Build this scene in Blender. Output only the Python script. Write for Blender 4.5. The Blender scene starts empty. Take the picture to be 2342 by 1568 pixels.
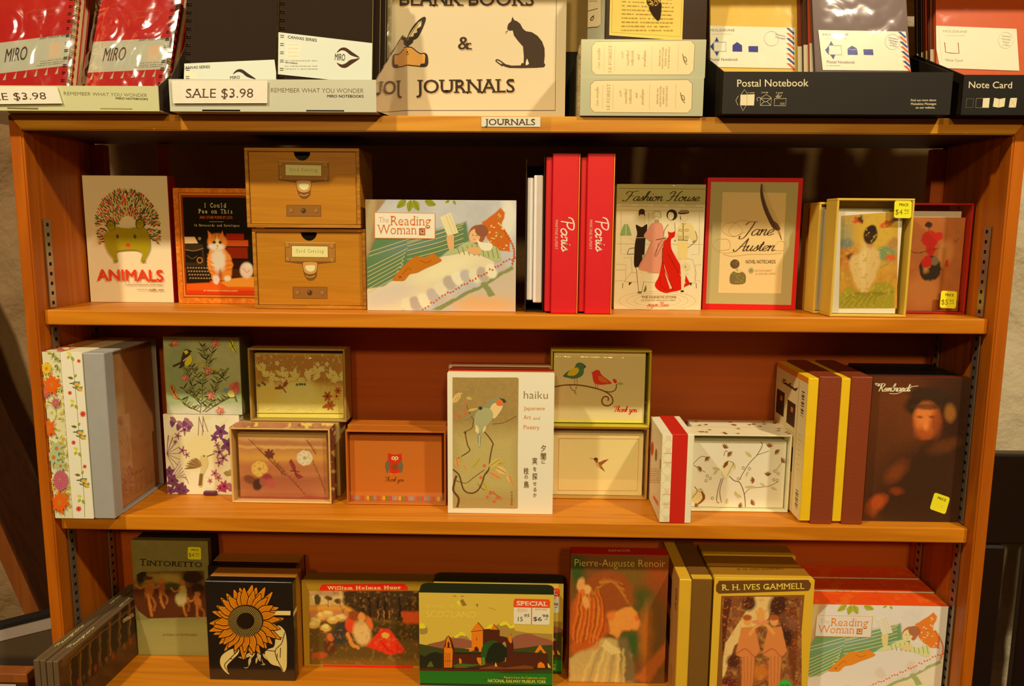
import bpy, bmesh, math, random
import numpy as np
from mathutils import Vector, Matrix, Euler, geometry

# ------------------------------------------------------------------ camera
SC = bpy.context.scene
COL = SC.collection
F = 1790.0
ZC = 1.30                                   # camera height above the floor
CAM = Vector((0.0235, -0.967, ZC))
PITCH, YAW, ROLL = 0.1468, -0.0214, 0.0075
_cy, _sy, _cp, _sp = math.cos(YAW), math.sin(YAW), math.cos(PITCH), math.sin(PITCH)
FW = Vector((_sy * _cp, _cy * _cp, -_sp))
_r = Vector((_cy, -_sy, 0)); _u = _r.cross(FW)
RT = _r * math.cos(ROLL) + _u * math.sin(ROLL)
UP = -_r * math.sin(ROLL) + _u * math.cos(ROLL)
cam = bpy.data.cameras.new('camera')
cam.sensor_width = 36; cam.lens = F / 2342 * 36; cam.clip_start = .02
camo = bpy.data.objects.new('camera', cam); COL.objects.link(camo)
camo.matrix_world = Matrix(((RT.x, UP.x, -FW.x, CAM.x), (RT.y, UP.y, -FW.y, CAM.y), (RT.z, UP.z, -FW.z, CAM.z), (0, 0, 0, 1)))
SC.camera = camo
# ------------------------------------------------------------------ light
SC.view_settings.view_transform = 'Standard'; SC.view_settings.look = 'None'
SC.view_settings.exposure = 0.16; SC.view_settings.gamma = 1.0; SC.view_settings.use_curve_mapping = False
W = bpy.data.worlds.new('world'); SC.world = W; W.use_nodes = True
W.node_tree.nodes['Background'].inputs[0].default_value = (.012, .008, .004, 1)
W.node_tree.nodes['Background'].inputs[1].default_value = 1.0
TINT = (1.0, .82, .57)
TINT2 = (1.0, .70, .30)                     # the farther bulbs burn warmer
def lamp(loc, tgt, power, size, col=TINT):
    l = bpy.data.lights.new('ceiling_lamp', 'AREA'); l.shape = 'DISK'; l.size = size; l.energy = power; l.color = col
    o = bpy.data.objects.new('ceiling_lamp', l); COL.objects.link(o); o.location = loc
    o.rotation_euler = (Vector(tgt) - Vector(loc)).to_track_quat('-Z', 'Y').to_euler()
lamp((-1.1, -1.2, ZC + 1.45), (0, 0, ZC - .2), 25, .10)
lamp((1.15, -1.25, ZC + 1.50), (0, 0, ZC - .2), 28, .10)
lamp((-.45, -3.9, ZC + 1.40), (0, 0, ZC - .2), 27, .26, TINT2)
lamp((.60, -4.1, ZC + 1.45), (0, 0, ZC - .2), 33, .26, TINT2)

# ------------------------------------------------------------------ levels (shelf tops, metres above floor)
ZT0 = ZC + .1126; ZTOP = ZT0 + .019          # top board
Z1 = ZC - .1278; Z1T = Z1 + .0193
Z2 = ZC - .4014; Z2T = Z2 + .0203
WB = 1.2244; PT = .0155                      # case width, panel thickness

def ray(px, py):
    return FW + RT * ((px - 1171) / F) - UP * ((py - 784) / F)
def onY(px, py, Y):
    d = ray(px, py); return CAM + d * ((Y - CAM.y) / d.y)
def onZ(px, py, Z):
    d = ray(px, py); return CAM + d * ((Z - CAM.z) / d.z)
def proj(P):
    d = P - CAM; z = d.dot(FW)
    return (1171 + F * d.dot(RT) / z, 784 - F * d.dot(UP) / z)
Z3T = onY(1110, 1563, .047).z

CROPS = {'A1': (0, 0, 3.903), 'A2': (550, 0, 3.903), 'A3': (1150, 0, 3.903), 'A4': (1742, 0, 3.903),
         'B1': (0, 320, 3.408), 'B2': (550, 320, 3.409), 'B3': (1150, 320, 3.408), 'B4': (1742, 320, 3.408),
         'C1': (0, 750, 3.137), 'C2': (500, 750, 3.137), 'C3': (980, 750, 3.137), 'C4': (1450, 750, 3.136), 'C5': (1842, 750, 3.136),
         'D1': (0, 1168, 3.92), 'D2': (450, 1168, 3.92), 'D3': (900, 1168, 3.92), 'D4': (1280, 1168, 3.903), 'D5': (1800, 1168, 3.921)}
def PX(cr, p):
    a = CROPS[cr]; return (a[0] + p[0] / a[2], a[1] + p[1] / a[2])
def UNPX(cr, p):
    a = CROPS[cr]; return ((p[0] - a[0]) * a[2], (p[1] - a[1]) * a[2])

# ------------------------------------------------------------------ colour and materials
def lin1(v):
    v = v / 255.0
    return v / 12.92 if v <= .04045 else ((v + .055) / 1.055) ** 2.4
LV = [1.0]
EL = (1.0, .735, .46)
def ca(r, g, b, lv):
    """paint colour (albedo) of something that measures sRGB r,g,b where the warm light falls on it with level lv"""
    return tuple(min(.90, max(.003, lin1(v) / (lv * e))) for v, e in zip((r, g, b), EL))
def c(r, g, b, k=None):
    """paint colour from a white-balanced reading of the photo"""
    return ca(min(255, r + 20 * math.sin(math.pi * r / 255)), g * (.905 + .055 * g / 255), b * (.50 + .42 * b / 255), k or LV[0])
_mats = {}
def bsdf(m): return m.node_tree.nodes['Principled BSDF']
def mat(col, rough=.55, metal=0.0, spec=.4, name='paper', coat=0.0):
    key = (tuple(round(v, 4) for v in col), rough, metal, spec, name, coat)
    if key in _mats: return _mats[key]
    m = bpy.data.materials.new(name); m.use_nodes = True; b = bsdf(m); nt = m.node_tree
    nz = nt.nodes.new('ShaderNodeTexNoise'); nz.inputs['Scale'].default_value = 60; nz.inputs['Detail'].default_value = 4
    tc = nt.nodes.new('ShaderNodeTexCoord'); nt.links.new(tc.outputs['Object'], nz.inputs['Vector'])
    mx = nt.nodes.new('ShaderNodeMix'); mx.data_type = 'RGBA'
    mx.inputs[6].default_value = (*[v * .93 for v in col], 1); mx.inputs[7].default_value = (*[min(1, v * 1.06) for v in col], 1)
    nt.links.new(nz.outputs['Fac'], mx.inputs[0]); nt.links.new(mx.outputs[2], b.inputs['Base Color'])
    b.inputs['Roughness'].default_value = rough; b.inputs['Metallic'].default_value = metal
    b.inputs['Specular IOR Level'].default_value = spec; b.inputs['Coat Weight'].default_value = coat; b.inputs['Coat Roughness'].default_value = .08
    _mats[key] = m; return m
def print_mat(name, rough, spec, bump=0.0, scale=400):
    m = bpy.data.materials.new(name); m.use_nodes = True; b = bsdf(m); nt = m.node_tree
    a = nt.nodes.new('ShaderNodeAttribute'); a.attribute_name = 'Col'; nt.links.new(a.outputs['Color'], b.inputs['Base Color'])
    b.inputs['Roughness'].default_value = rough; b.inputs['Specular IOR Level'].default_value = spec
    if bump:
        nz = nt.nodes.new('ShaderNodeTexNoise'); nz.inputs['Scale'].default_value = scale
        tc = nt.nodes.new('ShaderNodeTexCoord'); nt.links.new(tc.outputs['Object'], nz.inputs['Vector'])
        bp = nt.nodes.new('ShaderNodeBump'); bp.inputs['Strength'].default_value = bump; bp.inputs['Distance'].default_value = .0005
        nt.links.new(nz.outputs['Fac'], bp.inputs['Height']); nt.links.new(bp.outputs['Normal'], b.inputs['Normal'])
    return m
PRINT = print_mat('printed_paper', .55, .35)
GLOSS = print_mat('glossy_print', .22, .45)
def wood(name, c1, c2, axis='X', rough=.45, scale=1.0, seed=0.0, knots=.35):
    m = bpy.data.materials.new(name); m.use_nodes = True; b = bsdf(m); nt = m.node_tree; L = nt.links.new
    tc = nt.nodes.new('ShaderNodeTexCoord'); mp = nt.nodes.new('ShaderNodeMapping')
    s = {'X': (1.2, 22, 22), 'Z': (22, 22, 1.2), 'Y': (22, 1.2, 22)}[axis]
    mp.inputs['Scale'].default_value = tuple(v * scale for v in s); mp.inputs['Location'].default_value = (seed, seed * 1.7, seed * .6)
    L(tc.outputs['Object'], mp.inputs['Vector'])
    wv = nt.nodes.new('ShaderNodeTexNoise'); wv.inputs['Scale'].default_value = 1.0; wv.inputs['Detail'].default_value = 3; wv.inputs['Distortion'].default_value = 1.2
    L(mp.outputs[0], wv.inputs['Vector'])
    mp2 = nt.nodes.new('ShaderNodeMapping'); mp2.inputs['Scale'].default_value = tuple(v * 6 * scale for v in s); L(tc.outputs['Object'], mp2.inputs['Vector'])
    n2 = nt.nodes.new('ShaderNodeTexNoise'); n2.inputs['Scale'].default_value = 1.0; n2.inputs['Detail'].default_value = 5; L(mp2.outputs[0], n2.inputs['Vector'])
    sn = nt.nodes.new('ShaderNodeMath'); sn.operation = 'MULTIPLY'; sn.inputs[1].default_value = 26; L(wv.outputs['Fac'], sn.inputs[0])
    s2 = nt.nodes.new('ShaderNodeMath'); s2.operation = 'SINE'; L(sn.outputs[0], s2.inputs[0])
    m1 = nt.nodes.new('ShaderNodeMath'); m1.operation = 'MULTIPLY_ADD'; m1.inputs[1].default_value = .22 * knots / .35; m1.inputs[2].default_value = .5; L(s2.outputs[0], m1.inputs[0])
    m2 = nt.nodes.new('ShaderNodeMath'); m2.operation = 'MULTIPLY_ADD'; m2.inputs[1].default_value = .55; L(n2.outputs['Fac'], m2.inputs[0]); L(m1.outputs[0], m2.inputs[2])
    m3 = nt.nodes.new('ShaderNodeMath'); m3.operation = 'ADD'; m3.inputs[1].default_value = -.28; m3.use_clamp = True; L(m2.outputs[0], m3.inputs[0])
    mx = nt.nodes.new('ShaderNodeMix'); mx.data_type = 'RGBA'; mx.inputs[6].default_value = (*c2, 1); mx.inputs[7].default_value = (*c1, 1)
    L(m3.outputs[0], mx.inputs[0]); L(mx.outputs[2], b.inputs['Base Color'])
    bp = nt.nodes.new('ShaderNodeBump'); bp.inputs['Strength'].default_value = .15; bp.inputs['Distance'].default_value = .001
    L(n2.outputs['Fac'], bp.inputs['Height']); L(bp.outputs['Normal'], b.inputs['Normal'])
    b.inputs['Roughness'].default_value = rough; b.inputs['Specular IOR Level'].default_value = .35
    return m
def film(name, gloss=.10, rough=.04, wr=0.0, scale=40, tint=(1, 1, 1)):
    m = bpy.data.materials.new(name); m.use_nodes = True; nt = m.node_tree; L = nt.links.new
    for n in list(nt.nodes): nt.nodes.remove(n)
    out = nt.nodes.new('ShaderNodeOutputMaterial'); mix = nt.nodes.new('ShaderNodeMixShader')
    tr = nt.nodes.new('ShaderNodeBsdfTransparent'); tr.inputs[0].default_value = (*tint, 1)
    gl = nt.nodes.new('ShaderNodeBsdfGlossy'); gl.inputs['Roughness'].default_value = rough; gl.inputs[0].default_value = (1, 1, 1, 1)
    lw = nt.nodes.new('ShaderNodeLayerWeight'); lw.inputs[0].default_value = .5
    pw = nt.nodes.new('ShaderNodeMath'); pw.operation = 'POWER'; pw.inputs[1].default_value = 4.0
    md = nt.nodes.new('ShaderNodeMath'); md.operation = 'MULTIPLY_ADD'; md.inputs[1].default_value = .5; md.inputs[2].default_value = gloss; md.use_clamp = True
    L(lw.outputs['Facing'], pw.inputs[0]); L(pw.outputs[0], md.inputs[0])
    L(md.outputs[0], mix.inputs[0]); L(tr.outputs[0], mix.inputs[1]); L(gl.outputs[0], mix.inputs[2]); L(mix.outputs[0], out.inputs[0])
    if wr:
        tc = nt.nodes.new('ShaderNodeTexCoord'); nz = nt.nodes.new('ShaderNodeTexNoise'); nz.inputs['Scale'].default_value = scale; nz.inputs['Detail'].default_value = 2; nz.inputs['Distortion'].default_value = 1.5
        L(tc.outputs['Object'], nz.inputs['Vector']); bp = nt.nodes.new('ShaderNodeBump'); bp.inputs['Strength'].default_value = wr; bp.inputs['Distance'].default_value = .01
        L(nz.outputs['Fac'], bp.inputs['Height']); L(bp.outputs['Normal'], gl.inputs['Normal'])
    return m
CLEAR = film('clear_plastic', .05, .05)
WRAP = film('shrink_wrap', .06, .06, .22, 26)
SOFT = film('smooth_wrap', .07, .10, .08, 14)
CRINKLE = film('crinkled_cellophane', .30, .14, .6, 15)

# ------------------------------------------------------------------ objects
def thing(name, label, cat, loc=(0, 0, 0), rot=(0, 0, 0), group=None):
    o = bpy.data.objects.new(name, None); COL.objects.link(o); o.location = loc; o.rotation_euler = rot
    o.empty_display_size = .02; o['label'] = label; o['category'] = cat
    if group: o['group'] = group
    return o
def mesh(name, V, Fc, m, parent=None, label=None, smooth=False):
    me = bpy.data.meshes.new(name); me.from_pydata([tuple(v) for v in V], [], Fc)
    for x in (m if isinstance(m, (list, tuple)) else [m]): me.materials.append(x)
    o = bpy.data.objects.new(name, me); COL.objects.link(o); o.parent = parent
    if label: o['label'] = label
    if smooth:
        me.polygons.foreach_set('use_smooth', [True] * len(me.polygons))
    return o
def from_bm(name, bm, m, parent=None, label=None, smooth=False):
    bmesh.ops.recalc_face_normals(bm, faces=bm.faces)
    me = bpy.data.meshes.new(name); bm.to_mesh(me); bm.free()
    for x in (m if isinstance(m, (list, tuple)) else [m]): me.materials.append(x)
    if smooth: me.polygons.foreach_set('use_smooth', [True] * len(me.polygons))
    o = bpy.data.objects.new(name, me); COL.objects.link(o); o.parent = parent
    if label: o['label'] = label
    return o
def addbox(bm, x0, x1, y0, y1, z0, z1, bev=.0006, seg=1, mi=0, mtx=None):
    r = bmesh.ops.create_cube(bm, size=1.0)
    vs = r['verts']
    for v in vs:
        v.co = Vector(((x0 + x1) / 2 + v.co.x * (x1 - x0), (y0 + y1) / 2 + v.co.y * (y1 - y0), (z0 + z1) / 2 + v.co.z * (z1 - z0)))
        if mtx: v.co = mtx @ v.co
    fs = set(f for v in vs for f in v.link_faces)
    for f in fs: f.material_index = mi
    if bev:
        es = list(set(e for v in vs for e in v.link_edges))
        b = min(bev, .3 * min(abs(x1 - x0), abs(y1 - y0), abs(z1 - z0)))
        bmesh.ops.bevel(bm, geom=es, offset=b, segments=seg, affect='EDGES', profile=.5)
def slab(name, d, m, parent=None, bev=.0006, label=None, seg=1):
    bm = bmesh.new(); addbox(bm, *d, bev=bev, seg=seg); return from_bm(name, bm, m, parent, label)
def structure(o): o['kind'] = 'structure'; return o

# ------------------------------------------------------------------ lettering
_gl = {}
def glyphs(s, bold=0.0, serif=0.0, mono=False, sp=1.0):
    key = (s, bold, serif, mono, sp)
    if key in _gl: return _gl[key]
    if mono:
        V = []; Fc = []; SV = []; SF = []
        for i, ch in enumerate(s):
            if ch == ' ': continue
            v, f, w, (sv, sf) = glyphs(ch, bold, serif)
            sx = min(1.0, .82 / max(w, .01)) if w > .82 else 1.0
            b = len(V); V += [((x - w / 2) * sx + .5 + i * .95, y) for x, y in v]; Fc += [tuple(q + b for q in t) for t in f]
            b = len(SV); SV += [((x - w / 2) * sx + .5 + i * .95, y) for x, y in sv]; SF += [tuple(q + b for q in t) for t in sf]
        r = (V, Fc, .95 * len(s), (SV, SF))
        _gl[key] = r; return r
    cu = bpy.data.curves.new('lettering', 'FONT'); cu.body = s; cu.offset = min(bold, 0.0); cu.resolution_u = 3; cu.space_character = sp
    o = bpy.data.objects.new('lettering', cu); COL.objects.link(o)
    me = o.to_mesh()
    cap = .682
    V = [(v.co.x / cap, v.co.y / cap) for v in me.vertices]
    Fc = [tuple(p.vertices) for p in me.polygons]; SR = []
    if serif and V:
        cnt = {}
        for f in Fc:
            for a, b in zip(f, f[1:] + f[:1]): k = (min(a, b), max(a, b)); cnt[k] = cnt.get(k, 0) + 1
        add = []
        for (a, b), n in cnt.items():
            if n == 1:
                (x0, y0), (x1, y1) = V[a], V[b]
                if abs(y0 - y1) < .012 and .06 < abs(x0 - x1) < .32:
                    up = any(abs(y0 - t) < .04 for t in (0.0,))
                    add.append((min(x0, x1) - serif * 1.9, max(x0, x1) + serif * 1.9, y0, .085 if y0 < .3 else -.085))
        SR = add
    o.to_mesh_clear(); bpy.data.objects.remove(o); bpy.data.curves.remove(cu)
    w0 = min([v[0] for v in V] or [0]); w = max([v[0] for v in V] or [.5]) - w0
    V = [(x - w0, y) for x, y in V]
    SV = []; SF = []
    for x0, x1, y, h in SR:
        k = len(SV); SV += [(x0 - w0, y), (x1 - w0, y), (x1 - w0, y + h), (x0 - w0, y + h)]; SF.append((k, k + 1, k + 2, k + 3))
    r = (V, Fc, w, (SV, SF)); _gl[key] = r; return r

CUR = {
 'a': (1.15, [[(.9, .85), (.5, 1), (.1, .6), (.15, .1), (.5, 0), (.85, .5), (.95, 1)], [(.95, 1), (.88, .3), (1, 0), (1.3, .25)]]),
 'e': (.85, [[(0, .2), (.45, .45), (.75, .8), (.5, 1), (.15, .7), (.12, .2), (.45, 0), (.95, .3)]]),
 'i': (.5, [[(0, .3), (.25, 1), (.18, .3), (.3, 0), (.6, .25)], [(.3, 1.45), (.34, 1.6)]]),
 'o': (1.0, [[(.5, 1), (.1, .6), (.2, .05), (.55, 0), (.85, .5), (.6, 1), (.45, .95), (.7, .8), (1.1, .95)]]),
 'u': (1.05, [[(0, .6), (.2, 1), (.12, .3), (.3, 0), (.65, .3), (.8, 1)], [(.8, 1), (.72, .3), (.85, 0), (1.15, .25)]]),
 's': (.75, [[(0, .15), (.4, .8), (.5, 1.05), (.55, .6), (.6, .2), (.35, 0), (.05, .12)], [(.55, .15), (.8, .3)]]),
 'n': (1.0, [[(0, .7), (.15, 1), (.12, 0)], [(.12, .4), (.45, .95), (.7, .9), (.65, .3), (.8, 0), (1.1, .25)]]),
 'm': (1.5, [[(0, .7), (.15, 1), (.12, 0)], [(.12, .4), (.4, .95), (.62, .9), (.58, 0)], [(.58, .4), (.9, .95), (1.15, .9), (1.1, .3), (1.25, 0), (1.6, .25)]]),
 'r': (.7, [[(0, .6), (.15, 1.1), (.25, .95), (.55, .95), (.45, .3), (.6, 0), (.8, .2)]]),
 'h': (1.0, [[(0, .3), (.45, 1.7), (.5, 2.2), (.28, 2.1), (.15, 1), (.1, 0)], [(.1, .4), (.45, .95), (.7, .9), (.65, .3), (.8, 0), (1.1, .25)]]),
 't': (.6, [[(0, .3), (.35, 1.7), (.25, .4), (.4, 0), (.7, .25)], [(0, 1.15), (.6, 1.2)]]),
 'b': (.85, [[(0, .3), (.45, 1.7), (.5, 2.2), (.28, 2.1), (.12, 1), (.15, .2), (.45, 0), (.75, .4), (.6, .9), (.95, .85)]]),
 'd': (1.1, [[(.85, .85), (.5, 1), (.1, .6), (.15, .1), (.5, 0), (.85, .6), (1.1, 2.1)], [(1.1, 2.1), (.88, .4), (1, 0), (1.25, .25)]]),
 'k': (.85, [[(0, .3), (.45, 1.7), (.45, 2.2), (.25, 2), (.1, 0)], [(.12, .5), (.6, 1), (.55, .65), (.2, .5), (.6, .05), (.9, .2)]]),
 'y': (1.0, [[(0, .6), (.2, 1), (.15, .3), (.4, .05), (.75, .5), (.85, 1)], [(.85, 1), (.7, -.5), (.4, -1), (.15, -.8), (.5, -.2), (1.1, .3)]]),
 'g': (1.0, [[(.85, .85), (.5, 1), (.1, .6), (.15, .1), (.5, 0), (.85, .5), (.9, 1)], [(.9, 1), (.75, -.5), (.4, -1), (.15, -.8), (.5, -.2), (1.1, .3)]]),
 'P': (1.2, [[(.45, 2.2), (.38, 1.2), (.3, 0)], [(-.3, 1.4), (-.1, 2.1), (.6, 2.4), (1.3, 2.2), (1.2, 1.5), (.8, 1.15), (.45, 1.2)]]),
 'R': (1.6, [[(.45, 2.2), (.38, 1.2), (.2, 0)], [(-.5, 1.5), (-.3, 2.1), (.6, 2.3), (1.3, 2.1), (1.1, 1.4), (.5, 1.15)], [(.6, 1.2), (1.1, .4), (1.4, 0), (1.7, .25)]]),
 'F': (1.45, [[(.75, 2.1), (.6, 1), (.25, 0), (-.25, -.05), (-.4, .2)], [(-.3, 1.6), (-.1, 2.2), (.7, 2.1), (1.7, 2.35)], [(.2, 1.1), (1.2, 1.2)]]),
 'H': (1.6, [[(-.3, 1.6), (0, 2.2), (.5, 2.1), (.4, 1), (.1, 0), (-.4, .05)], [(1.6, 2.35), (1.25, 1.8), (1.1, .8), (1.05, 0), (1.45, .2)], [(0, 1), (1.4, 1.2)]]),
 'J': (1.1, [[(-.3, 1.7), (.1, 2.2), (1.2, 2.25)], [(.85, 2.2), (.65, .8), (.35, -.4), (-.2, -.6), (-.3, -.1)]]),
 'A': (1.35, [[(-.5, .3), (-.2, -.1), (.25, .4), (.95, 2.3)], [(.95, 2.3), (1, 1), (1.05, 0), (1.4, .2)], [(.2, .8), (1.3, .85)]]),
 'T': (1.15, [[(-.3, 1.6), (0, 2.2), (.7, 2.05), (1.5, 2.3)], [(.75, 2.1), (.55, .8), (.35, 0), (-.05, .1)]]),
 'L': (1.1, [[(.7, 2.2), (.4, 1.6), (.3, .4), (.1, 0), (.5, .1), (1.1, 0)]]),
 'E': (1.1, [[(1, 2.1), (.5, 2.2), (.3, 1.6), (.7, 1.2), (.2, .8), (.2, .1), (.7, 0), (1.1, .4)]]),
 'N': (1.4, [[(0, 0), (.4, 2.1)], [(.4, 2.1), (.9, 0)], [(.9, 0), (1.3, 2.2)]]),
 'l': (.55, [[(0, .3), (.45, 1.7), (.45, 2.2), (.22, 2), (.15, .3), (.3, 0), (.6, .25)]]),
 'v': (.9, [[(0, .7), (.2, 1), (.35, 0), (.75, .9), (1, .9)]]), 'p': (1.0, [[(0, .6), (.2, 1), (.05, -.9)], [(.15, .5), (.5, 1), (.85, .6), (.5, 0), (.25, .1)], [(.6, .05), (1.1, .3)]]),
 'c': (.8, [[(.75, .8), (.45, 1), (.1, .5), (.3, 0), (.85, .3)]]), ' ': (.8, [])}

def spline(pts, n=6, closed=False):
    P = [np.array(p, float) for p in pts]; out = []
    N = len(P)
    if N < 3 and not closed: return [tuple(p) for p in P]
    rng = range(N) if closed else range(N - 1)
    for i in rng:
        p1, p2 = P[i], P[(i + 1) % N]
        p0 = P[i - 1] if (closed or i > 0) else 2 * p1 - p2
        p3 = P[(i + 2) % N] if (closed or i + 2 < N) else 2 * p2 - p1
        for k in range(n):
            t = k / n
            out.append(tuple(.5 * (2 * p1 + (p2 - p0) * t + (2 * p0 - 5 * p1 + 4 * p2 - p3) * t * t + (3 * p1 - p0 - 3 * p2 + p3) * t ** 3)))
    if not closed: out.append(tuple(P[-1]))
    return out

def homog(src, dst):
    A = []; B = []
    for (x, y), (u, v) in zip(src, dst):
        A.append([x, y, 1, 0, 0, 0, -u * x, -u * y]); B.append(u)
        A.append([0, 0, 0, x, y, 1, -v * x, -v * y]); B.append(v)
    h = np.linalg.solve(np.array(A, float), np.array(B, float))
    return np.append(h, 1).reshape(3, 3)

def vnoise(X, Y, scale, seed=0, octv=3):
    r = np.zeros_like(X); a = 1.0; t = 0
    for k in range(octv):
        rs = np.random.RandomState(seed + k * 17); G = rs.rand(64, 64)
        x = X / scale * (2 ** k); y = Y / scale * (2 ** k)
        xi = np.floor(x).astype(int); yi = np.floor(y).astype(int); fx = x - xi; fy = y - yi
        fx = fx * fx * (3 - 2 * fx); fy = fy * fy * (3 - 2 * fy)
        g = lambda i, j: G[j % 64, i % 64]
        r += a * ((g(xi, yi) * (1 - fx) + g(xi + 1, yi) * fx) * (1 - fy) + (g(xi, yi + 1) * (1 - fx) + g(xi + 1, yi + 1) * fx) * fy)
        t += a; a *= .5
    return r / t

class Paint:
    """colour field over a picture, in crop pixel coordinates"""
    def __init__(s, X, Y, base, seed=1):
        s.X, s.Y = X, Y; s.seed = seed
        s.C = np.zeros(X.shape + (3,)); s.C[:] = np.array(c(*base))
        s.wx = s.wy = 0
    def warp(s, scale, amp):
        s.wx = (vnoise(s.X, s.Y, scale, s.seed + 5) - .5) * 2 * amp; s.wy = (vnoise(s.X, s.Y, scale, s.seed + 55) - .5) * 2 * amp
    def mixm(s, m, col):
        s.C += (np.array(c(*col)) - s.C) * np.clip(m, 0, 1)[..., None]
    def blob(s, cx, cy, rx, ry, col, rot=0, soft=.4, a=1.0):
        x = s.X + s.wx - cx; y = s.Y + s.wy - cy; t = math.radians(rot)
        u = (x * math.cos(t) + y * math.sin(t)) / rx; v = (-x * math.sin(t) + y * math.cos(t)) / ry
        d = np.sqrt(u * u + v * v)
        s.mixm(a * np.clip((1 + soft / 2 - d) / max(soft, .02), 0, 1), col)
    def poly(s, pts, col, soft=4.0, a=1.0):
        X = s.X + s.wx; Y = s.Y + s.wy; ins = np.zeros(X.shape, bool); D = np.full(X.shape, 1e9)
        n = len(pts)
        for i in range(n):
            (x0, y0), (x1, y1) = pts[i], pts[(i + 1) % n]
            if y0 != y1:
                cnd = (y0 > Y) != (y1 > Y); ins ^= cnd & (X < (x1 - x0) * (Y - y0) / (y1 - y0) + x0)
            dx, dy = x1 - x0, y1 - y0; L2 = dx * dx + dy * dy + 1e-9
            t = np.clip(((X - x0) * dx + (Y - y0) * dy) / L2, 0, 1)
            D = np.minimum(D, np.hypot(X - x0 - t * dx, Y - y0 - t * dy))
        sd = np.where(ins, D, -D)
        s.mixm(a * np.clip(sd / soft + .5, 0, 1), col)
    def stroke(s, pts, w, col, soft=3.0, a=1.0):
        X = s.X + s.wx; Y = s.Y + s.wy; D = np.full(X.shape, 1e9)
        q = spline(pts, 5)
        for (x0, y0), (x1, y1) in zip(q, q[1:]):
            dx, dy = x1 - x0, y1 - y0; L2 = dx * dx + dy * dy + 1e-9
            t = np.clip(((X - x0) * dx + (Y - y0) * dy) / L2, 0, 1)
            D = np.minimum(D, np.hypot(X - x0 - t * dx, Y - y0 - t * dy))
        s.mixm(a * np.clip((w / 2 - D) / soft + .5, 0, 1), col)
    def mottle(s, scale, amp, seed=3, stretch=(1, 1)):
        n = vnoise(s.X / stretch[0], s.Y / stretch[1], scale, s.seed + seed) - .5
        s.C *= (1 + 2 * amp * n)[..., None]
    def speck(s, scale, thr, col, seed=9, a=1.0, soft=.08):
        n = vnoise(s.X, s.Y, scale, s.seed + seed, 2); s.mixm(a * np.clip((n - thr - .05) / soft, 0, 1), col)

def clip_poly(q, w, h):
    for ax, lim, sg in ((0, 0.0, 1), (0, w, -1), (1, 0.0, 1), (1, h, -1)):
        out = []
        for i in range(len(q)):
            a, b = q[i - 1], q[i]; da, db = sg * (a[ax] - lim), sg * (b[ax] - lim)
            if (da >= 0) != (db >= 0):
                t = da / (da - db); out.append((a[0] + (b[0] - a[0]) * t, a[1] + (b[1] - a[1]) * t))
            if db >= 0: out.append(b)
        q = out
        if not q: break
    return q

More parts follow.
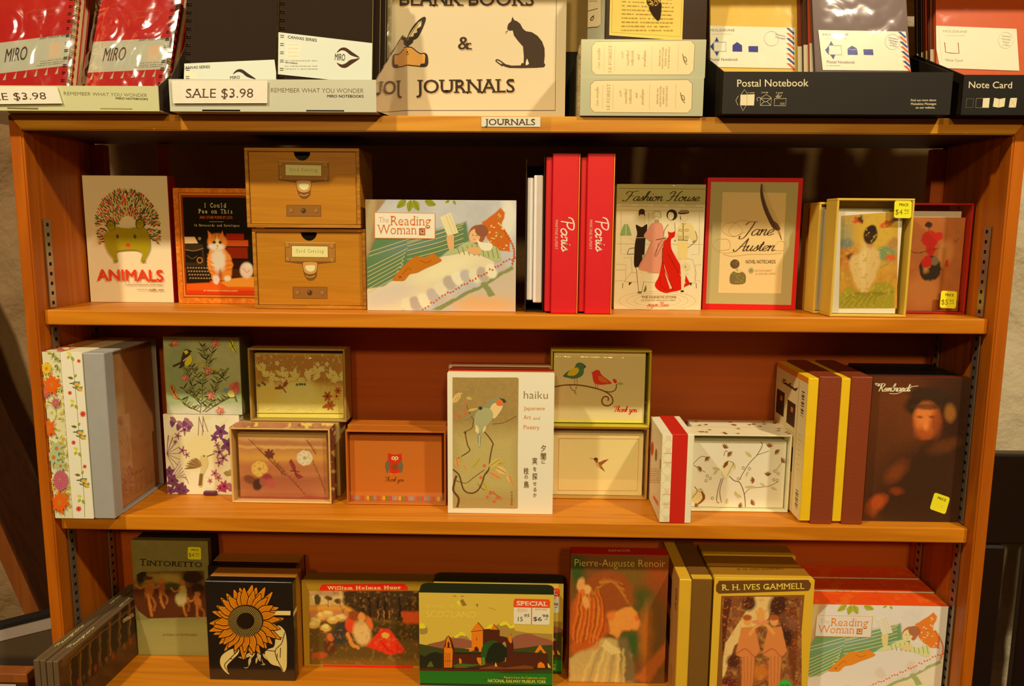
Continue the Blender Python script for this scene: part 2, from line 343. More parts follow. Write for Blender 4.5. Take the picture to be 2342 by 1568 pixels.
class Art:
    def __init__(s, crop, o, ax, az, w, h, quad=None, world=None, base=None):
        """o, ax, az: corner and unit axes of the face in the thing's own space; quad: the face in the photo (TL,TR,BR,BL, crop px)"""
        s.crop = crop; s.o = Vector(o); s.ax = Vector(ax); s.az = Vector(az); s.n = s.ax.cross(s.az); s.w = w; s.h = h
        if quad is None:
            cs = [s.o + s.az * h, s.o + s.ax * w + s.az * h, s.o + s.ax * w, s.o]
            quad = [UNPX(crop, proj(world @ q)) for q in cs]
        s.quad = quad
        dst = [(0, h), (w, h), (w, 0), (0, 0)]
        s.H = homog(quad, dst); s.Hi = np.linalg.inv(s.H)
        s.k = w / math.dist(quad[0], quad[1]) * .5 + w / math.dist(quad[3], quad[2]) * .5
        s.V = []; s.Fc = []; s.C = []; s.layer = 1e-4
        s.TV = []; s.TF = []; s.TC = []
        s.gridd = None
        if base is not None: s.rect(0, 0, w, h, base)
    def p(s, q):
        v = s.H @ np.array([q[0], q[1], 1.0]); return (v[0] / v[2], v[1] / v[2])
    def _add(s, P, Fc, col, txt=False):
        s.layer += 4e-6
        V, FF, CC = (s.TV, s.TF, s.TC) if txt else (s.V, s.Fc, s.C)
        b = len(V); L = s.layer + (.0001 if txt else 0)
        if any(x < -1e-6 or y < -1e-6 or x > s.w + 1e-6 or y > s.h + 1e-6 for x, y in P):
            P2 = []; F2 = []
            for f in Fc:
                q = clip_poly([P[i] for i in f], s.w, s.h)
                if len(q) > 2: F2.append(tuple(range(len(P2), len(P2) + len(q)))); P2 += q
            P, Fc = P2, F2
        V += [(x, y, L) for x, y in P]; FF += [tuple(i + b for i in f) for f in Fc]; CC += [col] * len(Fc)
    def rect(s, x0, y0, x1, y1, col):
        s._add([(x0, y0), (x1, y0), (x1, y1), (x0, y1)], [(0, 1, 2, 3)], col)
    def poly(s, pts, col, sm=False, txt=False):
        if sm: pts = spline(pts, 5, True)
        P = [s.p(q) for q in pts]
        t = geometry.tessellate_polygon([[Vector((x, y, 0)) for x, y in P]])
        s._add(P, [tuple(f) for f in t], col, txt)
    def ell(s, cx, cy, rx, ry, col, rot=0, n=20, txt=False):
        t = math.radians(rot); ct, st = math.cos(t), math.sin(t)
        P = []
        for i in range(n):
            a = 2 * math.pi * i / n; x, y = rx * math.cos(a), ry * math.sin(a)
            P.append(s.p((cx + x * ct - y * st, cy + x * st + y * ct)))
        s._add(P, [tuple(range(n))], col, txt)
    def line(s, pts, w, col, sm=True, taper=(1, 1), txt=False, closed=False, n=5):
        q = spline(pts, n, closed) if sm and len(pts) > 2 else list(pts)
        if closed: q = q + [q[0]]
        P = [np.array(s.p(a)) for a in q]; N = len(P); V = []; hw = w * s.k / 2
        for i in range(N):
            d = P[min(i + 1, N - 1)] - P[max(i - 1, 0)]; L = np.hypot(*d) or 1e-9; nn = np.array((-d[1], d[0])) / L
            t = i / max(N - 1, 1); f = taper[0] + (taper[1] - taper[0]) * t
            V += [tuple(P[i] + nn * hw * f), tuple(P[i] - nn * hw * f)]
        s._add(V, [(2 * i, 2 * i + 1, 2 * i + 3, 2 * i + 2) for i in range(N - 1)], col, txt)
    def leaf(s, x, y, L, w, rot, col, vein=None):
        t = math.radians(rot); ct, st = math.cos(t), math.sin(t)
        loc = [(0, 0), (.3, .8), (.6, .75), (1, 0), (.6, -.75), (.3, -.8)]
        s.poly([(x + a * L * ct - b * w / 2 * st, y + a * L * st + b * w / 2 * ct) for a, b in loc], col, True)
        if vein: s.line([(x, y), (x + L * .9 * ct, y + L * .9 * st)], max(1, w * .1), vein)
    def flower(s, x, y, r, n, col, ctr=None, w=.45, rot=0, jag=0):
        for i in range(n):
            a = rot + 360 * i / n; s.leaf(x, y, r * (1 - jag * (i % 2)), r * w, a, col)
        if ctr: s.ell(x, y, r * .22, r * .22, ctr)
    def text(s, st, p0, p1, h, col, bold=0.0, serif=0.0, mono=False, slant=0.0, sp=1.0):
        V, Fc, w, (SV, SF) = glyphs(st, bold, serif, mono, sp)
        dx, dy = (p1[0] - p0[0]), (p1[1] - p0[1]); L = math.hypot(dx, dy); ux, uy = dx / L, dy / L; nx, ny = uy, -ux
        b0 = max(bold, 0) * 1.1
        for ox, oy in ((0, 0),) + (((b0, b0 * .6), (-b0, b0 * .6), (b0, -b0 * .6), (-b0, -b0 * .6)) if b0 else ()):
            for v, f in ((V, Fc), (SV, SF)):
                if f: s._add([s.p((p0[0] + ux * ((x + ox) / w * L + slant * y * h) + nx * (y + oy) * h, p0[1] + uy * ((x + ox) / w * L + slant * y * h) + ny * (y + oy) * h)) for x, y in v], f, col, True)
    def script(s, st, p0, p1, xh, col, w0=1.0, w1=3.0, slant=.25):
        adv = 0; strokes = []
        for ch in st:
            a, S = CUR.get(ch, CUR['o'])
            for q in S: strokes.append([(x + adv, y) for x, y in q])
            adv += a
        dx, dy = (p1[0] - p0[0]), (p1[1] - p0[1]); L = math.hypot(dx, dy); ux, uy = dx / L, dy / L; nx, ny = uy, -ux
        kx = L / adv
        for q in strokes:
            q = spline(q, 6); q = [(x * kx + slant * y * xh, y * xh) for x, y in q]
            P = [np.array(s.p((p0[0] + ux * x + nx * y, p0[1] + uy * x + ny * y))) for x, y in q]; N = len(P); V = []
            for i in range(N):
                d = P[min(i + 1, N - 1)] - P[max(i - 1, 0)]; LL = np.hypot(*d) or 1e-9; nn = np.array((-d[1], d[0])) / LL
                ww = (w0 + (w1 - w0) * max(0.0, abs(nn[0])) ** 1.5) * s.k / 2
                V += [tuple(P[i] + nn * ww), tuple(P[i] - nn * ww)]
            s._add(V, [(2 * i, 2 * i + 1, 2 * i + 3, 2 * i + 2) for i in range(N - 1)], col, True)
    def grid(s, fn, base=(128, 128, 128), cell=.0006, seed=1, rect=None):
        """rect in crop px (x0,y0,x1,y1) or the whole face"""
        if rect is None: qs = [(0, s.h), (s.w, s.h), (s.w, 0), (0, 0)]
        else:
            x0, y0, x1, y1 = rect; qs = [s.p(a) for a in ((x0, y0), (x1, y0), (x1, y1), (x0, y1))]
        nx = max(4, int(s.w * (abs(qs[1][0] - qs[0][0]) / s.w) / cell)); ny = max(4, int(abs(qs[0][1] - qs[3][1]) / cell))
        u, v = np.meshgrid(np.linspace(0, 1, nx + 1), np.linspace(0, 1, ny + 1))
        q = [np.array(a) for a in qs]
        PXY = (q[3][None, None] * ((1 - u) * (1 - v))[..., None] + q[2][None, None] * (u * (1 - v))[..., None] + q[1][None, None] * (u * v)[..., None] + q[0][None, None] * ((1 - u) * v)[..., None])
        hom = np.concatenate([PXY, np.ones(PXY.shape[:2] + (1,))], -1) @ s.Hi.T
        X = hom[..., 0] / hom[..., 2]; Y = hom[..., 1] / hom[..., 2]
        pt = Paint(X, Y, base, seed); fn(pt)
        s.layer += 1e-5
        L = np.full(PXY.shape[:2] + (1,), s.layer)
        i = np.arange((nx + 1) * (ny + 1)).reshape(ny + 1, nx + 1)
        Q = np.stack([i[:-1, :-1], i[:-1, 1:], i[1:, 1:], i[1:, :-1]], -1).reshape(-1, 4)
        g = (np.concatenate([PXY, L], -1).reshape(-1, 3), Q, np.clip(pt.C, .002, .9).reshape(-1, 3))
        s.gridd = (s.gridd or []) + [g]
        s.layer += 1e-5
    def _obj(s, name, V, Fc, C, m, parent, grids=()):
        nV = len(V); Vs = [np.array(V, float).reshape(-1, 3)]; fl = []; ls = []; cc = []
        for f, col in zip(Fc, C):
            ls.append(len(f)); fl.extend(f); cc.extend([col] * len(f))
        fl = [np.array(fl, int)]; ls = [np.array(ls, int)]; cc = [np.array(cc, float).reshape(-1, 3)]
        b = nV
        for gv, q, gc in grids:
            Vs.append(gv); fl.append((q + b).ravel()); ls.append(np.full(len(q), 4)); cc.append(gc[q.ravel()]); b += len(gv)
        Vv = np.concatenate(Vs); fl = np.concatenate(fl).astype(np.int32); ls = np.concatenate(ls).astype(np.int32); cc = np.concatenate(cc)
        X = np.array(s.o)[None] + Vv[:, :1] * np.array(s.ax)[None] + Vv[:, 1:2] * np.array(s.az)[None] + Vv[:, 2:3] * np.array(s.n)[None]
        me = bpy.data.meshes.new(name); me.vertices.add(len(X)); me.vertices.foreach_set('co', X.astype(np.float32).ravel())
        me.loops.add(len(fl)); me.loops.foreach_set('vertex_index', fl)
        me.polygons.add(len(ls)); st = np.concatenate([[0], np.cumsum(ls)[:-1]]).astype(np.int32); me.polygons.foreach_set('loop_start', st)
        try: me.polygons.foreach_set('loop_total', ls)
        except Exception: pass
        me.update(calc_edges=True)
        at = me.color_attributes.new('Col', 'FLOAT_COLOR', 'CORNER')
        at.data.foreach_set('color', np.concatenate([cc, np.ones((len(cc), 1))], 1).astype(np.float32).ravel())
        me.materials.append(m)
        o = bpy.data.objects.new(name, me); COL.objects.link(o); o.parent = parent
        return o
    def build(s, name, parent, m=None, text='lettering', label=None):
        m = m or PRINT
        if not s.V and not s.gridd: return s._obj(name, s.TV, s.TF, s.TC, m, parent)
        o = s._obj(name, s.V, s.Fc, s.C, m, parent, s.gridd or ())
        if label: o['label'] = label
        if s.TV: s._obj(text, s.TV, s.TF, s.TC, m, o)
        return o

class Box:
    """an upright box whose front face stands at depth Y on the surface zb; quad is the face in the photo"""
    def __init__(s, name, label, cat, crop, quad, Y, zb, depth, group=None, h=None, YR=None):
        s.crop = crop; s.quad = quad; zb += .0004
        q = [PX(crop, p) for p in quad]; YR = Y if YR is None else YR
        L = [onY(*q[0], Y), onY(*q[3], Y)]; R = [onY(*q[1], YR), onY(*q[2], YR)]
        xl = (L[0].x + L[1].x) / 2; xr = (R[0].x + R[1].x) / 2
        if zb < ZT0:                      # keep clear of the side panels and their tracks
            xl = max(xl, -(WB / 2 - PT - .0036)); xr = min(xr, WB / 2 - PT - .0036)
        s.h = h if h else (L[0].z + R[0].z) / 2 - zb
        s.w = math.hypot(xr - xl, YR - Y); s.d = depth
        s.t = thing(name, label, cat, ((xl + xr) / 2, (Y + YR) / 2, zb), (0, 0, math.atan2(YR - Y, xr - xl)), group)
        s.wm = Matrix.Translation(s.t.location) @ Euler(s.t.rotation_euler).to_matrix().to_4x4()
        s.zt = zb + s.h; s.Y = Y
    def body(s, name, m, y0=0.0, y1=None, inset=0.0, z0=0.0, bev=.0008, label=None, parent=None, zi=0.0):
        y1 = s.d if y1 is None else y1
        return slab(name, (-s.w / 2 + inset, s.w / 2 - inset, y0, y1, z0, s.h - zi), m, parent or s.t, bev, label)
    def front(s, base=None, y=0.0, quad=True, inset=(0, 0, 0, 0)):
        l, r, b, t = inset
        return Art(s.crop, (-s.w / 2 + l, y, b), (1, 0, 0), (0, 0, 1), s.w - l - r, s.h - b - t, s.quad if quad is True else (quad or None), s.wm, base)
    def left(s, base=None, y0=0.0, y1=None, crop=None):
        y1 = s.d if y1 is None else y1
        return Art(crop or s.crop, (-s.w / 2, y1, 0), (0, -1, 0), (0, 0, 1), y1 - y0, s.h, None, s.wm, base)
    def right(s, base=None, y0=0.0, y1=None):
        y1 = s.d if y1 is None else y1
        return Art(s.crop, (s.w / 2, y0, 0), (0, 1, 0), (0, 0, 1), y1 - y0, s.h, None, s.wm, base)
    def top(s, base=None, y0=0.0, y1=None):
        y1 = s.d if y1 is None else y1
        return Art(s.crop, (-s.w / 2, y0, s.h), (1, 0, 0), (0, 1, 0), s.w, y1 - y0, None, s.wm, base)
    def window(s, mo, wall=.002, rec=.012, mi=None):
        """hollow box open to the front with a clear front pane; returns the inner front depth for a card"""
        bm = bmesh.new(); w, h, d = s.w / 2, s.h, s.d
        addbox(bm, -w, w, 0, d, 0, wall); addbox(bm, -w, w, 0, d, h - wall, h)
        addbox(bm, -w, -w + wall, 0, d, wall, h - wall); addbox(bm, w - wall, w, 0, d, wall, h - wall)
        addbox(bm, -w + wall, w - wall, d - .0015, d, wall, h - wall)
        from_bm('box_tray', bm, mo, s.t)
        return wall


# ================================================================== setting and bookcase
LV[0] = .95
wmesh_n = 260
def stone_wall():
    nx, nz = 300, 200; xs = np.linspace(-2.0, 2.0, nx); zs = np.linspace(0.0, 2.7, nz)
    X, Z = np.meshgrid(xs, zs)
    D = (vnoise(X, Z, .16, 4, 3) - .5) * .05 + np.abs(vnoise(X + 3, Z * .8 + 1, .10, 9, 4) - .5) * .035
    Y = .415 + D
    V = np.stack([X, Y, Z], -1).reshape(-1, 3); i = np.arange(nx * nz).reshape(nz, nx)
    Q = np.stack([i[:-1, :-1], i[:-1, 1:], i[1:, 1:], i[1:, :-1]], -1).reshape(-1, 4)
    m = bpy.data.materials.new('rough_stucco'); m.use_nodes = True; b = bsdf(m); nt = m.node_tree; L = nt.links.new
    tc = nt.nodes.new('ShaderNodeTexCoord'); nz_ = nt.nodes.new('ShaderNodeTexNoise'); nz_.inputs['Scale'].default_value = 5; nz_.inputs['Detail'].default_value = 6
    L(tc.outputs['Object'], nz_.inputs['Vector'])
    sx = nt.nodes.new('ShaderNodeSeparateXYZ'); L(tc.outputs['Object'], sx.inputs[0])
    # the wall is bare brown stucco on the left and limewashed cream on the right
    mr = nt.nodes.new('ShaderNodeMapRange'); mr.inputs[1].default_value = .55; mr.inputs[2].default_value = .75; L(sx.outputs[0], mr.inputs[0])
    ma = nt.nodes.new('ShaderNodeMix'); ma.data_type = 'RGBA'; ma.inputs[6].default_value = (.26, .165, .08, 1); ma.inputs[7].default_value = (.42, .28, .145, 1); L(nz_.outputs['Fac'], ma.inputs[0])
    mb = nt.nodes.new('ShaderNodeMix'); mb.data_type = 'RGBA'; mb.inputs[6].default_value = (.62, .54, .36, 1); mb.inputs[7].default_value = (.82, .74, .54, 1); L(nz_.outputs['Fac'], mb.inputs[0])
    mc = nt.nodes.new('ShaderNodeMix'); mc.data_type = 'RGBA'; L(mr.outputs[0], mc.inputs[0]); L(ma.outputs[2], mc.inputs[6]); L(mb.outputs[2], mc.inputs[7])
    L(mc.outputs[2], b.inputs['Base Color']); b.inputs['Roughness'].default_value = .95
    n2 = nt.nodes.new('ShaderNodeTexNoise'); n2.inputs['Scale'].default_value = 60; n2.inputs['Detail'].default_value = 8; L(tc.outputs['Object'], n2.inputs['Vector'])
    bp = nt.nodes.new('ShaderNodeBump'); bp.inputs['Strength'].default_value = .8; bp.inputs['Distance'].default_value = .006; L(n2.outputs['Fac'], bp.inputs['Height']); L(bp.outputs['Normal'], b.inputs['Normal'])
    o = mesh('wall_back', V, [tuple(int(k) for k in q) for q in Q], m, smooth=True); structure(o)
stone_wall()
structure(slab('floor', (-3, 3, -5, .5, -.05, 0), wood('floorboards', (.16, .07, .02), (.09, .035, .01), 'X'), bev=0))

WD = wood('shelf_wood', ca(222, 126, 16, .97), ca(186, 92, 5, .97), 'X', .42, 1, 1.3)
WDT = wood('top_board_wood', ca(236, 152, 36, 1.05), ca(196, 104, 12, 1.05), 'X', .38, 1, 7.1)
WDS = wood('side_panel_wood', ca(196, 94, 6, .95), ca(158, 66, 2, .95), 'Z', .42, 1, 3.3)
WDB = wood('back_panel_wood', ca(116, 45, 3, .34), ca(98, 34, 2, .34), 'X', .5, .6, 5.0, .2)
case = thing('bookcase', 'wide wooden bookcase with three adjustable shelves packed with boxed note cards', 'bookcase', (0, 0, 0))
hw = WB / 2; DP = .165
def side(sg):
    bm = bmesh.new(); x0, x1 = sg * hw, sg * (hw - PT)
    V = [bm.verts.new(p) for p in ((x0, 0, 0), (x1, 0, 0), (x1, DP, 0), (x0, DP, 0), (x0, 0, ZTOP - .0004), (x1, 0, ZT0 - .0004), (x1, DP, ZT0 - .0004), (x0, DP, ZTOP - .0004))]
    for f in ((0, 1, 2, 3), (4, 5, 6, 7), (0, 1, 5, 4), (1, 2, 6, 5), (2, 3, 7, 6), (3, 0, 4, 7)): bm.faces.new([V[i] for i in f])
    bmesh.ops.recalc_face_normals(bm, faces=bm.faces)
    bmesh.ops.bevel(bm, geom=list(bm.edges), offset=.0012, segments=2, affect='EDGES')
    # front stile standing a hair proud of the panel, with the joint showing on the inside
    a, b = sorted((x1, x1 - sg * .0012)); addbox(bm, a, b, .001, .022, 0, ZT0 - .002, .0004)
    from_bm('side_panel', bm, WDS, case)
side(-1); side(1)
bm = bmesh.new()
V = [bm.verts.new(p) for p in ((-hw + PT, 0, ZT0), (hw - PT, 0, ZT0), (hw - PT, DP, ZT0), (-hw + PT, DP, ZT0), (-hw, 0, ZTOP), (hw, 0, ZTOP), (hw, DP, ZTOP), (-hw, DP, ZTOP))]
for f in ((0, 1, 2, 3), (4, 5, 6, 7), (0, 1, 5, 4), (1, 2, 6, 5), (2, 3, 7, 6), (3, 0, 4, 7)): bm.faces.new([V[i] for i in f])
bmesh.ops.recalc_face_normals(bm, faces=bm.faces); bmesh.ops.bevel(bm, geom=list(bm.edges), offset=.0012, segments=2, affect='EDGES')
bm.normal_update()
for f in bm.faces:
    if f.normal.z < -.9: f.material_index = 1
from_bm('top_board', bm, [WDT, wood('shade_toned_underside', (.05, .018, .004), (.03, .01, .002), 'X', .6, 1, 2.2)], case)  # underside carries its shade as a near-black wood colour
slab('back_panel', (-hw + PT, hw - PT, .158, .164, .3, Z1T - .002), WDB, case)
bm = bmesh.new(); addbox(bm, -hw + .11, -hw + .125, .150, .1578, Z1T, ZT0 - .002); 
from_bm('back_stile', bm, WDB, case)
bm = bmesh.new(); addbox(bm, -hw + PT, -hw + .034, .15, DP, Z1T + .001, ZT0 - .002); from_bm('back_stile', bm, WDB, case)
bm = bmesh.new(); addbox(bm, hw - .034, hw - PT, .15, DP, Z1T + .001, ZT0 - .002); from_bm('back_stile', bm, WDB, case)
for n, (z0, z1, sag) in enumerate(((Z1, Z1T, 0.0), (Z2, Z2T, .004), (Z3T - .02, Z3T, 0))):
    bm = bmesh.new(); N = 24; g = .0016
    addbox(bm, -hw + PT + g, hw - PT - g, .013, .1575, z0, z1, .0018, 2)
    from_bm('shelf', bm, wood('shelf_wood', ca(222, 126, 16, .97), ca(186, 92, 5, .97), 'X', .42, 1 + .15 * n, 1.3 + 2.1 * n), case)
STEEL = mat((.42, .37, .28), .35, .8, name='brushed_steel'); BLACK = mat((.008, .006, .005), .8, name='dark_slot')
def track(sg, y0, z0, z1):
    x = sg * (hw - PT - .0013); w = .013; ts = .0016 * -sg
    bm = bmesh.new(); p = .0125; n = int((z1 - z0) / p); hy0, hy1, hz = y0 + .004, y0 + .009, .0045
    def q(a, b, c0, d): 
        bm.faces.new([bm.verts.new((x + ts, a, c0)), bm.verts.new((x + ts, b, c0)), bm.verts.new((x + ts, b, d)), bm.verts.new((x + ts, a, d))])
    for i in range(n):
        a = z0 + i * p; m = a + p / 2
        q(y0, hy0, a, a + p); q(hy1, y0 + w, a, a + p); q(hy0, hy1, a, m - hz / 2); q(hy0, hy1, m + hz / 2, a + p)
    zz = z0 + n * p
    for a in (y0, y0 + w):
        bm.faces.new([bm.verts.new(v) for v in ((x, a, z0), (x + ts, a, z0), (x + ts, a, zz), (x, a, zz))])
    bm.faces.new([bm.verts.new(v) for v in ((x, y0, zz), (x + ts, y0, zz), (x + ts, y0 + w, zz), (x, y0 + w, zz))])
    bmesh.ops.remove_doubles(bm, verts=bm.verts, dist=1e-5)
    t = from_bm('shelf_track', bm, STEEL, case)
    a, b = sorted((x, x + ts * .3)); slab('slot_backing', (a, b, y0 + .0005, y0 + w - .0005, z0, zz - .0005), BLACK, t, 0)
for sg in (-1, 1):
    zt = onY(105, 487, .03).z if sg < 0 else onY(2258, 500, .03).z
    for y0 in (.026, .122):
        for a, b in ((Z1T + .001, zt), (Z2T + .001, Z1 - .001), (Z3T + .001, Z2 - .001)): track(sg, y0, a, b)

up = thing('upper_shelf', 'wooden wall shelf above the bookcase, over the notebook trays', 'shelf', (0, .2, ZC + .345))
slab('shelf_board', (-hw - .18, hw + .30, -.2, .19, 0, .02), WDT, up, .0015)
for x in (-.55, 0, .55): slab('bracket', (x - .012, x + .012, -.12, .19, -.012, -.0002), mat((.02, .02, .02), .5), up, .001)

# leaning beam, panels and chair beside the bookcase
def hexa(name, P, m, parent=None, bev=.001):
    bm = bmesh.new(); V = [bm.verts.new(p) for p in P]
    for f in ((0, 1, 2, 3), (4, 5, 6, 7), (0, 1, 5, 4), (1, 2, 6, 5), (2, 3, 7, 6), (3, 0, 4, 7)): bm.faces.new([V[i] for i in f])
    bmesh.ops.recalc_face_normals(bm, faces=bm.faces)
    if bev: bmesh.ops.bevel(bm, geom=list(bm.edges), offset=bev, segments=2, affect='EDGES')
    return from_bm(name, bm, m, parent)
DKW = wood('dark_timber', (.10, .03, .008), (.05, .015, .005), 'Z', .5); ORW = wood('orange_timber', (.34, .11, .02), (.22, .06, .012), 'Z', .5)
a = onY(62, 1404, .20); b = onY(-52, 1150, .20); ex = (b - a).normalized()
sd = Vector((0, 1, 0)).cross(ex).normalized(); sd = sd if sd.x > 0 else -sd
L2 = ex * .75; L0 = ex * -.9
t = thing('timber_beam', 'brown timber beam leaning against the stucco wall left of the bookcase', 'beam', (a.x, .2, .02))
off = Vector((a.x, .2, .02))
q = [a + L0 - off, a + L0 + sd * .026 - off, a + L0 + sd * .040 + Vector((0, .09, 0)) - off, a + L0 + Vector((0, .09, 0)) - off]
q2 = [v + L2 - L0 for v in q]
zs = min(v.z for v in q) ; q = [v + ex * ((-v.z) / ex.z) for v in q]
tb = hexa('beam', q + q2, DKW, t)
nf = Vector((0, -.0012, 0)); q = [a + L0 - off, a + L0 + sd * .022 - off]; q = [v + ex * ((.01 - v.z) / ex.z) for v in q]
f = [q[0] + nf - sd * .003, q[1] + nf, q[1] - nf * .2, q[0] - nf * .2 - sd * .003]; f2 = [v + ex * 1.3 for v in f]
hexa('lit_face_strip', f + f2, ORW, t, 0)  # orange strip paints the lit face of the dark beam

P0 = onY(-30, 1440, .10); P1 = onY(116, 1404, .10)
t = thing('picture_frame', 'flat dark panel with a white border propped at the lower left of the bookcase', 'frame', (P0.x, .10, P0.z - .34), (0, 0, 0))
dz = P1.z - P0.z; ddx = min(P1.x, -hw - .004) - P0.x
def par(n, z0, z1, y0, y1, m, x0=-.06, x1=None):
    x1 = ddx if x1 is None else x1; k = dz / (P1.x - P0.x)
    hexa(n, [(x0, y0, .34 + z0 + k * x0), (x1, y0, .34 + z0 + k * x1), (x1, y1, .34 + z0 + k * x1), (x0, y1, .34 + z0 + k * x0)] + [(x0, y0, .34 + z1 + k * x0), (x1, y0, .34 + z1 + k * x1), (x1, y1, .34 + z1 + k * x1), (x0, y1, .34 + z1 + k * x0)], m, t, 0)
par('panel', -.30, -.022, 0, .02, mat((.10, .065, .035), .7)); par('border', -.022, -.004, -.001, .02, mat((.42, .36, .32), .6)); par('edge', -.004, .002, -.002, .022, BLACK)
P0 = onY(-20, 1540, -.05); P1 = onY(62, 1552, -.05)
t = thing('wooden_crate', 'orange wooden crate edge with white paper at the bottom left corner', 'crate', (P0.x - .1, -.05, 0))
zc = P0.z
slab('rail', (0, P1.x - P0.x + .1, 0, .02, zc - .012, zc), ORW, t); slab('side_board', (0, P1.x - P0.x + .1, .001, .019, 0, zc - .013), DKW, t)
slab('paper_label', (.01, P1.x - P0.x + .085, -.001, 0, zc - .12, zc - .014), mat((.55, .48, .4), .6), t)

CH = mat((.018, .008, .005), .35, spec=.5, name='dark_chair_wood')
zt = onY(2320, 1038, .24).z; zr = onY(2320, 1246, .24).z
xa = onY(2262, 1100, .24).x
t = thing('chair', 'dark brown wooden slat-back chair right of the bookcase', 'chair', (xa + .2, .3, 0))
slab('top_rail', (-.205, .21, -.06, -.035, zr, zt), CH, t, .004, seg=2)
for x in (-.205, -.135, -.055, .025, .105, .17):
    w = .04 if x in (-.205, .17) else .055
    xl = x
    if x in (-.205, .17): slab('leg', (xl, xl + w, -.065, -.03, 0, zr), CH, t, .004)
    else: slab('back_slat', (xl - .008 + (.016 if x < -.1 else 0), xl + w, -.055, -.04, .47, zr), CH, t, .002)
for x in (-.205, .17): slab('leg', (x, x + .04, -.40, -.36, 0, .43), CH, t, .004)
slab('seat', (-.215, .22, -.41, -.03, .432, .468), CH, t, .006, seg=2)

# ================================================================== top board: trays, notebooks, sign
LV[0] = 1.1
WINGM = mat((.50, .42, .34), .07, .9, .6, name='mirror_laminate')
SILV = mat(c(188, 190, 160), .2, .0, .5, name='laminated_card')
def crop_px(cr, x, y): return PX(cr, (x, y))
def tray(name, label, cr, quad, Y, hb, depth, mo, flare=0.0, group=None, mi=None, low=.0):
    """display tray: low front lip, side wings rising to the back"""
    b = Box(name, label, 'display tray', cr, quad, Y, ZTOP, depth, group)
    w, h, d = b.w / 2, b.h, b.d; th = .0015; f = flare
    bm = bmesh.new()
    addbox(bm, -w, w, 0, th, 0, h, .0004); addbox(bm, -w, w, th, d, 0, th, .0003)
    from_bm('tray_front', bm, mo, b.t)
    for sg in (-1, 1):
        ff = f if sg > 0 else f * .3
        P = [(sg * w, th, th), (sg * (w + ff), d, th), (sg * (w + ff), d, hb), (sg * (w + ff * .9), d * .85, hb), (sg * w, th, h)]
        Q = [(x - sg * th, y, z) for x, y, z in P]
        n = len(P); Fc = [tuple(range(n)), tuple(range(n, 2 * n))] + [(i, (i + 1) % n, n + (i + 1) % n, n + i) for i in range(n)]
        bm = bmesh.new(); vs = [bm.verts.new(v) for v in P + Q]
        for fc in Fc: bm.faces.new([vs[i] for i in fc])
        from_bm('tray_wing', bm, mi or mo, b.t)
    slab('tray_back', (-w + .002, w - .002, d - th, d, th, hb * .96), mi or mo, b.t, .0003)
    return b
def scribble(a, pts, w, col): a.line(pts, w, col, txt=True)
def tiny(a, x0, y0, x1, y1, rows, h, col, seed=1, dens=.8):
    """lines of print too small to read"""
    R = random.Random(seed)
    for r in range(rows):
        t = r / max(rows - 1, 1); yy = y0 + (y1 - y0) * t; x = x0
        while x < x1 - h:
            w = min(R.uniform(h * .8, h * 3.5), x1 - x)
            a.line([(x, yy), (x + w, yy)], h * .55, col, False, txt=True); x += w + h * .6
            if R.random() > dens: x += h
MIRO_L = (92, 90, 70); INK = c(38, 30, 22)
tr1 = tray('display_tray', 'pale grey-green notebook tray at the far left of the top board', 'A1', [(-600, 812), (1405, 716), (1428, 1040), (-620, 1094)], -.024, .10, .145, SILV, .004, 'pale notebook trays on the top board', WINGM)
a = tr1.front(c(205, 204, 160), -.0002)
a.text('REMEMBER WHAT YOU WONDER', (510, 872), (1300, 860), 42, c(95, 92, 66), -.010); a.text('MIRO NOTEBOOKS', (992, 902), (1308, 900), 25, INK, .02)
a.poly([(840, 1018), (1155, 1012), (1155, 1030), (840, 1034)], c(150, 145, 100)); a.poly([(0, 1040), (270, 1036), (270, 1056), (0, 1058)], c(110, 104, 72))
a.build('front_print', tr1.t, GLOSS)
tr2 = tray('display_tray', 'pale grey-green notebook tray beside the blank books sign', 'A1', [(1497, 712), (3357, 706), (3360, 1012), (1530, 1012)], -.024, .105, .095, SILV, .022, 'pale notebook trays on the top board', WINGM)
a = tr2.front(c(202, 202, 178), -.0002)
a.poly([(1810, 994), (2145, 994), (2145, 1010), (1810, 1010)], c(30, 26, 20)); a.poly([(2730, 994), (3070, 994), (3070, 1008), (2730, 1008)], c(30, 26, 20))
a.text('REMEMBER WHAT YOU WONDER', (2412, 832), (3245, 832), 42, c(95, 92, 66), -.010); a.text('MIRO NOTEBOOKS', (2918, 876), (3245, 876), 25, INK, .02)
a.build('front_print', tr2.t, GLOSS)
def sale_card(b, cr, quad, label, tx0, tx1, h):
    """paper price card stuck on the tray lip"""
    t = thing('price_card', label, 'price card', b.wm @ Vector((0, -.003, 0)), (0, 0, b.t.rotation_euler.z), 'white sale price cards on the trays')
    a = Art(cr, (-b.w / 2, 0, 0), (1, 0, 0), (0, 0, 1), b.w, b.h, b.quad if cr == b.crop else None, b.wm)
    P = [a.p(q) for q in quad]
    bm = bmesh.new(); f = [bm.verts.new((x - b.w / 2, 0.0, z)) for x, z in P]; g = [bm.verts.new((v.co.x, .0012, v.co.z)) for v in f]
    bm.faces.new(f); bm.faces.new(g[::-1])
    for i in range(4): bm.faces.new([f[i], f[(i + 1) % 4], g[(i + 1) % 4], g[i]])
    from_bm('card', bm, mat(c(246, 226, 198), .6), t)
    a.text('SALE $3.98', tx0, tx1, h, c(72, 50, 44), -.006, .05); a.rect(a.p(quad[0])[0] + .002, a.p(quad[0])[1] - .004, a.p(quad[0])[0] + .0022, a.p(quad[0])[1] - .0042, c(246, 226, 198))
    o = a.build('print', t)
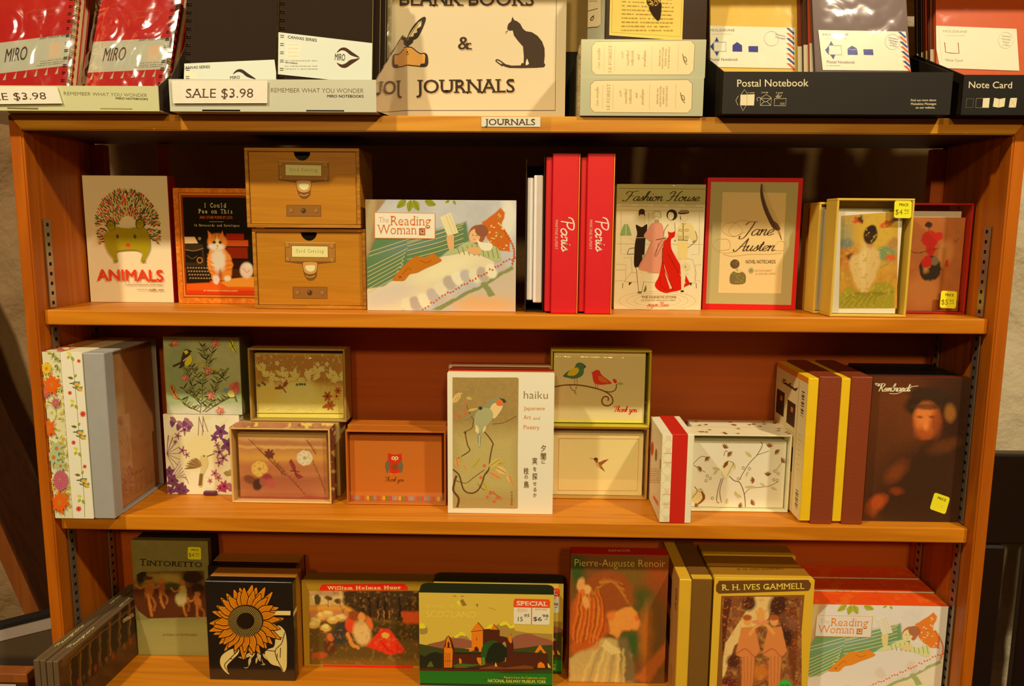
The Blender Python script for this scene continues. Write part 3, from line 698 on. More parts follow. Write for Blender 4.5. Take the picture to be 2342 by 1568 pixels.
sale_card(tr1, 'A1', [(-215, 812), (462, 778), (500, 978), (-190, 1014)], 'white sale price card on the left-hand notebook tray', (-232, 972), (362, 932), 82)
sale_card(tr2, 'A1', [(1535, 730), (2385, 724), (2388, 936), (1560, 942)], 'white sale price card on the tray of black notebooks', (1668, 890), (2262, 884), 84)

def ring_mesh(n, pitch, z0, r, wire, x, y):
    bm = bmesh.new()
    for i in range(n):
        pts = [(x + 0, y + r * math.cos(t), z0 + i * pitch + k * .0) for t in [0] for k in [0]]
        ctr = Vector((x, y, z0 + i * pitch)); seg = 10
        for dz in (0, .0022):
            prev = None
            for j in range(seg + 1):
                t = math.pi * 2 * j / seg; p = ctr + Vector((r * math.cos(t) * .9, r * math.sin(t), dz))
                o1 = Vector((math.cos(t), math.sin(t), 0)) * wire; o2 = Vector((0, 0, wire))
                cur = [bm.verts.new(p + o1), bm.verts.new(p + o2), bm.verts.new(p - o1), bm.verts.new(p - o2)]
                if prev:
                    for k in range(4): bm.faces.new([prev[k], prev[(k + 1) % 4], cur[(k + 1) % 4], cur[k]])
                prev = cur
    return bm
def notebook(name, label, bl, br, cr, Y, wdt, hgt, thk, lean, yaw, roll, mcov, group, z=.006, side='L', spiral=False, pages=None, dx=0.0, push=0.0):
    p = onY(*PX(cr, bl), Y); q = onY(*PX(cr, br), Y)
    m = (p + q) / 2; k = proj  # bottom hidden behind the tray lip
    t = thing(name, label, 'notebook', (m.x + dx, Y, ZTOP + z), (0, 0, 0), group)
    t.rotation_mode = 'XYZ'
    M = Euler((0, 0, yaw)).to_matrix() @ Euler((-lean, 0, 0)).to_matrix() @ Euler((0, roll, 0)).to_matrix()
    t.rotation_euler = M.to_euler()
    t.location += Euler((0, 0, yaw)).to_matrix() @ Vector((0, push / math.cos(lean), 0))
    bm = bmesh.new(); w = wdt / 2
    addbox(bm, -w, w, 0, .0012, 0, hgt, .0006); 
    from_bm('front_cover', bm, mcov, t)
    slab('page_block', (-w + .002, w - .0015, .0013, thk - .0013, .001, hgt - .001), pages or mat(c(226, 196, 140), .8), t, .0003)
    slab('back_cover', (-w, w, thk - .0012, thk, 0, hgt), mcov, t, .0005)
    if spiral:
        sx = -w + .004 if side == 'L' else w - .004
        from_bm('spiral_binding', ring_mesh(int(hgt / .0098) - 1, .0098, .006, thk * .62, .0005, sx, thk / 2), mat((.10, .06, .04), .3, .9, name='black_wire'), t, smooth=True)
    wm = Matrix.Translation(t.location) @ M.to_4x4()
    return t, wm, (wdt, hgt)
def nb_art(nb, cr, base=None, y=-.0003):
    t, wm, (w, h) = nb
    return Art(cr, (-w / 2, y, 0), (1, 0, 0), (0, 0, 1), w, h, None, wm, base)
def wrapper(nb, m, thk, over=.006, amp=1.0):
    t, wm, (w, h) = nb; nx, nz = 46, 60
    u, v = np.meshgrid(np.linspace(-w / 2 - over, w / 2 + over, nx), np.linspace(-.001, h + over, nz))
    sd = int(abs(t.location.x) * 1000) % 50
    y = -.0022 - .0045 * amp * np.abs(vnoise(u, v, .030, sd, 3) - .5) * 2 + .002 * (np.abs(u) / (w / 2 + over)) ** 8
    V = np.stack([u, y, v], -1).reshape(-1, 3); i = np.arange(nx * nz).reshape(nz, nx)
    Q = np.stack([i[:-1, :-1], i[:-1, 1:], i[1:, 1:], i[1:, :-1]], -1).reshape(-1, 4)
    mesh('cellophane_wrapper', V, [tuple(int(k) for k in q) for q in Q], m, t, smooth=True)
RED = mat(c(200, 22, 10), .4, name='red_cover'); BLK = mat(ca(48, 30, 14, 1.15), .8, 0, .12, name='black_canvas'); PAGE = mat(c(236, 206, 150), .8, name='page_edges')
GR = 'red wrapped spiral notebooks in the left tray'
def red_nb(label, bl, br, yaw, lean, roll, Y, cr='A1', big=True):
    nb = notebook('spiral_notebook', label, bl, br, cr, Y, .112, .155, .011, lean, yaw, roll, RED, GR, .012, 'R', True, PAGE)
    w, h = .112, .155
    a = nb_art(nb, 'A1')
    R = lambda x0, z0, x1, z1, col: a.rect(x0, z0, x1, z1, col)
    R(0, .0, w, h, c(208, 22, 10)); R(0, .046, w, .088, c(214, 210, 182))
    R(.083, .058, .1, .0785, c(246, 206, 170))
    a.build('belly_band', nb[0], PRINT)
    return nb
def local_text(nb, s, x0, z0, x1, hgt, col, **k):
    pass
r1 = red_nb('red spiral notebook at the far left of its tray, cut by the photo edge', (-170, 790), (590, 750), -.20, .30, -.07, .012)
r2 = red_nb('red spiral notebook with pale band, front one next to the black notebooks', (705, 760), (1415, 745), -.22, .32, .0, .014)
for nb, bx in ((r1, 0), (r2, 1)):
    w, h = .112, .155
    a = Art('A1', (-w / 2, -.0005, 0), (1, 0, 0), (0, 0, 1), w, h, [(0, 0), (1000, 0), (1000, 1384), (0, 1384)])   # own paper coordinates: 1000 wide
    g = lambda z: 1384 - z / w * 1000
    a.text('SOFT TOUCH SERIES', (600, g(.0855)), (985, g(.0855)), 22, c(90, 84, 60), .004, slant=.15)
    a.text('MIRO', (170, g(.0605)), (455, g(.0605)), 158, c(70, 56, 46), .0, slant=.05)
    tiny(a, 640, g(.0555), 960, g(.0525), 2, 9, c(150, 146, 120), 4); tiny(a, 600, g(.0500), 960, g(.0495), 1, 9, c(150, 146, 120), 7)
    for i in range(7): a.poly([(40 + i * 135, g(.036)), (80 + i * 135, g(.046)), (80 + i * 135, g(.036))], c(220, 200, 160), txt=True)
    a.text('ENJOY YOUR NOTEBOOK', (420, g(.124)), (820, g(.124)), 20, c(230, 120, 80), 0); a.text('SURPRISE YOU', (520, g(.116)), (760, g(.116)), 20, c(230, 120, 80), 0)
    a.build('band_print', nb[0]); wrapper(nb, CRINKLE, .011)
for k, ll in enumerate(('directly behind the leftmost notebook', 'second behind the leftmost notebook')):
    notebook('spiral_notebook', 'red wrapped notebook standing ' + ll, (-170, 790), (590, 750), 'A1', .012, .112, .155, .011, .30, -.20, -.07, RED, GR, .012, 'R', False, PAGE, -.006 * (k + 1), .015 * (k + 1))
for k, ll in enumerate(('directly behind the one next to the black notebooks', 'second behind the one next to the black notebooks')):
    notebook('spiral_notebook', 'red wrapped notebook ' + ll, (705, 760), (1415, 745), 'A1', .014, .112, .155, .011, .32, -.22, .0, RED, GR, .012, 'R', False, PAGE, -.002 * (k + 1), .015 * (k + 1))

GB = 'black canvas spiral notebooks'
def band(nb, cr, quad, txt, logo_at, w=.112, h=.155):
    """paper belly band that wraps the cover at a slant; quad in crop px on the cover"""
    t, wm, (w, h) = nb
    a = Art(cr, (-w / 2 - .0004, -.0009, 0), (1, 0, 0), (0, 0, 1), w + .0008, h, None, wm)
    a.poly(quad, c(222, 222, 198)); return a
def eye_logo(a, x, y, s, col, pale):
    a.poly([(x - .95 * s, y - .50 * s), (x - .6 * s, y - .9 * s), (x - .1 * s, y - .95 * s), (x + .5 * s, y - .55 * s), (x + 1.2 * s, y - .05 * s), (x + .75 * s, y - .12 * s), (x + .3 * s, y - .3 * s), (x - .1 * s, y - .62 * s), (x - .5 * s, y - .72 * s)], col, True, True)
    a.poly([(x - .95 * s, y + .45 * s), (x - .6 * s, y + .85 * s), (x - .1 * s, y + .92 * s), (x + .5 * s, y + .55 * s), (x + 1.2 * s, y + .05 * s), (x + .75 * s, y + .1 * s), (x + .3 * s, y + .2 * s), (x - .1 * s, y + .5 * s), (x - .5 * s, y + .62 * s)], col, True, True)
nb = notebook('spiral_notebook', 'black canvas notebook in the left half of its tray, behind the sale card', (1590, 740), (2490, 730), 'A1', -.012, .111, .165, .011, .16, -.03, .0, BLK, GB, .006, 'L', True, PAGE)
a = band(nb, 'A1', [(1580, 570), (2450, 532), (2480, 760), (1600, 765)], '', 0)
a.text('CANVAS SERIES', (1632, 618), (1875, 608), 24, c(50, 42, 34), .02); a.rect(*a.p((1640, 700)), *a.p((1755, 645)), c(246, 226, 190))
eye_logo(a, 2170, 710, 95, c(34, 24, 16), 0); a.text('MIRO', (2055, 706), (2142, 702), 26, c(40, 30, 22), .01)
a.build('belly_band', nb[0], GLOSS)
for k, (Y, dx) in enumerate(((.0125, .007), (.025, .013), (.0375, .018))):
    notebook('spiral_notebook', ('black canvas notebook first behind the left front one, pages showing', 'black canvas notebook second behind the left front one', 'black canvas notebook at the back of the left row')[k], (1590, 740), (2490, 730), 'A1', -.012, .111, .165, .011, .16, -.03, 0, BLK, GB, .006, 'L', False, PAGE, dx, Y)
nb = notebook('spiral_notebook', 'black canvas notebook with full pale band and eye emblem, right half of its tray', (325, 740), (1165, 745), 'A2', -.012, .112, .165, .011, .14, -.03, .0, BLK, GB, .006, 'L', True, PAGE)
a = band(nb, 'A2', [(328, 286), (1200, 388), (1190, 752), (330, 662)], '', 0)
a.text('CANVAS SERIES', (422, 342), (680, 373), 25, c(50, 42, 34), .02)
a.poly([(410, 375), (545, 385), (530, 530), (400, 520)], c(248, 226, 196)); tiny(a, 425, 400, 520, 500, 4, 5, c(215, 195, 165), 3)
eye_logo(a, 950, 517, 95, c(60, 40, 30), 0); a.text('MIRO', (842, 536), (932, 542), 58, c(60, 46, 36), .006)
tiny(a, 400, 542, 685, 572, 1, 9, c(170, 165, 140), 2); a.text('MIRO NOTEBOOKS', (400, 562), (510, 572), 10, c(60, 50, 40), .02); tiny(a, 395, 590, 700, 615, 2, 9, c(175, 170, 145), 9)
a.build('belly_band', nb[0], GLOSS)
for k, (Y, dx) in enumerate(((.0125, .006), (.025, .010))):
    nb = notebook('spiral_notebook', ('black canvas notebook behind the one with the eye emblem', 'rearmost black canvas notebook behind the eye emblem one')[k], (325, 740), (1165, 745), 'A2', -.012, .112, .165, .011, .14, -.03, 0, BLK, GB, .006, 'L', False, PAGE, dx, Y)
for k in range(2):
    nb = notebook('spiral_notebook', ('clear wrapped notebook at the right end of the tray, nearest the sign', 'second clear wrapped notebook from the sign, behind the black stack', 'third clear wrapped notebook from the sign, behind the black stack')[k], (700, 740), (1430, 740), 'A2', .034, .108, .165, .009, .14, -.03, 0, mat(c(190, 176, 140), .3), 'clear wrapped notebooks by the sign', .006, 'L', False, PAGE, -.018 - .003 * k, .0105 * k)
    if k == 0: wrapper(nb, CRINKLE, .011, .002, .4)

# pale board on a dark box, in the gap between the sign and the card boxes
p0 = onY(1262, 120, .14)
t = thing('storage_box', 'dark box in the gap between the sign and the grey-blue card boxes', 'box', (p0.x + .04, .14, ZTOP + .0004))
slab('box_body', (-.04, .04, 0, .024, 0, p0.z - ZTOP), mat((.012, .009, .007), .7), t); hb_ = p0.z - ZTOP
t = thing('placard', 'pale beige board standing on the dark box behind the sign', 'board', (p0.x + .04, .141, p0.z + .001))
slab('board', (-.05, .05, 0, .006, 0, .19), mat(c(214, 182, 130), .7), t)

# sign
b = Box('sign', 'white sign with quill, cat and blank books lettering standing on the top board', 'sign', 'A3', [(-1230, -250), (572, -250), (555, 1055), (-1230, 1055)], .073, ZTOP, .003)
b.body('board', mat(c(240, 214, 176, 1.25), .6))
a = b.front(c(240, 214, 176, 1.25), quad=False)
x0, y0, x1, y1 = -1140, -180, 480, 986
K = c(36, 28, 20)
a.line([(x0, y0), (480, y0), (468, y1), (x0, y1)], 7, K, False, closed=True)
def sh(tx, p0, p1, h):
    a.text(tx, (p0[0] + 7, p0[1] + 9), (p1[0] + 7, p1[1] + 9), h, c(196, 160, 118), .01, .05); a.text(tx, p0, p1, h, K, .012, .06)
sh('BLANK BOOKS', (-920, 52), (275, 52), 130); sh('JOURNALS', (-770, 832), (104, 824), 118); sh('&', (-398, 440), (-292, 440), 112)
# sitting cat, with its tail lying to the left
a.poly([(85, 150), (102, 180), (128, 190), (155, 212), (178, 255), (205, 278), (260, 288), (310, 320), (350, 370), (372, 430), (374, 500), (368, 560), (380, 580), (368, 600), (300, 605), (165, 608), (60, 606), (20, 595), (-10, 578), (-15, 568), (20, 572), (80, 586), (160, 584), (166, 566), (186, 562), (188, 500), (180, 415), (140, 370), (100, 318), (88, 270), (62, 275), (40, 262), (40, 245), (48, 215), (75, 190)], c(46, 34, 22))
a.line([(0, 590), (-60, 545), (-40, 535), (20, 575)], 10, c(46, 34, 22), True)
a.poly([(216, 525), (226, 548), (232, 570), (208, 582), (205, 560)], c(240, 214, 176), True)
for i in range(3): a.line([(48, 272), (24, 285 + 10 * i)], 2, c(60, 50, 40), False)
# writing hand and quill
ox = -2342
B2 = lambda pts: [(p[0] + ox, p[1]) for p in pts]
a.poly(B2([(1640, 150), (1655, 175), (1625, 260), (1585, 335), (1545, 360), (1540, 380), (1510, 405), (1488, 420), (1480, 380), (1490, 330), (1530, 250), (1590, 180)]), K, True)
a.poly(B2([(1618, 185), (1612, 235), (1575, 260), (1578, 290), (1548, 300), (1545, 325), (1510, 330), (1490, 365), (1505, 315), (1545, 255), (1590, 200)]), c(236, 206, 160))
a.line(B2([(1495, 350), (1560, 250), (1615, 190)]), 4, K)
a.poly(B2([(1490, 420), (1530, 425), (1575, 460), (1610, 480), (1650, 480), (1655, 580), (1560, 585), (1488, 580), (1430, 575), (1425, 500), (1455, 440)]), c(238, 172, 96), True)
a.line(B2([(1490, 420), (1530, 425), (1575, 460), (1610, 480), (1640, 475), (1668, 500), (1662, 588), (1560, 588), (1490, 580)]), 9, K); a.poly(B2([(1635, 468), (1672, 500), (1668, 592), (1600, 590), (1610, 570), (1645, 565), (1650, 500)]), K)
a.line(B2([(1480, 480), (1495, 488), (1505, 478)]), 5, K); a.ell(1490 + ox, 465, 6, 10, K)
a.build('face_print', b.t)

# shelf label
b = Box('shelf_label', 'small white journals label in a clear holder on the top board edge', 'label', 'A3', [(-192, 1040), (432, 1040), (432, 1150), (-192, 1150)], -.0018, ZT0 + .001, .0014, h=.0165)
a = b.front(None, .0010, quad=False); P = [a.p(q) for q in ((-192, 1042), (336, 1042), (336, 1130), (-192, 1130))]
a.rect(P[0][0], P[3][1], P[1][0], P[0][1], c(250, 232, 200)); a.text('JOURNALS', (-158, 1116), (288, 1116), 54, c(70, 52, 44), .008, .05); a.build('paper_insert', b.t)
slab('clear_holder', (-b.w / 2, b.w / 2, -.0002, .0006, 0, b.h), CLEAR, b.t, .0002)

# forest note card boxes
FB = mat(c(170, 176, 148), .35, name='grey_blue_card'); FG = 'grey-blue note card boxes with cream labels'
def forest(label, quad, Y, zb, lbl, dep=.15):
    b = Box('card_box', label, 'card box', 'A3', quad, Y, zb, dep, FG, h=.0435)
    b.body('box_body', FB)
    a = b.left(c(200, 176, 120), .004, .05)
    a.grid(lambda p: (p.mottle(30, .5), p.speck(12, .6, (120, 96, 60))), (206, 180, 124)); a.build('torn_edge', b.t)
    a = b.front(c(176, 184, 156)); x0, y0, x1, y1 = lbl
    k = 38
    oc = [(x0, y0 + k), (x0 + k, y0), (x1 - k, y0), (x1, y0 + k), (x1 - 4, y1 - k), (x1 - k - 4, y1), (x0 + k, y1 - 6), (x0, y1 - k - 6)]
    a.poly(oc, c(246, 214, 166)); a.line(oc, 4, c(110, 96, 64), False, closed=True)
    def vt(x, s, hgt, col, z0=.1, z1=.9, **kw): a.text(s, (x, y1 - (y1 - y0) * z0), (x + 3, y1 - (y1 - y0) * z1), hgt, col, **kw)
    G = c(196, 166, 124); H = (y1 - y0)
    for fx in (.125, .228, .59, .845): a.line([(x0 + (x1 - x0) * fx, y0 + H * .13), (x0 + (x1 - x0) * fx - 3, y0 + H * .87)], 3, G, False)
    X = lambda f: x0 + (x1 - x0) * f
    a.script('Lisa Canples', (X(.08), y1 - H * .2), (X(.08), y1 - H * .8), 14, G, 1, 3); vt(X(.195), 'LE FOREST', 28, G, serif=.06)
    for f, s, z0, z1 in ((.31, '20', .5, .68), (.365, 'Assorted', .28, .72), (.41, 'Notecards', .28, .72), (.47, 'and', .45, .6), (.53, 'Envelopes', .25, .72)):
        a.script(s.lower() if s != '20' else 'so', (X(f), y1 - H * z0), (X(f), y1 - H * z1), 14, G, 1, 3)
    for f, s, z0, z1 in ((.672, 'PRINTED ON', .28, .74), (.70, '100% RECYCLED', .2, .82), (.73, 'PAPER WITH', .28, .76), (.76, 'SOY BASED INKS', .2, .82)): vt(X(f), s, 13, G, z0, z1, serif=.06)
    a.line([(X(.885), y1 - H * .62), (X(.9), y1 - H * .45), (X(.925), y1 - H * .38), (X(.92), y1 - H * .5), (X(.895), y1 - H * .52), (X(.905), y1 - H * .38), (X(.93), y1 - H * .3)][::1], 4, c(90, 76, 50), txt=True)
    a.build('label_print', b.t, GLOSS)
    return b
f1 = forest('grey-blue note card box with cream label, lower one of its stack', [(692, 682), (1797, 698), (1783, 1022), (690, 1018)], -.004, ZTOP, (785, 710, 1695, 995))
f2 = forest('grey-blue note card box with cream label, upper one of its stack', [(700, 346), (1812, 362), (1808, 690), (695, 680)], -.002, ZTOP + .0438, (796, 368, 1712, 662))
zz = ZTOP + .0438 + .0438
p = onY(*PX('A3', (905, 330)), .006)
t = thing('card_box', 'standing grey-blue box with an acorn on a yellowed page', 'card box', (p.x, .006, zz + .0008), (0, 0, .28), FG)
wd, dp, ht = .135, .058, .106
wm = Matrix.Translation(t.location) @ Euler((0, 0, .28)).to_matrix().to_4x4()
slab('box_body', (0, wd, .004, dp, 0, ht), FB, t); slab('front_frame', (0.002, wd - .002, 0, .0038, .001, ht), mat(c(50, 38, 22), .4), t)
a = Art('A3', (0, dp, 0), (0, -1, 0), (0, 0, 1), dp, ht, None, wm, c(180, 188, 162))
oc = [(730, -300), (880, -300), (878, 215), (850, 240), (745, 250), (728, 215)]; a.poly(oc, c(246, 216, 170)); a.line(oc, 4, c(90, 76, 50), False, closed=True)
a.line([(742, 104), (850, 76)], 3, c(90, 76, 50), False); a.line([(780, 180), (800, 150), (815, 160), (795, 182), (785, 165), (815, 138)], 4, c(70, 56, 40), txt=True); tiny(a, 750, 10, 850, 10, 1, 8, c(190, 160, 120))
a.build('spine_label', t, GLOSS)
a = Art('A3', (.006, -.0004, .006), (1, 0, 0), (0, 0, 1), wd - .04, ht - .012, [(930, -290), (1565, -290), (1562, 338), (930, 296)], None, c(246, 208, 120))
a.line([(950, -250), (1545, -250), (1545, 308), (948, 275)], 3, c(150, 116, 50), False, closed=True)
for r in range(12):
    yy = -60 + r * 29
    x1 = (1210 if 0 <= yy <= 80 else 1470); tiny(a, 1025, yy, x1, yy, 1, 12, c(196, 158, 84), r + 20)
    if yy < 80: tiny(a, 1365, yy, 1470, yy, 1, 12, c(196, 158, 84), r + 60)
a.poly([(1255, 85), (1350, 50), (1358, 120), (1350, 175), (1330, 186), (1300, 165), (1270, 130)], c(46, 38, 26), True)
a.ell(1290, 40, 62, 48, c(60, 46, 24), -15); 
R = random.Random(5)
for i in range(90):
    th, rr = R.uniform(0, 6.28), R.random() ** .5; x, y = 1290 + 56 * rr * math.cos(th), 38 + 42 * rr * math.sin(th); a.ell(x, y, 4.2, 3.4, c(226, 186, 100), n=6)
a.build('acorn_page', t, GLOSS)

# black notebook trays on the right
BC = mat((.006, .0045, .003), .6, 0, .08, name='black_card'); BCI = mat((.022, .016, .010), .6, 0, .1, name='black_card_inside')
trp = tray('display_tray', 'black postal notebook tray on the top board', 'A3', [(1975, 612), (4020, 672), (3985, 1058), (1952, 1020)], -.024, .092, .145, BC, .0, 'black notebook trays on the top board', BCI)
a = trp.front((.010, .008, .006), -.0002); Wt = c(238, 216, 176)
a.crop = 'A3'
T4 = lambda x, y: (x + 2310.6, y)
a.text('Postal Notebook', (2100, 762), T4(446, 772), 68, Wt, .004)
def ln(pts, w=3, col=Wt, sm=False, closed=False): a.line(pts, w, col, sm, closed=closed, txt=True)
ln([(2130, 845), (2168, 790), (2195, 835)]); ln([(2110, 850), (2085, 895), (2105, 940)]); ln([(2130, 945), (2150, 995), (2180, 945)]); a.poly([(2130, 840), (2262, 838), (2255, 945), (2125, 942)], Wt, txt=True); ln([(2192, 842), (2190, 940)], 3, c(150, 130, 100))
ox = 2310.6
Q = lambda *p: [(x + ox, y) for x, y in p]
ln(Q((5, 880), (107, 880), (100, 948), (2, 946)), closed=True); ln(Q((5, 880), (50, 915), (107, 880))); ln(Q((2, 946), (40, 908))); ln(Q((100, 948), (64, 908))); ln(Q((8, 875), (58, 842), (107, 875))); ln([(2290, 905), (2282, 880), (2302, 868), (2318, 880)], sm=True)
ln(Q((135, 883), (242, 883), (235, 953), (130, 950)), closed=True); ln(Q((145, 860), (160, 872), (178, 860), (170, 846), (158, 858), (180, 872), (200, 850)), 4, Wt, True); a.poly(Q((186, 922), (228, 922), (226, 944), (184, 944)), c(110, 100, 80), txt=True)
for s, x, y in (('1 write', 2200, 828), ('2 wrap', 2325, 828), ('3 send', 2458, 834)): a.text(s, (x, y), (x + 60, y), 13, Wt, .01, slant=.2)
for s, x, y in (('Find out more about', 1345, 930), ('Moleskine Messages', 1345, 964), ('on our website.', 1385, 998)): a.text(s, (x + ox, y), (1560 + ox if 'our' not in s else 1550 + ox, y + 2), 20, Wt, .008)
a.build('front_print', trp.t, PRINT)
trn = tray('display_tray', 'black note card tray at the right end of the top board', 'A4', [(1806, 650), (3400, 690), (3380, 1110), (1775, 1062)], -.024, .092, .145, BC, .0, 'black notebook trays on the top board', BCI)
a = trn.front((.005, .004, .003), -.0002)
a.text('Note Card', (1845, 786), (2224, 798), 66, Wt, .004)
ln([(1828, 895), (1888, 897), (1880, 990), (1818, 986)], 3, c(120, 108, 86), closed=True); ln([(1912, 895), (2030, 895), (2022, 994), (1905, 990)], 3, c(150, 136, 110), closed=True)
a.poly([(1972, 895), (2030, 893), (2022, 994), (1965, 992)], Wt, txt=True); a.poly([(2070, 892), (2115, 906), (2168, 896), (2160, 984), (2110, 996), (2058, 984)], Wt, txt=True); ln([(2115, 906), (2110, 996)], 3, c(140, 124, 96)); a.poly([(2212, 898), (2272, 898), (2262, 998), (2198, 996)], Wt, txt=True); ln([(2212, 898), (2240, 950), (2272, 898)], 3, c(160, 140, 110)); ln([(2198, 996), (2230, 945), (2262, 998)], 3, c(160, 140, 110))
a.build('front_print', trn.t)
GP = 'slim wrapped notebooks in the black trays'
def slim(label, bl, br, cr, col, Y, lean=.2, yaw=0.0, roll=0.0, w=.116, dx=0, push=0):
    return notebook('slim_notebook', label, bl, br, cr, Y, w, .17, .006, lean, yaw, roll, mat(c(*col), .45, name='card_cover'), GP, .0068, 'L', False, PAGE, dx, push)
def airmail(nb, cr, quad, stripes, blue=True):
    t, wm, (w, h) = nb
    a = Art(cr, (-w / 2 - .0003, -.0006, 0), (1, 0, 0), (0, 0, 1), w + .0006, h, None, wm); a.poly(quad, c(250, 234, 196)); return a
BL = (50, 62, 150); OR = (236, 96, 50)
n1 = slim('yellow slim notebook with airmail band at the left of the postal notebook tray', (1900, 690), (2680, 700), 'A3', (236, 184, 70), .052, .17, .0, -.01)
a = airmail(n1, 'A3', [(1800, 228), (2612, 248), (2612, 612), (1840, 598)], 0)
a.text('MOLESKINE', (1842, 280), (2070, 280), 20, c(110, 80, 90), -.004); tiny(a, 1842, 305, 2055, 305, 1, 8, c(230, 190, 170))
bl = c(*BL)
a.poly([(1890, 370), (1910, 330), (1928, 372)], bl, txt=True); a.poly([(1880, 380), (1850, 415), (1882, 455)], bl, txt=True); a.poly([(1890, 462), (1912, 502), (1930, 462)], bl, txt=True); a.line([(1884, 376), (1992, 376), (1992, 460), (1884, 458)], 3, bl, False, closed=True, txt=True)
a.poly([(2050, 405), (2090, 375), (2135, 405), (2136, 462), (2050, 460)], bl, txt=True); a.poly([(2192, 412), (2278, 412), (2278, 466), (2194, 464)], bl, txt=True)
a.text('Postal Notebook', (1850, 542), (2100, 542), 24, c(130, 100, 100), .0)
def stripes(xs, y0, y1, n, dx0):
    for i in range(n):
        y = y0 + (y1 - y0) * i / n
        x = xs + dx0 * i / n
        a.poly([(x, y), (x + 26, y), (x + 72, y + 42), (x + 70, y + 62)], bl if i % 2 == 0 else c(*OR), txt=True)
stripes(2528, 250, 610, 8, 4)
a.line([(2398 + 65 * math.cos(t * .4), 345 + 65 * math.sin(t * .4)) for t in range(16)], 3, c(190, 170, 170), txt=True)
for k in range(2): a.text(('Moleskine', 'Messages')[k], (2432, 312 + k * 24), (2520, 330 + k * 22), 13, c(150, 140, 170), .01, slant=.1)
a.build('airmail_band', n1[0], GLOSS)
n2 = slim('navy slim notebook with airmail band in the middle of the postal notebook tray', (545, 690), (1345, 700), 'A4', (84, 66, 66), .022, .19, .03, -.035)
a = airmail(n2, 'A4', [(505, 268), (1285, 282), (1330, 632), (545, 625)], 0)
a.text('MOLESKINE', (546, 320), (775, 318), 20, c(110, 90, 110), -.002); tiny(a, 560, 344, 760, 344, 1, 8, c(210, 190, 180))
a.poly([(602, 402), (618, 366), (640, 402)], bl, txt=True); a.poly([(600, 406), (566, 446), (596, 490)], bl, txt=True); a.poly([(612, 490), (640, 530), (656, 490)], bl, txt=True); a.line([(598, 406), (708, 408), (716, 490), (604, 488)], 3, bl, False, closed=True, txt=True)
a.poly([(766, 434), (806, 408), (850, 432), (858, 490), (768, 490)], bl, txt=True); a.poly([(906, 440), (992, 440), (998, 492), (912, 490)], bl, txt=True); a.line([(766, 436), (810, 446), (850, 436)], 3, c(200, 200, 220), False, txt=True)
a.text('Postal Notebook', (582, 564), (832, 568), 25, c(110, 96, 110)); tiny(a, 582, 586, 705, 588, 1, 9, c(170, 160, 160))
stripes(1215, 284, 630, 8, 56)
a.line([(1168 + 66 * math.cos(t * .4), 374 + 68 * math.sin(t * .4)) for t in range(16)], 3, c(180, 176, 190), txt=True)
for k in range(4): a.text(('Moleskine', 'Messages', 'Paper', 'to Share')[k], (1132 + 10 * (k > 1), 342 + k * 22), (1216 - 8 * (k > 1), 356 + k * 22), 13, c(150, 146, 180), .01, slant=.1)
a.build('airmail_band', n2[0], GLOSS)
n3 = slim('rust orange note card pad with cream band in the right-hand black tray', (1660, 690), (2350, 700), 'A4', (206, 84, 12), .057, .17, .0, -.012, .112)
a = airmail(n3, 'A4', [(1520, 228), (2275, 258), (2300, 632), (1590, 606)], 0)
a.text('MOLESKINE', (1618, 288), (1832, 294), 20, c(180, 160, 140), -.004); tiny(a, 1630, 318, 1815, 320, 1, 8, c(220, 196, 170))
a.line([(1632, 378), (1642, 468), (1690, 474), (1762, 476), (1752, 380)], 6, c(150, 50, 40), False, txt=True); a.text('Note Card', (1640, 546), (1790, 552), 24, c(180, 160, 140))
for y in range(0, 26): a.line([(1575 + y * 1.2, 250 + y * 11), (1576 + y * 1.2, 256 + y * 11)], 2, c(190, 170, 130), False)
a.line([(2178 + 66 * math.cos(t * .4), 360 + 72 * math.sin(t * .4)) for t in range(16)], 3, c(220, 208, 180), txt=True)
for k in range(4): a.text(('Moleskine', 'Messages', 'Paper', 'to Share')[k], (2142 + 10 * (k > 1), 326 + k * 26), (2222 - 8 * (k > 1), 334 + k * 26), 13, c(200, 190, 166), .01)
a.build('airmail_band', n3[0], GLOSS)
for n, cc in ((n1, 1), (n2, 0), (n3, 0)): 
    wrapper(n, SOFT, .006, .002, .25)
cols = [(120, 60, 34), (70, 44, 30), (180, 74, 30), (60, 50, 46)]
names = ['brown', 'dark brown', 'rust', 'charcoal']
def backrow(src, cr, bl, br, n, dx, Y0, lean, where, colset):
    for k in range(n):
        nb = slim('%s slim notebook standing %s behind the %s' % (names[colset[k]], ('directly', 'second', 'third', 'fourth')[k], where), bl, br, cr, cols[colset[k]], Y0, lean, .0, -.008, .116, dx * (k + 1), .0085 * (k + 1))
        t, wm, (w, h) = nb
        a = Art(cr, (-w / 2 - .0003, -.0005, 0), (1, 0, 0), (0, 0, 1), w + .0006, h, [(0, 0), (100, 0), (100, 150), (0, 150)]); a.rect(0, .045, w, .09, c(250, 230, 190)); a.build('band', t, GLOSS)
backrow(n2, 'A4', (545, 690), (1345, 700), 4, -.0044, .022, .19, 'navy notebook', (2, 1, 0, 3))
backrow(n3, 'A4', (1660, 690), (2350, 700), 4, -.0015, .057, .17, 'rust orange note card pad', (0, 2, 1, 3))
backrow(n1, 'A3', (1900, 690), (2680, 700), 2, .0005, .052, .17, 'yellow notebook', (3, 1))

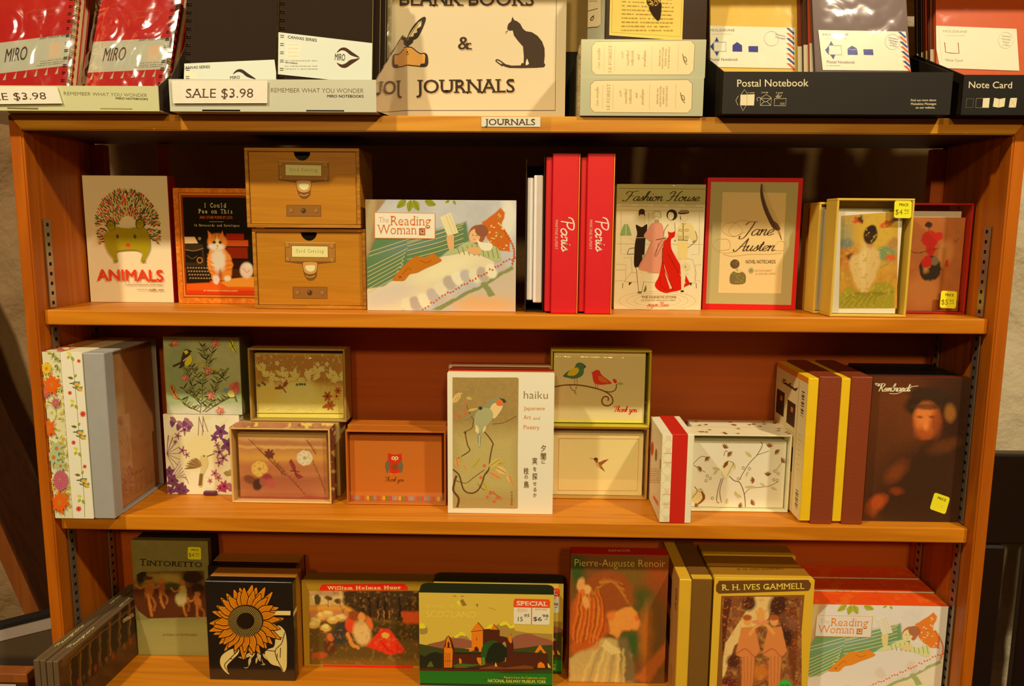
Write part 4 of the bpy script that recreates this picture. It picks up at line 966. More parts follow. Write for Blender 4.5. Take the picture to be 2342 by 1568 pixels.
# ================================================================== first shelf
LV[0] = 1.0
def sticker(parent, crop, frame, quad, cx, cy, s, rot, price, label, col=(246, 226, 40)):
    """square price sticker with rounded corners lying on a face; frame = the face's Art"""
    a = Art(crop, frame.o, frame.ax, frame.az, frame.w, frame.h, frame.quad); a.layer = frame.layer + .0003
    t = math.radians(rot); ct, st = math.cos(t), math.sin(t)
    q = lambda x, y: (cx + x * ct - y * st, cy + x * st + y * ct)
    h = s / 2; r = s * .12; P = []
    for sx, sy, a0 in ((1, -1, -90), (1, 1, 0), (-1, 1, 90), (-1, -1, 180)):
        for k in range(4):
            an = math.radians(a0 + 30 * k); P.append(q(sx * (h - r) + r * math.cos(an), sy * (h - r) + r * math.sin(an)))
    a.poly(P, c(*col))
    K = c(70, 60, 20)
    a.text('PRICE', q(-.22 * s, -.2 * s), q(.3 * s, -.2 * s), s * .14, K, .02)
    if price:
        d, cents = price
        a.text('$' + d, q(-.42 * s, .3 * s), q(-.02 * s, .3 * s), s * .3, c(80, 70, 40), -.01); a.text(cents, q(.08 * s, .14 * s), q(.34 * s, .14 * s), s * .15, c(80, 70, 40), -.01); a.line([q(.06 * s, .24 * s), q(.36 * s, .2 * s)], 2.5, c(80, 70, 40), False, txt=True)
    else:
        a.line([q(-.1 * s, .0), q(-.16 * s, .25 * s)], 3, c(224, 200, 40), False, txt=True); a.line([q(.1 * s, .1 * s), q(.25 * s, .2 * s)], 3, c(200, 176, 40), False, txt=True)
    return a.build('price_sticker', parent, PRINT, label=label)
GC = 'boxed note cards on the first shelf'
# --- hedgehog box
b = Box('card_box', 'tall white animals card box with a green hedgehog, red sides', 'card box', 'B1', [(645, 278), (1335, 278), (1322, 1250), (628, 1248)], .118, Z1T, .024, GC)
b.body('box_base', mat(c(176, 34, 14), .5), .002)
a = b.front(c(238, 212, 174))
R = random.Random(11); cols3 = [c(212, 70, 44), c(56, 84, 40), c(188, 184, 110), c(212, 70, 44), c(190, 188, 120), c(60, 88, 44)]
for k in range(13):
    ro = .30 + .70 * k / 12; n = int(16 + 44 * ro)
    for i in range(n):
        th = math.radians(-205 + 230 * (i + R.random() * .7) / n); x = 990 + 250 * ro * math.cos(th); y = 660 + 268 * ro * math.sin(th) + (20 if math.sin(th) > 0 else 0)
        if 815 < x < 1130 and y > 655: continue
        dx, dy = x - 985, y - 760; L = math.hypot(dx, dy); ln_ = R.uniform(14, 24)
        a.line([(x, y), (x + dx / L * ln_, y + dy / L * ln_)], 9, cols3[R.randrange(6)], False)
G_ = c(152, 146, 30)
a.poly([(835, 690), (870, 660), (940, 672), (1000, 675), (1060, 665), (1120, 665), (1150, 700), (1165, 760), (1160, 830), (1130, 885), (1112, 915), (1112, 932), (1085, 935), (1080, 912), (1095, 870), (1060, 845), (1000, 840), (900, 850), (882, 875), (886, 930), (860, 935), (850, 905), (810, 850), (788, 770), (795, 720)], G_, True)
for ex, ey, f in ((852, 655, -1), (1092, 640, 1)):
    a.ell(ex, ey, 36, 42, c(70, 90, 40), 15 * f); a.ell(ex + 2, ey + 5, 28, 34, G_, 15 * f)
    for k in range(3): a.line([(ex - 12 + 12 * k, ey - 14), (ex - 10 + 12 * k, ey + 8)], 4, c(80, 90, 40), False)
for ex in (901, 1044): a.ell(ex, 738, 12, 16, c(74, 80, 36))
a.poly([(962, 812), (968, 795), (985, 788), (998, 800), (999, 816), (980, 818)], c(216, 66, 40))
for fx in (868, 1097):
    for k in (-12, 0, 12): a.line([(fx + k, 922), (fx + k, 934)], 3, c(70, 80, 30), False)
a.text('ANIMALS', (708, 1078), (1252, 1080), 84, c(224, 66, 44), .03)
a.text('16 Assorted Notecards and Envelopes', (934, 1114), (1250, 1114), 14, c(120, 104, 84), .01); a.text('artwork by', (1028, 1152), (1114, 1152), 12, c(130, 114, 94), .0); a.script('Daetin Keen', (1122, 1156), (1250, 1156), 11, c(120, 104, 84), 1.5, 3)
a.build('front_cover', b.t, GLOSS)
LV[0] = .8
# --- kitten box
b = Box('card_box', 'orange framed card box with a ginger kitten on a desk', 'card box', 'B1', [(1352, 376), (2072, 376), (2062, 1264), (1388, 1264)], .112, Z1T, .026, GC)
b.body('box_base', mat(c(170, 84, 24), .5), .001)
a = b.front(None, quad=None)
a.quad = [(1352, 376), (2100, 376), (2088, 1264), (1388, 1264)]; a.H = homog(a.quad, [(0, b.h), (b.w, b.h), (b.w, 0), (0, 0)]); a.Hi = np.linalg.inv(a.H); a.k = b.w / 720
def kit(p):
    p.mottle(30, .3, 3, (1, 1)); p.speck(18, .55, (214, 140, 60), 4, .6)
    p.poly([(1395, 412), (2060, 412), (2050, 1225), (1425, 1225)], (130, 60, 14), 6); p.poly([(1405, 420), (2050, 420), (2040, 1214), (1432, 1214)], (206, 140, 60), 5); p.poly([(1414, 430), (2040, 430), (2030, 1206), (1440, 1206)], (120, 50, 10), 5)
    p.poly([(1432, 450), (2030, 450), (2020, 1196), (1455, 1196)], (22, 18, 10), 3)
    p.poly([(1450, 1105), (2020, 1085), (2020, 1196), (1450, 1196)], (196, 84, 20), 14); p.poly([(1450, 1170), (2020, 1165), (2020, 1196), (1450, 1196)], (186, 50, 14), 16)
    # books
    for y0, y1, x1, cc in ((735, 780, 1925, (140, 36, 14)), (785, 832, 1958, (176, 74, 26)), (840, 925, 1950, (110, 34, 12)), (940, 1000, 1960, (40, 18, 8)), (1005, 1070, 1940, (60, 34, 14))): p.poly([(1780, y0), (x1, y0), (x1, y1), (1780, y1)], cc, 5)
    # typewriter
    p.poly([(1442, 762), (1525, 762), (1552, 812), (1445, 814)], (196, 166, 130), 4); p.poly([(1445, 815), (1590, 820), (1595, 870), (1610, 1000), (1440, 1000)], (44, 38, 26), 6); p.poly([(1450, 870), (1580, 868), (1580, 960), (1450, 960)], (22, 18, 12), 10)
    p.stroke([(1450, 862), (1520, 870), (1590, 850)], 4, (130, 120, 90)); p.stroke([(1460, 905), (1500, 930), (1540, 910)], 3, (110, 96, 70)); p.blob(1562, 942, 24, 24, (150, 110, 50), 0, .2); p.blob(1562, 942, 17, 17, (24, 18, 10), 0, .2); p.blob(1565, 775, 12, 12, (120, 110, 90))
    p.poly([(1450, 985), (1630, 985), (1640, 1110), (1450, 1120)], (30, 24, 16), 8)
    for r in range(4):
        for k in range(8): p.blob(1465 + 22 * k + 6 * r, 1000 + 26 * r, 7, 5, (150, 130, 96), 0, .6)
    # paper and open book
    p.poly([(1725, 1110), (1800, 1080), (2010, 1060), (2000, 1140), (1780, 1140)], (210, 140, 60), 8); p.blob(1935, 1015, 52, 60, (226, 190, 170), 10, .3); p.blob(1950, 985, 26, 20, (240, 214, 196), 0, .5); p.stroke([(1905, 1000), (1935, 1030), (1960, 1015)], 5, (180, 130, 110))
    # kitten
    p.warp(14, 7)
    p.poly([(1640, 870), (1690, 840), (1760, 845), (1805, 900), (1828, 970), (1815, 1040), (1808, 1090), (1760, 1098), (1715, 1090), (1708, 1115), (1662, 1115), (1650, 1050), (1625, 1000), (1622, 930)], (216, 130, 56), 12)
    p.blob(1712, 940, 56, 90, (250, 222, 180), 0, .5); p.blob(1690, 1085, 26, 34, (250, 224, 190), 0, .5); p.blob(1780, 1078, 26, 22, (246, 214, 176), 0, .5); p.blob(1725, 1050, 14, 42, (120, 60, 20), 0, .9, .7)
    for k in range(3): p.stroke([(1640, 950 + 34 * k), (1672, 962 + 34 * k)], 8, (176, 84, 24), 6, .8); p.stroke([(1770, 950 + 34 * k), (1815, 940 + 34 * k)], 8, (176, 84, 24), 6, .8)
    p.wx = p.wy = 0
    p.poly([(1632, 712), (1690, 760), (1640, 810)], (206, 120, 60), 5); p.poly([(1752, 712), (1776, 800), (1726, 765)], (206, 120, 60), 5); p.poly([(1642, 735), (1672, 765), (1648, 790)], (236, 160, 120), 6); p.poly([(1748, 735), (1764, 785), (1738, 768)], (236, 160, 120), 6)
    p.blob(1708, 800, 78, 66, (216, 126, 54), 0, .25); p.blob(1700, 838, 62, 28, (250, 224, 186), 0, .6); p.blob(1708, 812, 16, 46, (248, 210, 160), 0, .7); p.stroke([(1690, 745), (1696, 775)], 6, (170, 80, 24)); p.stroke([(1722, 745), (1718, 775)], 6, (170, 80, 24))
    for ex in (1682, 1732): p.blob(ex, 803, 15, 12, (90, 90, 50), 0, .3); p.blob(ex, 803, 6, 8, (14, 12, 8), 0, .3)
    p.poly([(1698, 826), (1718, 826), (1708, 838)], (206, 96, 70), 3); p.stroke([(1708, 838), (1708, 848), (1698, 852)], 3, (130, 70, 40))
a.grid(kit, (190, 106, 36), .0006, 5)
Ck = c(236, 206, 150)
a.text('I Could', (1603, 530), (1792, 530), 34, Ck, .0, .06, True); a.text('Pee on This', (1560, 577), (1845, 577), 34, Ck, .0, .06, True); a.text('AND OTHER POEMS BY CATS', (1570, 620), (1838, 620), 22, c(186, 100, 36), .01); a.line([(1648, 643), (1764, 643)], 2, Ck, False, txt=True)
a.text('16 Notecards and Envelopes', (1520, 680), (1895, 680), 18, Ck, 0, .06, True); a.text('BY FRANCESCO MARCIULIANO', (1588, 1176), (1858, 1176), 11, Ck, .0)
a.build('front_cover', b.t, GLOSS)
LV[0] = .85
# --- card catalogue boxes
CW = wood('catalog_wood_print', ca(206, 128, 24, .9), ca(172, 94, 10, .9), 'X', .4, 2.2, 4.4, .12); CW2 = wood('catalog_edge', ca(206, 128, 30, .9), ca(150, 80, 12, .9), 'X', .4, 3, 2.2)
def catalog(label, quad, Y, zb, dx, dy, lit):
    b = Box('card_box', label, 'card box', 'B2', quad, Y, zb, .082, 'wood-grain card catalog boxes')
    w, h = b.w / 2, b.h; wl = .0045
    bm = bmesh.new(); addbox(bm, -w, w, 0, b.d, 0, wl); addbox(bm, -w, w, 0, b.d, h - wl, h); addbox(bm, -w, -w + wl, 0, b.d, wl, h - wl); addbox(bm, w - wl, w, 0, b.d, wl, h - wl); addbox(bm, -w + wl, w - wl, b.d - .002, b.d, wl, h - wl)
    from_bm('box_sleeve', bm, CW2, b.t)
    P = Vector(proj(b.wm @ Vector((0, 0, b.h))))
    n = 14; rr = .0105; zt = h - wl - .0006; bm = bmesh.new(); ring = [(-w + wl + .0006, zt)] + [(rr * math.cos(math.pi + math.pi * i / n), zt + rr * math.sin(math.pi + math.pi * i / n)) for i in range(n + 1)] + [(w - wl - .0006, zt), (w - wl - .0006, wl + .0006), (-w + wl + .0006, wl + .0006)]
    f1 = bm.faces.new([bm.verts.new((x, .0022, z)) for x, z in ring]); r = bmesh.ops.extrude_face_region(bm, geom=[f1]); bmesh.ops.translate(bm, vec=(0, .0025, 0), verts=[v for v in r['geom'] if isinstance(v, bmesh.types.BMVert)])
    d = from_bm('drawer_front', bm, CW, b.t)
    slab('card_block', (-w + .008, w - .008, .012, b.d - .004, wl + .001, h - wl - .004), mat((.012, .010, .008), .8), b.t)
    a = Art('B2', (-w, .0022, 0), (1, 0, 0), (0, 0, 1), b.w, b.h, b.quad)
    D = lambda pts: [(x + dx, y + dy) for x, y in pts]
    br, bd, hi = c(150, 112, 50), c(104, 74, 26), c(206, 176, 110)
    a.poly(D([(345, 795), (738, 798), (740, 945), (600, 962), (470, 962), (345, 945)]), bd); a.poly(D([(350, 800), (733, 802), (735, 940), (345 + 8, 940)]), br)
    a.line(D([(346, 797), (737, 799)]), 4, hi, False); a.poly(D([(394, 818), (682, 822), (684, 912), (394, 910)]), bd); a.poly(D([(399, 823), (678, 826), (679, 908), (399, 906)]), c(238, 214, 150))
    a.text('Card Catalog', D([(430, 872)])[0], D([(648, 874)])[0], 24, c(130, 104, 56), -.012, .05, True)
    for sx, sy in ((365, 820), (713, 823), (368, 925), (713, 929)):
        x, y = sx + dx, sy + dy; a.ell(x, y, 19, 19, bd); a.ell(x - 2, y - 2, 15, 15, c(176, 136, 70)); a.line([(x - 10, y + 6), (x + 8, y - 8)], 4, bd, False)
    a.poly(D([(478, 955), (500, 942), (580, 942), (602, 955), (594, 1020), (588, 1060), (560, 1085), (525, 1085), (502, 1060), (488, 1020)]), bd, True)
    a.poly(D([(484, 958), (505, 946), (576, 946), (596, 958), (588, 1015), (560, 1035), (520, 1035), (494, 1015)]), c(186, 146, 90), True); a.poly(D([(505, 975), (575, 972), (572, 1005), (545, 1018), (515, 1008)]), c(240, 206, 160), True); a.line(D([(508, 1052), (540, 1062), (576, 1050)]), 6, c(196, 156, 90))
    a.poly(D([(402, 1136), (674, 1136), (674, 1226), (402, 1226)]), bd); a.poly(D([(407, 1141), (669, 1141), (669, 1221), (407, 1221)]), c(126, 92, 40))
    for sx in (440, 635): a.ell(sx + dx, 1180 + dy, 20, 20, bd); a.ell(sx + dx - 2, 1178 + dy, 15, 15, c(150, 116, 60)); a.line([(sx + dx - 9, 1172 + dy), (sx + dx + 9, 1188 + dy)], 4, bd, False)
    a.ell(536 + dx, 1181 + dy, 22, 23, bd); a.ell(536 + dx, 1181 + dy, 18, 19, c(60, 44, 20)); a.ell(530 + dx, 1174 + dy, 5, 5, c(150, 130, 80))
    a.build('front_print', d, PRINT)
    nx, nz = 30, 20; u, v = np.meshgrid(np.linspace(-w, w, nx), np.linspace(0.001, h, nz)); e = np.abs(u) / w
    y = -.0012 - .0022 * (vnoise(u, v, .012, 3 + int(dy) % 7, 3)) * np.clip((u / w - .55) / .4, .05, 1)
    V = np.stack([u, y, v], -1).reshape(-1, 3); i = np.arange(nx * nz).reshape(nz, nx); Q = np.stack([i[:-1, :-1], i[:-1, 1:], i[1:, 1:], i[1:, :-1]], -1).reshape(-1, 4)
    mesh('shrink_wrap', V, [tuple(int(k) for k in q) for q in Q], WRAP, b.t, smooth=True)
    return b
cb = catalog('wood-grain card catalog box, lower one of the pair, right of the kitten box', [(90, 690), (972, 692), (982, 1305), (108, 1303)], .050, Z1T, 0, 0, 0)
catalog('wood-grain card catalog box, upper one of the pair, right of the kitten box', [(32, 65), (926, 58), (935, 683), (46, 683)], .045, cb.zt + .0006, -52, -632, 0)

LV[0] = 1.0
# --- lady-reading box (stand-in picture), shared by the first and bottom shelves
RWQ = [(975, 466), (2150, 468), (2145, 1322), (988, 1318)]
def reading_art(a, k=1.0):
    def fn(p):
        p.warp(60, 10); p.mottle(90, .12)
        p.poly([(960, 700), (1400, 740), (1760, 630), (1790, 780), (1560, 900), (1300, 1010), (1120, 1130), (960, 1200)], (84, 130, 100), 20)
        p.blob(1350, 800, 260, 60, (100, 140, 140), -18, .9, .6)
        p.poly([(960, 1160), (1120, 1130), (1300, 1010), (1560, 900), (1760, 860), (2000, 900), (2000, 960), (1850, 1050), (1650, 1090), (1450, 1190), (1340, 1240), (1250, 1330), (960, 1330)], (226, 210, 176), 10)
        p.blob(1150, 1210, 220, 80, (206, 196, 186), -20, .9, .7); p.blob(1600, 990, 240, 60, (244, 226, 180), -22, .9, .8)
        p.poly([(2000, 960), (2160, 960), (2160, 1330), (1640, 1330), (1850, 1130)], (196, 186, 166), 30); p.blob(1900, 1270, 260, 70, (220, 176, 136), 0, .9)
        p.poly([(960, 460), (1140, 460), (1060, 560), (1050, 760), (980, 920), (960, 900)], (150, 130, 104), 14); p.blob(1010, 640, 30, 240, (176, 166, 130), 8, .8, .7)
        p.blob(2090, 600, 60, 160, (226, 218, 196), 0, .8)
        # bench frame
        p.poly([(1480, 1310), (1850, 1130), (2120, 960), (2125, 990), (1900, 1130), (1560, 1310)], (120, 146, 106), 6); p.poly([(1870, 1100), (1910, 1085), (1985, 1195), (1940, 1210)], (120, 146, 106), 6)
        # rolled striped rug along the edge
        for i in range(12):
            t = i / 11; x = 1300 + 720 * t; y = 1270 - 320 * t + 30 * math.sin(t * 9); p.blob(x, y, 44, 58, ((226, 216, 184), (176, 172, 164), (236, 224, 190), (184, 182, 178))[i % 4], -28, .3)
        # patterned cushion
        p.poly([(1880, 640), (1990, 560), (2030, 520), (2062, 560), (2040, 660), (2090, 740), (2110, 860), (2000, 850), (1920, 760)], (196, 104, 44), 8)
        p.wx = p.wy = 0
    a.grid(fn, (184, 190, 186), .0007, 8)
    R = random.Random(3)
    lt = c(206, 186, 140)
    for i in range(9):
        y0 = 930 + i * 32; a.line([(990, y0), (1250, y0 - 120 - i * 4), (1330 - i * 14, y0 - 150 - i * 3)] if i > 1 else [(1000, y0 - 60), (1400, y0 - 190), (1730, 640 + 30 * i)], 5, lt)
    for i in range(5): a.line([(1300, 790 + 34 * i), (1560, 720 + 34 * i), (1740, 650 + 36 * i)], 5, lt)
    for i in range(46):
        x, y = R.uniform(1900, 2080), R.uniform(560, 840)
        if 1880 + (840 - y) * .35 < x < 2035 + (y - 560) * .2 and y > 1180 - x * .3: a.ell(x, y, R.uniform(6, 13), R.uniform(4, 8), (c(226, 206, 150), c(150, 150, 70), c(230, 190, 110))[i % 3], R.uniform(0, 180), 8)
    for x, y, r in ((1330, 470, 100), (1350, 470, 62), (1440, 475, 20), (1290, 470, 140), (1630, 470, 150), (1660, 470, 60)): a.leaf(x, y, 90 if x < 1500 else 36, 60 if x < 1500 else 24, r, c(132, 150, 50), c(110, 126, 40))
    # a curled brown dog, an open book and a plain reclining figure
    a.poly([(1185, 1085), (1215, 1040), (1260, 990), (1320, 930), (1370, 900), (1440, 905), (1500, 878), (1535, 900), (1570, 930), (1520, 960), (1450, 990), (1380, 1025), (1320, 1040), (1280, 1085), (1240, 1090)], c(186, 116, 36), True)
    a.line([(1260, 1040), (1310, 990), (1330, 1010)], 5, c(140, 80, 24)); a.line([(1400, 930), (1450, 950), (1490, 930)], 5, c(140, 80, 24)); a.ell(1245, 1060, 12, 9, c(120, 90, 70))
    a.poly([(1555, 600), (1640, 562), (1700, 720), (1615, 742)], c(232, 214, 168)); a.line([(1600, 582), (1662, 735)], 3, c(180, 160, 120), False); a.line([(1625, 575), (1685, 725)], 3, c(170, 160, 150), False)
    sk = c(226, 172, 128)
    a.poly([(1610, 745), (1660, 735), (1665, 780), (1662, 845), (1630, 850), (1612, 790)], sk, True)
    a.poly([(1590, 890), (1640, 845), (1700, 835), (1760, 790), (1900, 790), (2000, 830), (2030, 890), (2010, 940), (1900, 900), (1780, 850), (1680, 880)], c(170, 186, 140), True)
    for i in range(9): x = 1690 + i * 38; a.line([(x, 800 + abs(i - 4) * 8), (x + 20, 880 + i * 4)], 6, c(104, 140, 90), False)
    a.ell(1845, 730, 66, 74, c(146, 94, 66), 12); a.ell(1826, 742, 44, 54, c(230, 180, 140), 12); a.ell(1880, 700, 52, 46, c(130, 90, 76), 30)
    a.ell(1812, 735, 5, 4, c(110, 70, 50)); a.ell(1842, 738, 5, 4, c(110, 70, 50)); a.line([(1818, 768), (1834, 770)], 4, c(196, 90, 60), False)
    a.poly([(1765, 845), (1830, 825), (1880, 850), (1850, 885), (1790, 870)], sk, True); a.poly([(1840, 765), (1880, 790), (1960, 800), (1950, 850), (1880, 845)], c(240, 224, 190), True)
    for i in range(34):
        t = i / 33; a.ell(1420 + 720 * t, 1300 - 395 * t - 10 * math.sin(t * 3) + R.uniform(-10, 10), 9, 6, c(206, 96, 40), R.uniform(0, 180), 7)
    for i in range(14): t = i / 13; a.ell(2060 + 75 * math.sin(t * 2.2), 700 + 250 * t, 10, 7, c(200, 90, 40), R.uniform(0, 180), 7)
    a.poly([(1046, 564), (1520, 568), (1520, 766), (1046, 764)], c(222, 140, 70)); a.poly([(1051, 569), (1515, 573), (1515, 761), (1051, 759)], c(252, 226, 196))
    o1, o2 = c(222, 150, 96), c(206, 112, 50)
    a.text('The', (1080, 642), (1158, 642), 42, o1, -.012); a.text('Reading', (1176, 664), (1482, 664), 74, o2, -.008, .03); a.text('Woman', (1072, 732), (1370, 732), 74, o2, -.008, .03)
    a.poly([(1394, 684), (1442, 684), (1442, 738), (1394, 738)], c(150, 90, 60), txt=True); a.poly([(1402, 700), (1434, 690), (1436, 730), (1404, 726)], c(214, 160, 110), txt=True); a.ell(1420, 708, 8, 8, c(110, 70, 60), txt=True)
b = Box('card_box', 'wide pale card box with a reclining reader, beside the card catalog boxes', 'card box', 'B2', RWQ, .041, Z1T, .038, GC)
b.body('box_base', mat(c(150, 50, 24), .5), .012, inset=.001); b.body('lid', mat(c(196, 196, 190), .5), 0, .0118)
a = b.front(None); reading_art(a); a.build('front_cover', b.t, GLOSS)

# --- black sleeve with white cards
b = Box('card_sleeve', 'open black card sleeve holding white envelopes, left of the crimson boxes', 'card sleeve', 'B3', [(170, 130), (322, 130), (322, 1330), (182, 1330)], .040, Z1T, .105)
w, h = b.w / 2, b.h
bm = bmesh.new()
for s_, hh in ((-1, .985), (1, 1.0)):
    a0, a1 = sorted((s_ * w, s_ * (w - .0012))); addbox(bm, a0, a1, 0, b.d, .0, h * hh, .0003)
addbox(bm, -w + .0012, w - .0012, 0.002, b.d, 0, .0012, .0003); addbox(bm, -w + .0012, w - .0012, b.d - .0012, b.d, .0012, h * .98, .0003)
from_bm('sleeve', bm, mat(c(44, 36, 20), .5), b.t)
def env(x0, x1, z0, z1, y0, m):
    bm = bmesh.new(); n = 12
    for i in range(n):
        t = i / (n - 1)
    addbox(bm, x0, x1, y0, b.d - .004, z0, z1, .0015, 2); return from_bm('envelope_stack', bm, m, b.t)
WHT = mat(c(250, 236, 206), .6)
env(-w + .002, -w * .18, h * .075, h * .87, .006, WHT); env(-w * .14, w - .002, h * .06, h * .885, .002, WHT)

# --- crimson Paris boxes
CR = mat(c(212, 16, 38), .5, name='crimson_paper'); CRD = mat(c(196, 14, 34), .5, name='crimson_paper'); GOLD = mat(c(226, 160, 60), .5)
def paris(label, quad_b, quad_l, ox):
    q = [quad_b[0], quad_l[1], quad_l[2], (quad_b[3][0], quad_l[3][1])]
    b = Box('card_box', label, 'card box', 'B3', q, .024, Z1T, .122, 'crimson boxes standing spine out')
    P = lambda x, Y: onY(*PX('B3', (x, 700)), Y).x - b.t.location.x
    xm = P((quad_b[1][0] + quad_b[2][0]) / 2, .024)
    slab('box_base', (-b.w / 2, xm + .0, .004, b.d, .002, b.h * (1 - (quad_b[0][1] - quad_l[0][1]) / 1250)), CRD, b.t, .001)
    slab('lid', (xm, b.w / 2 - .0012, 0, b.d, 0, b.h), CR, b.t, .001); slab('gold_edge', (b.w / 2 - .00115, b.w / 2, .0004, b.d - .001, .0005, b.h - .0005), GOLD, b.t, .0002)
    a = Art('B3', (xm, -.0001, 0), (1, 0, 0), (0, 0, 1), b.w / 2 - .0012 - xm, b.h, quad_l)
    W_ = c(250, 216, 190)
    a.script('Paris', (455 + ox, 600), (462 + ox, 850), 44, W_, 8, 11, .1)
    a.text('MARTINE RUPERT', (411 + ox, 606), (406 + ox, 836), 22, c(240, 190, 170), -.005)
    a.build('spine_lettering', b.t, PRINT)
paris('crimson box standing spine out, left one of the pair beside the white envelopes', [(333, 115), (393, 115), (370, 1330), (330, 1326)], [(393, 90), (606, 92), (580, 1344), (370, 1340)], 0)
paris('crimson box standing spine out, right one of the pair beside the fashion box', [(610, 116), (664, 116), (636, 1330), (592, 1326)], [(664, 90), (878, 92), (846, 1344), (636, 1340)], 268)

# --- fashion ladies
b = Box('card_box', 'pale card box with four drawn fashion figures, shrink-wrapped', 'card box', 'B3', [(886, 345), (1578, 345), (1548, 1307), (870, 1300)], .085, Z1T, .03, GC)
b.body('box_base', mat(c(196, 188, 150), .5), .001)
a = b.front(c(240, 218, 178)); LN = c(176, 160, 124); LK = c(48, 36, 26)
a.poly([(886, 345), (1578, 345), (1573, 500), (882, 495)], c(190, 186, 134))
def L(pts, w=3, col=LN, sm=False): a.line(pts, w, col, sm)
L([(900, 378), (1575, 380)], 4, c(120, 110, 70)); L([(890, 515), (1560, 520)]); L([(890, 545), (1560, 550)]); L([(920, 550), (920, 880), (1100, 880), (1100, 550)]); L([(1135, 555), (1135, 700)]); L([(1380, 555), (1380, 640)]); L([(1530, 560), (1530, 880), (1470, 880)]); L([(890, 800), (1560, 805)])
for i, x in enumerate((960, 1090, 1210, 1330, 1460)): L([(x - 40, 500), (x + 40, 502), (x + 40, 512), (x - 40, 510), (x - 40, 500)], 2)
L([(880, 955), (960, 960), (960, 1080), (880, 1085)]); L([(880, 1000), (955, 1000)]); L([(940, 910), (1000, 900), (1010, 1010), (950, 1090)]); L([(950, 1090), (1500, 1100)]); L([(1000, 1020), (1450, 1030)]); L([(1380, 900), (1480, 920), (1510, 1020), (1500, 1100)]); L([(1550, 960), (1500, 960), (1500, 1080), (1545, 1085)])
a.poly([(985, 1095), (1010, 1095), (985, 1120)], LK); a.line([(940, 1100), (935, 1140)], 4, LK); a.line([(1510, 1100), (1512, 1140)], 4, LK); a.poly([(1450, 1095), (1478, 1098), (1470, 1122)], LK)
for r in (300, 240, 180): a.line([(1210 + r * math.cos(t * .35), 1235 + r * .24 * math.sin(t * .35)) for t in range(19)], 3, c(206, 188, 150))
sk = c(240, 214, 172)
# figure 1: black dress and stacked boxes
for i, (x0, x1, y0, y1) in enumerate(((912, 1002, 715, 738), (920, 995, 690, 715), (928, 988, 668, 690), (938, 978, 650, 668))): a.poly([(x0, y1), (x0 + 4, y0), (x1 - 4, y0), (x1, y1)], c(130, 172, 120)); 
L([(958, 650), (958, 738)], 5, c(220, 214, 170))
a.poly([(1035, 700), (1050, 690), (1040, 800), (1010, 770), (960, 742), (970, 735), (1020, 755)], sk)
a.poly([(1035, 655), (1080, 672), (1120, 650), (1122, 690), (1112, 755), (1108, 800), (1102, 900), (1085, 978), (1028, 975), (1025, 860), (1032, 780), (1045, 720)], c(40, 32, 22), True)
a.line([(1030, 755), (1110, 752)], 5, c(190, 160, 110), False)
a.ell(1077, 600, 24, 38, sk); a.poly([(1058, 590), (1055, 560), (1065, 540), (1100, 540), (1104, 590), (1090, 572), (1070, 572)], LK); a.ell(1080, 555, 24, 22, LK); a.poly([(1070, 632), (1086, 632), (1090, 660), (1066, 660)], sk)
a.poly([(1040, 978), (1075, 978), (1078, 1080), (1072, 1165), (1062, 1165), (1052, 1060)], sk); a.poly([(1085, 978), (1140, 985), (1100, 1080), (1085, 1165), (1074, 1165), (1085, 1060)], sk); L([(1040, 978), (1052, 1080), (1062, 1170)], 3, LK); L([(1140, 985), (1105, 1070), (1085, 1170)], 3, LK); a.ell(1070, 1172, 18, 9, c(110, 110, 70)); a.poly([(1098, 1165), (1118, 1110), (1124, 1150), (1112, 1168)], c(110, 120, 80))
a.line([(970, 880), (985, 840), (1030, 830)], 4, LK); a.line([(970, 880), (1020, 878)], 4, LK, False); a.poly([(1085, 885), (1110, 880), (1110, 920), (1088, 920)], c(130, 172, 120))
# figure 2: pink dress seen from behind
PK = c(222, 150, 132)
a.poly([(1150, 650), (1190, 636), (1235, 645), (1250, 690), (1245, 745), (1210, 760), (1160, 790), (1130, 770), (1098, 740), (1120, 700)], PK, True)
a.poly([(1170, 765), (1250, 750), (1290, 800), (1340, 880), (1385, 975), (1300, 1010), (1200, 1022), (1110, 1010), (1058, 985), (1110, 880)], PK, True); a.poly([(1300, 820), (1345, 880), (1388, 970), (1330, 985)], c(232, 180, 156))
L([(1165, 770), (1120, 870), (1062, 985)], 3, c(170, 100, 90), True); L([(1215, 790), (1190, 890)], 3, LK, True); a.line([(1190, 770), (1270, 755)], 6, c(80, 60, 44), False); a.line([(1240, 770), (1210, 820), (1185, 880), (1195, 895), (1225, 840), (1262, 765)], 3, LK)
a.ell(1195, 585, 32, 36, c(220, 206, 164)); a.line([(1165, 570), (1190, 548), (1225, 560), (1228, 600)], 5, c(150, 136, 100)); L([(1170, 600), (1200, 590), (1222, 606)], 3, c(150, 136, 100), True); a.poly([(1182, 615), (1212, 615), (1216, 640), (1180, 640)], c(170, 150, 116))
a.poly([(1110, 1012), (1130, 1012), (1100, 1090), (1078, 1140)], sk)
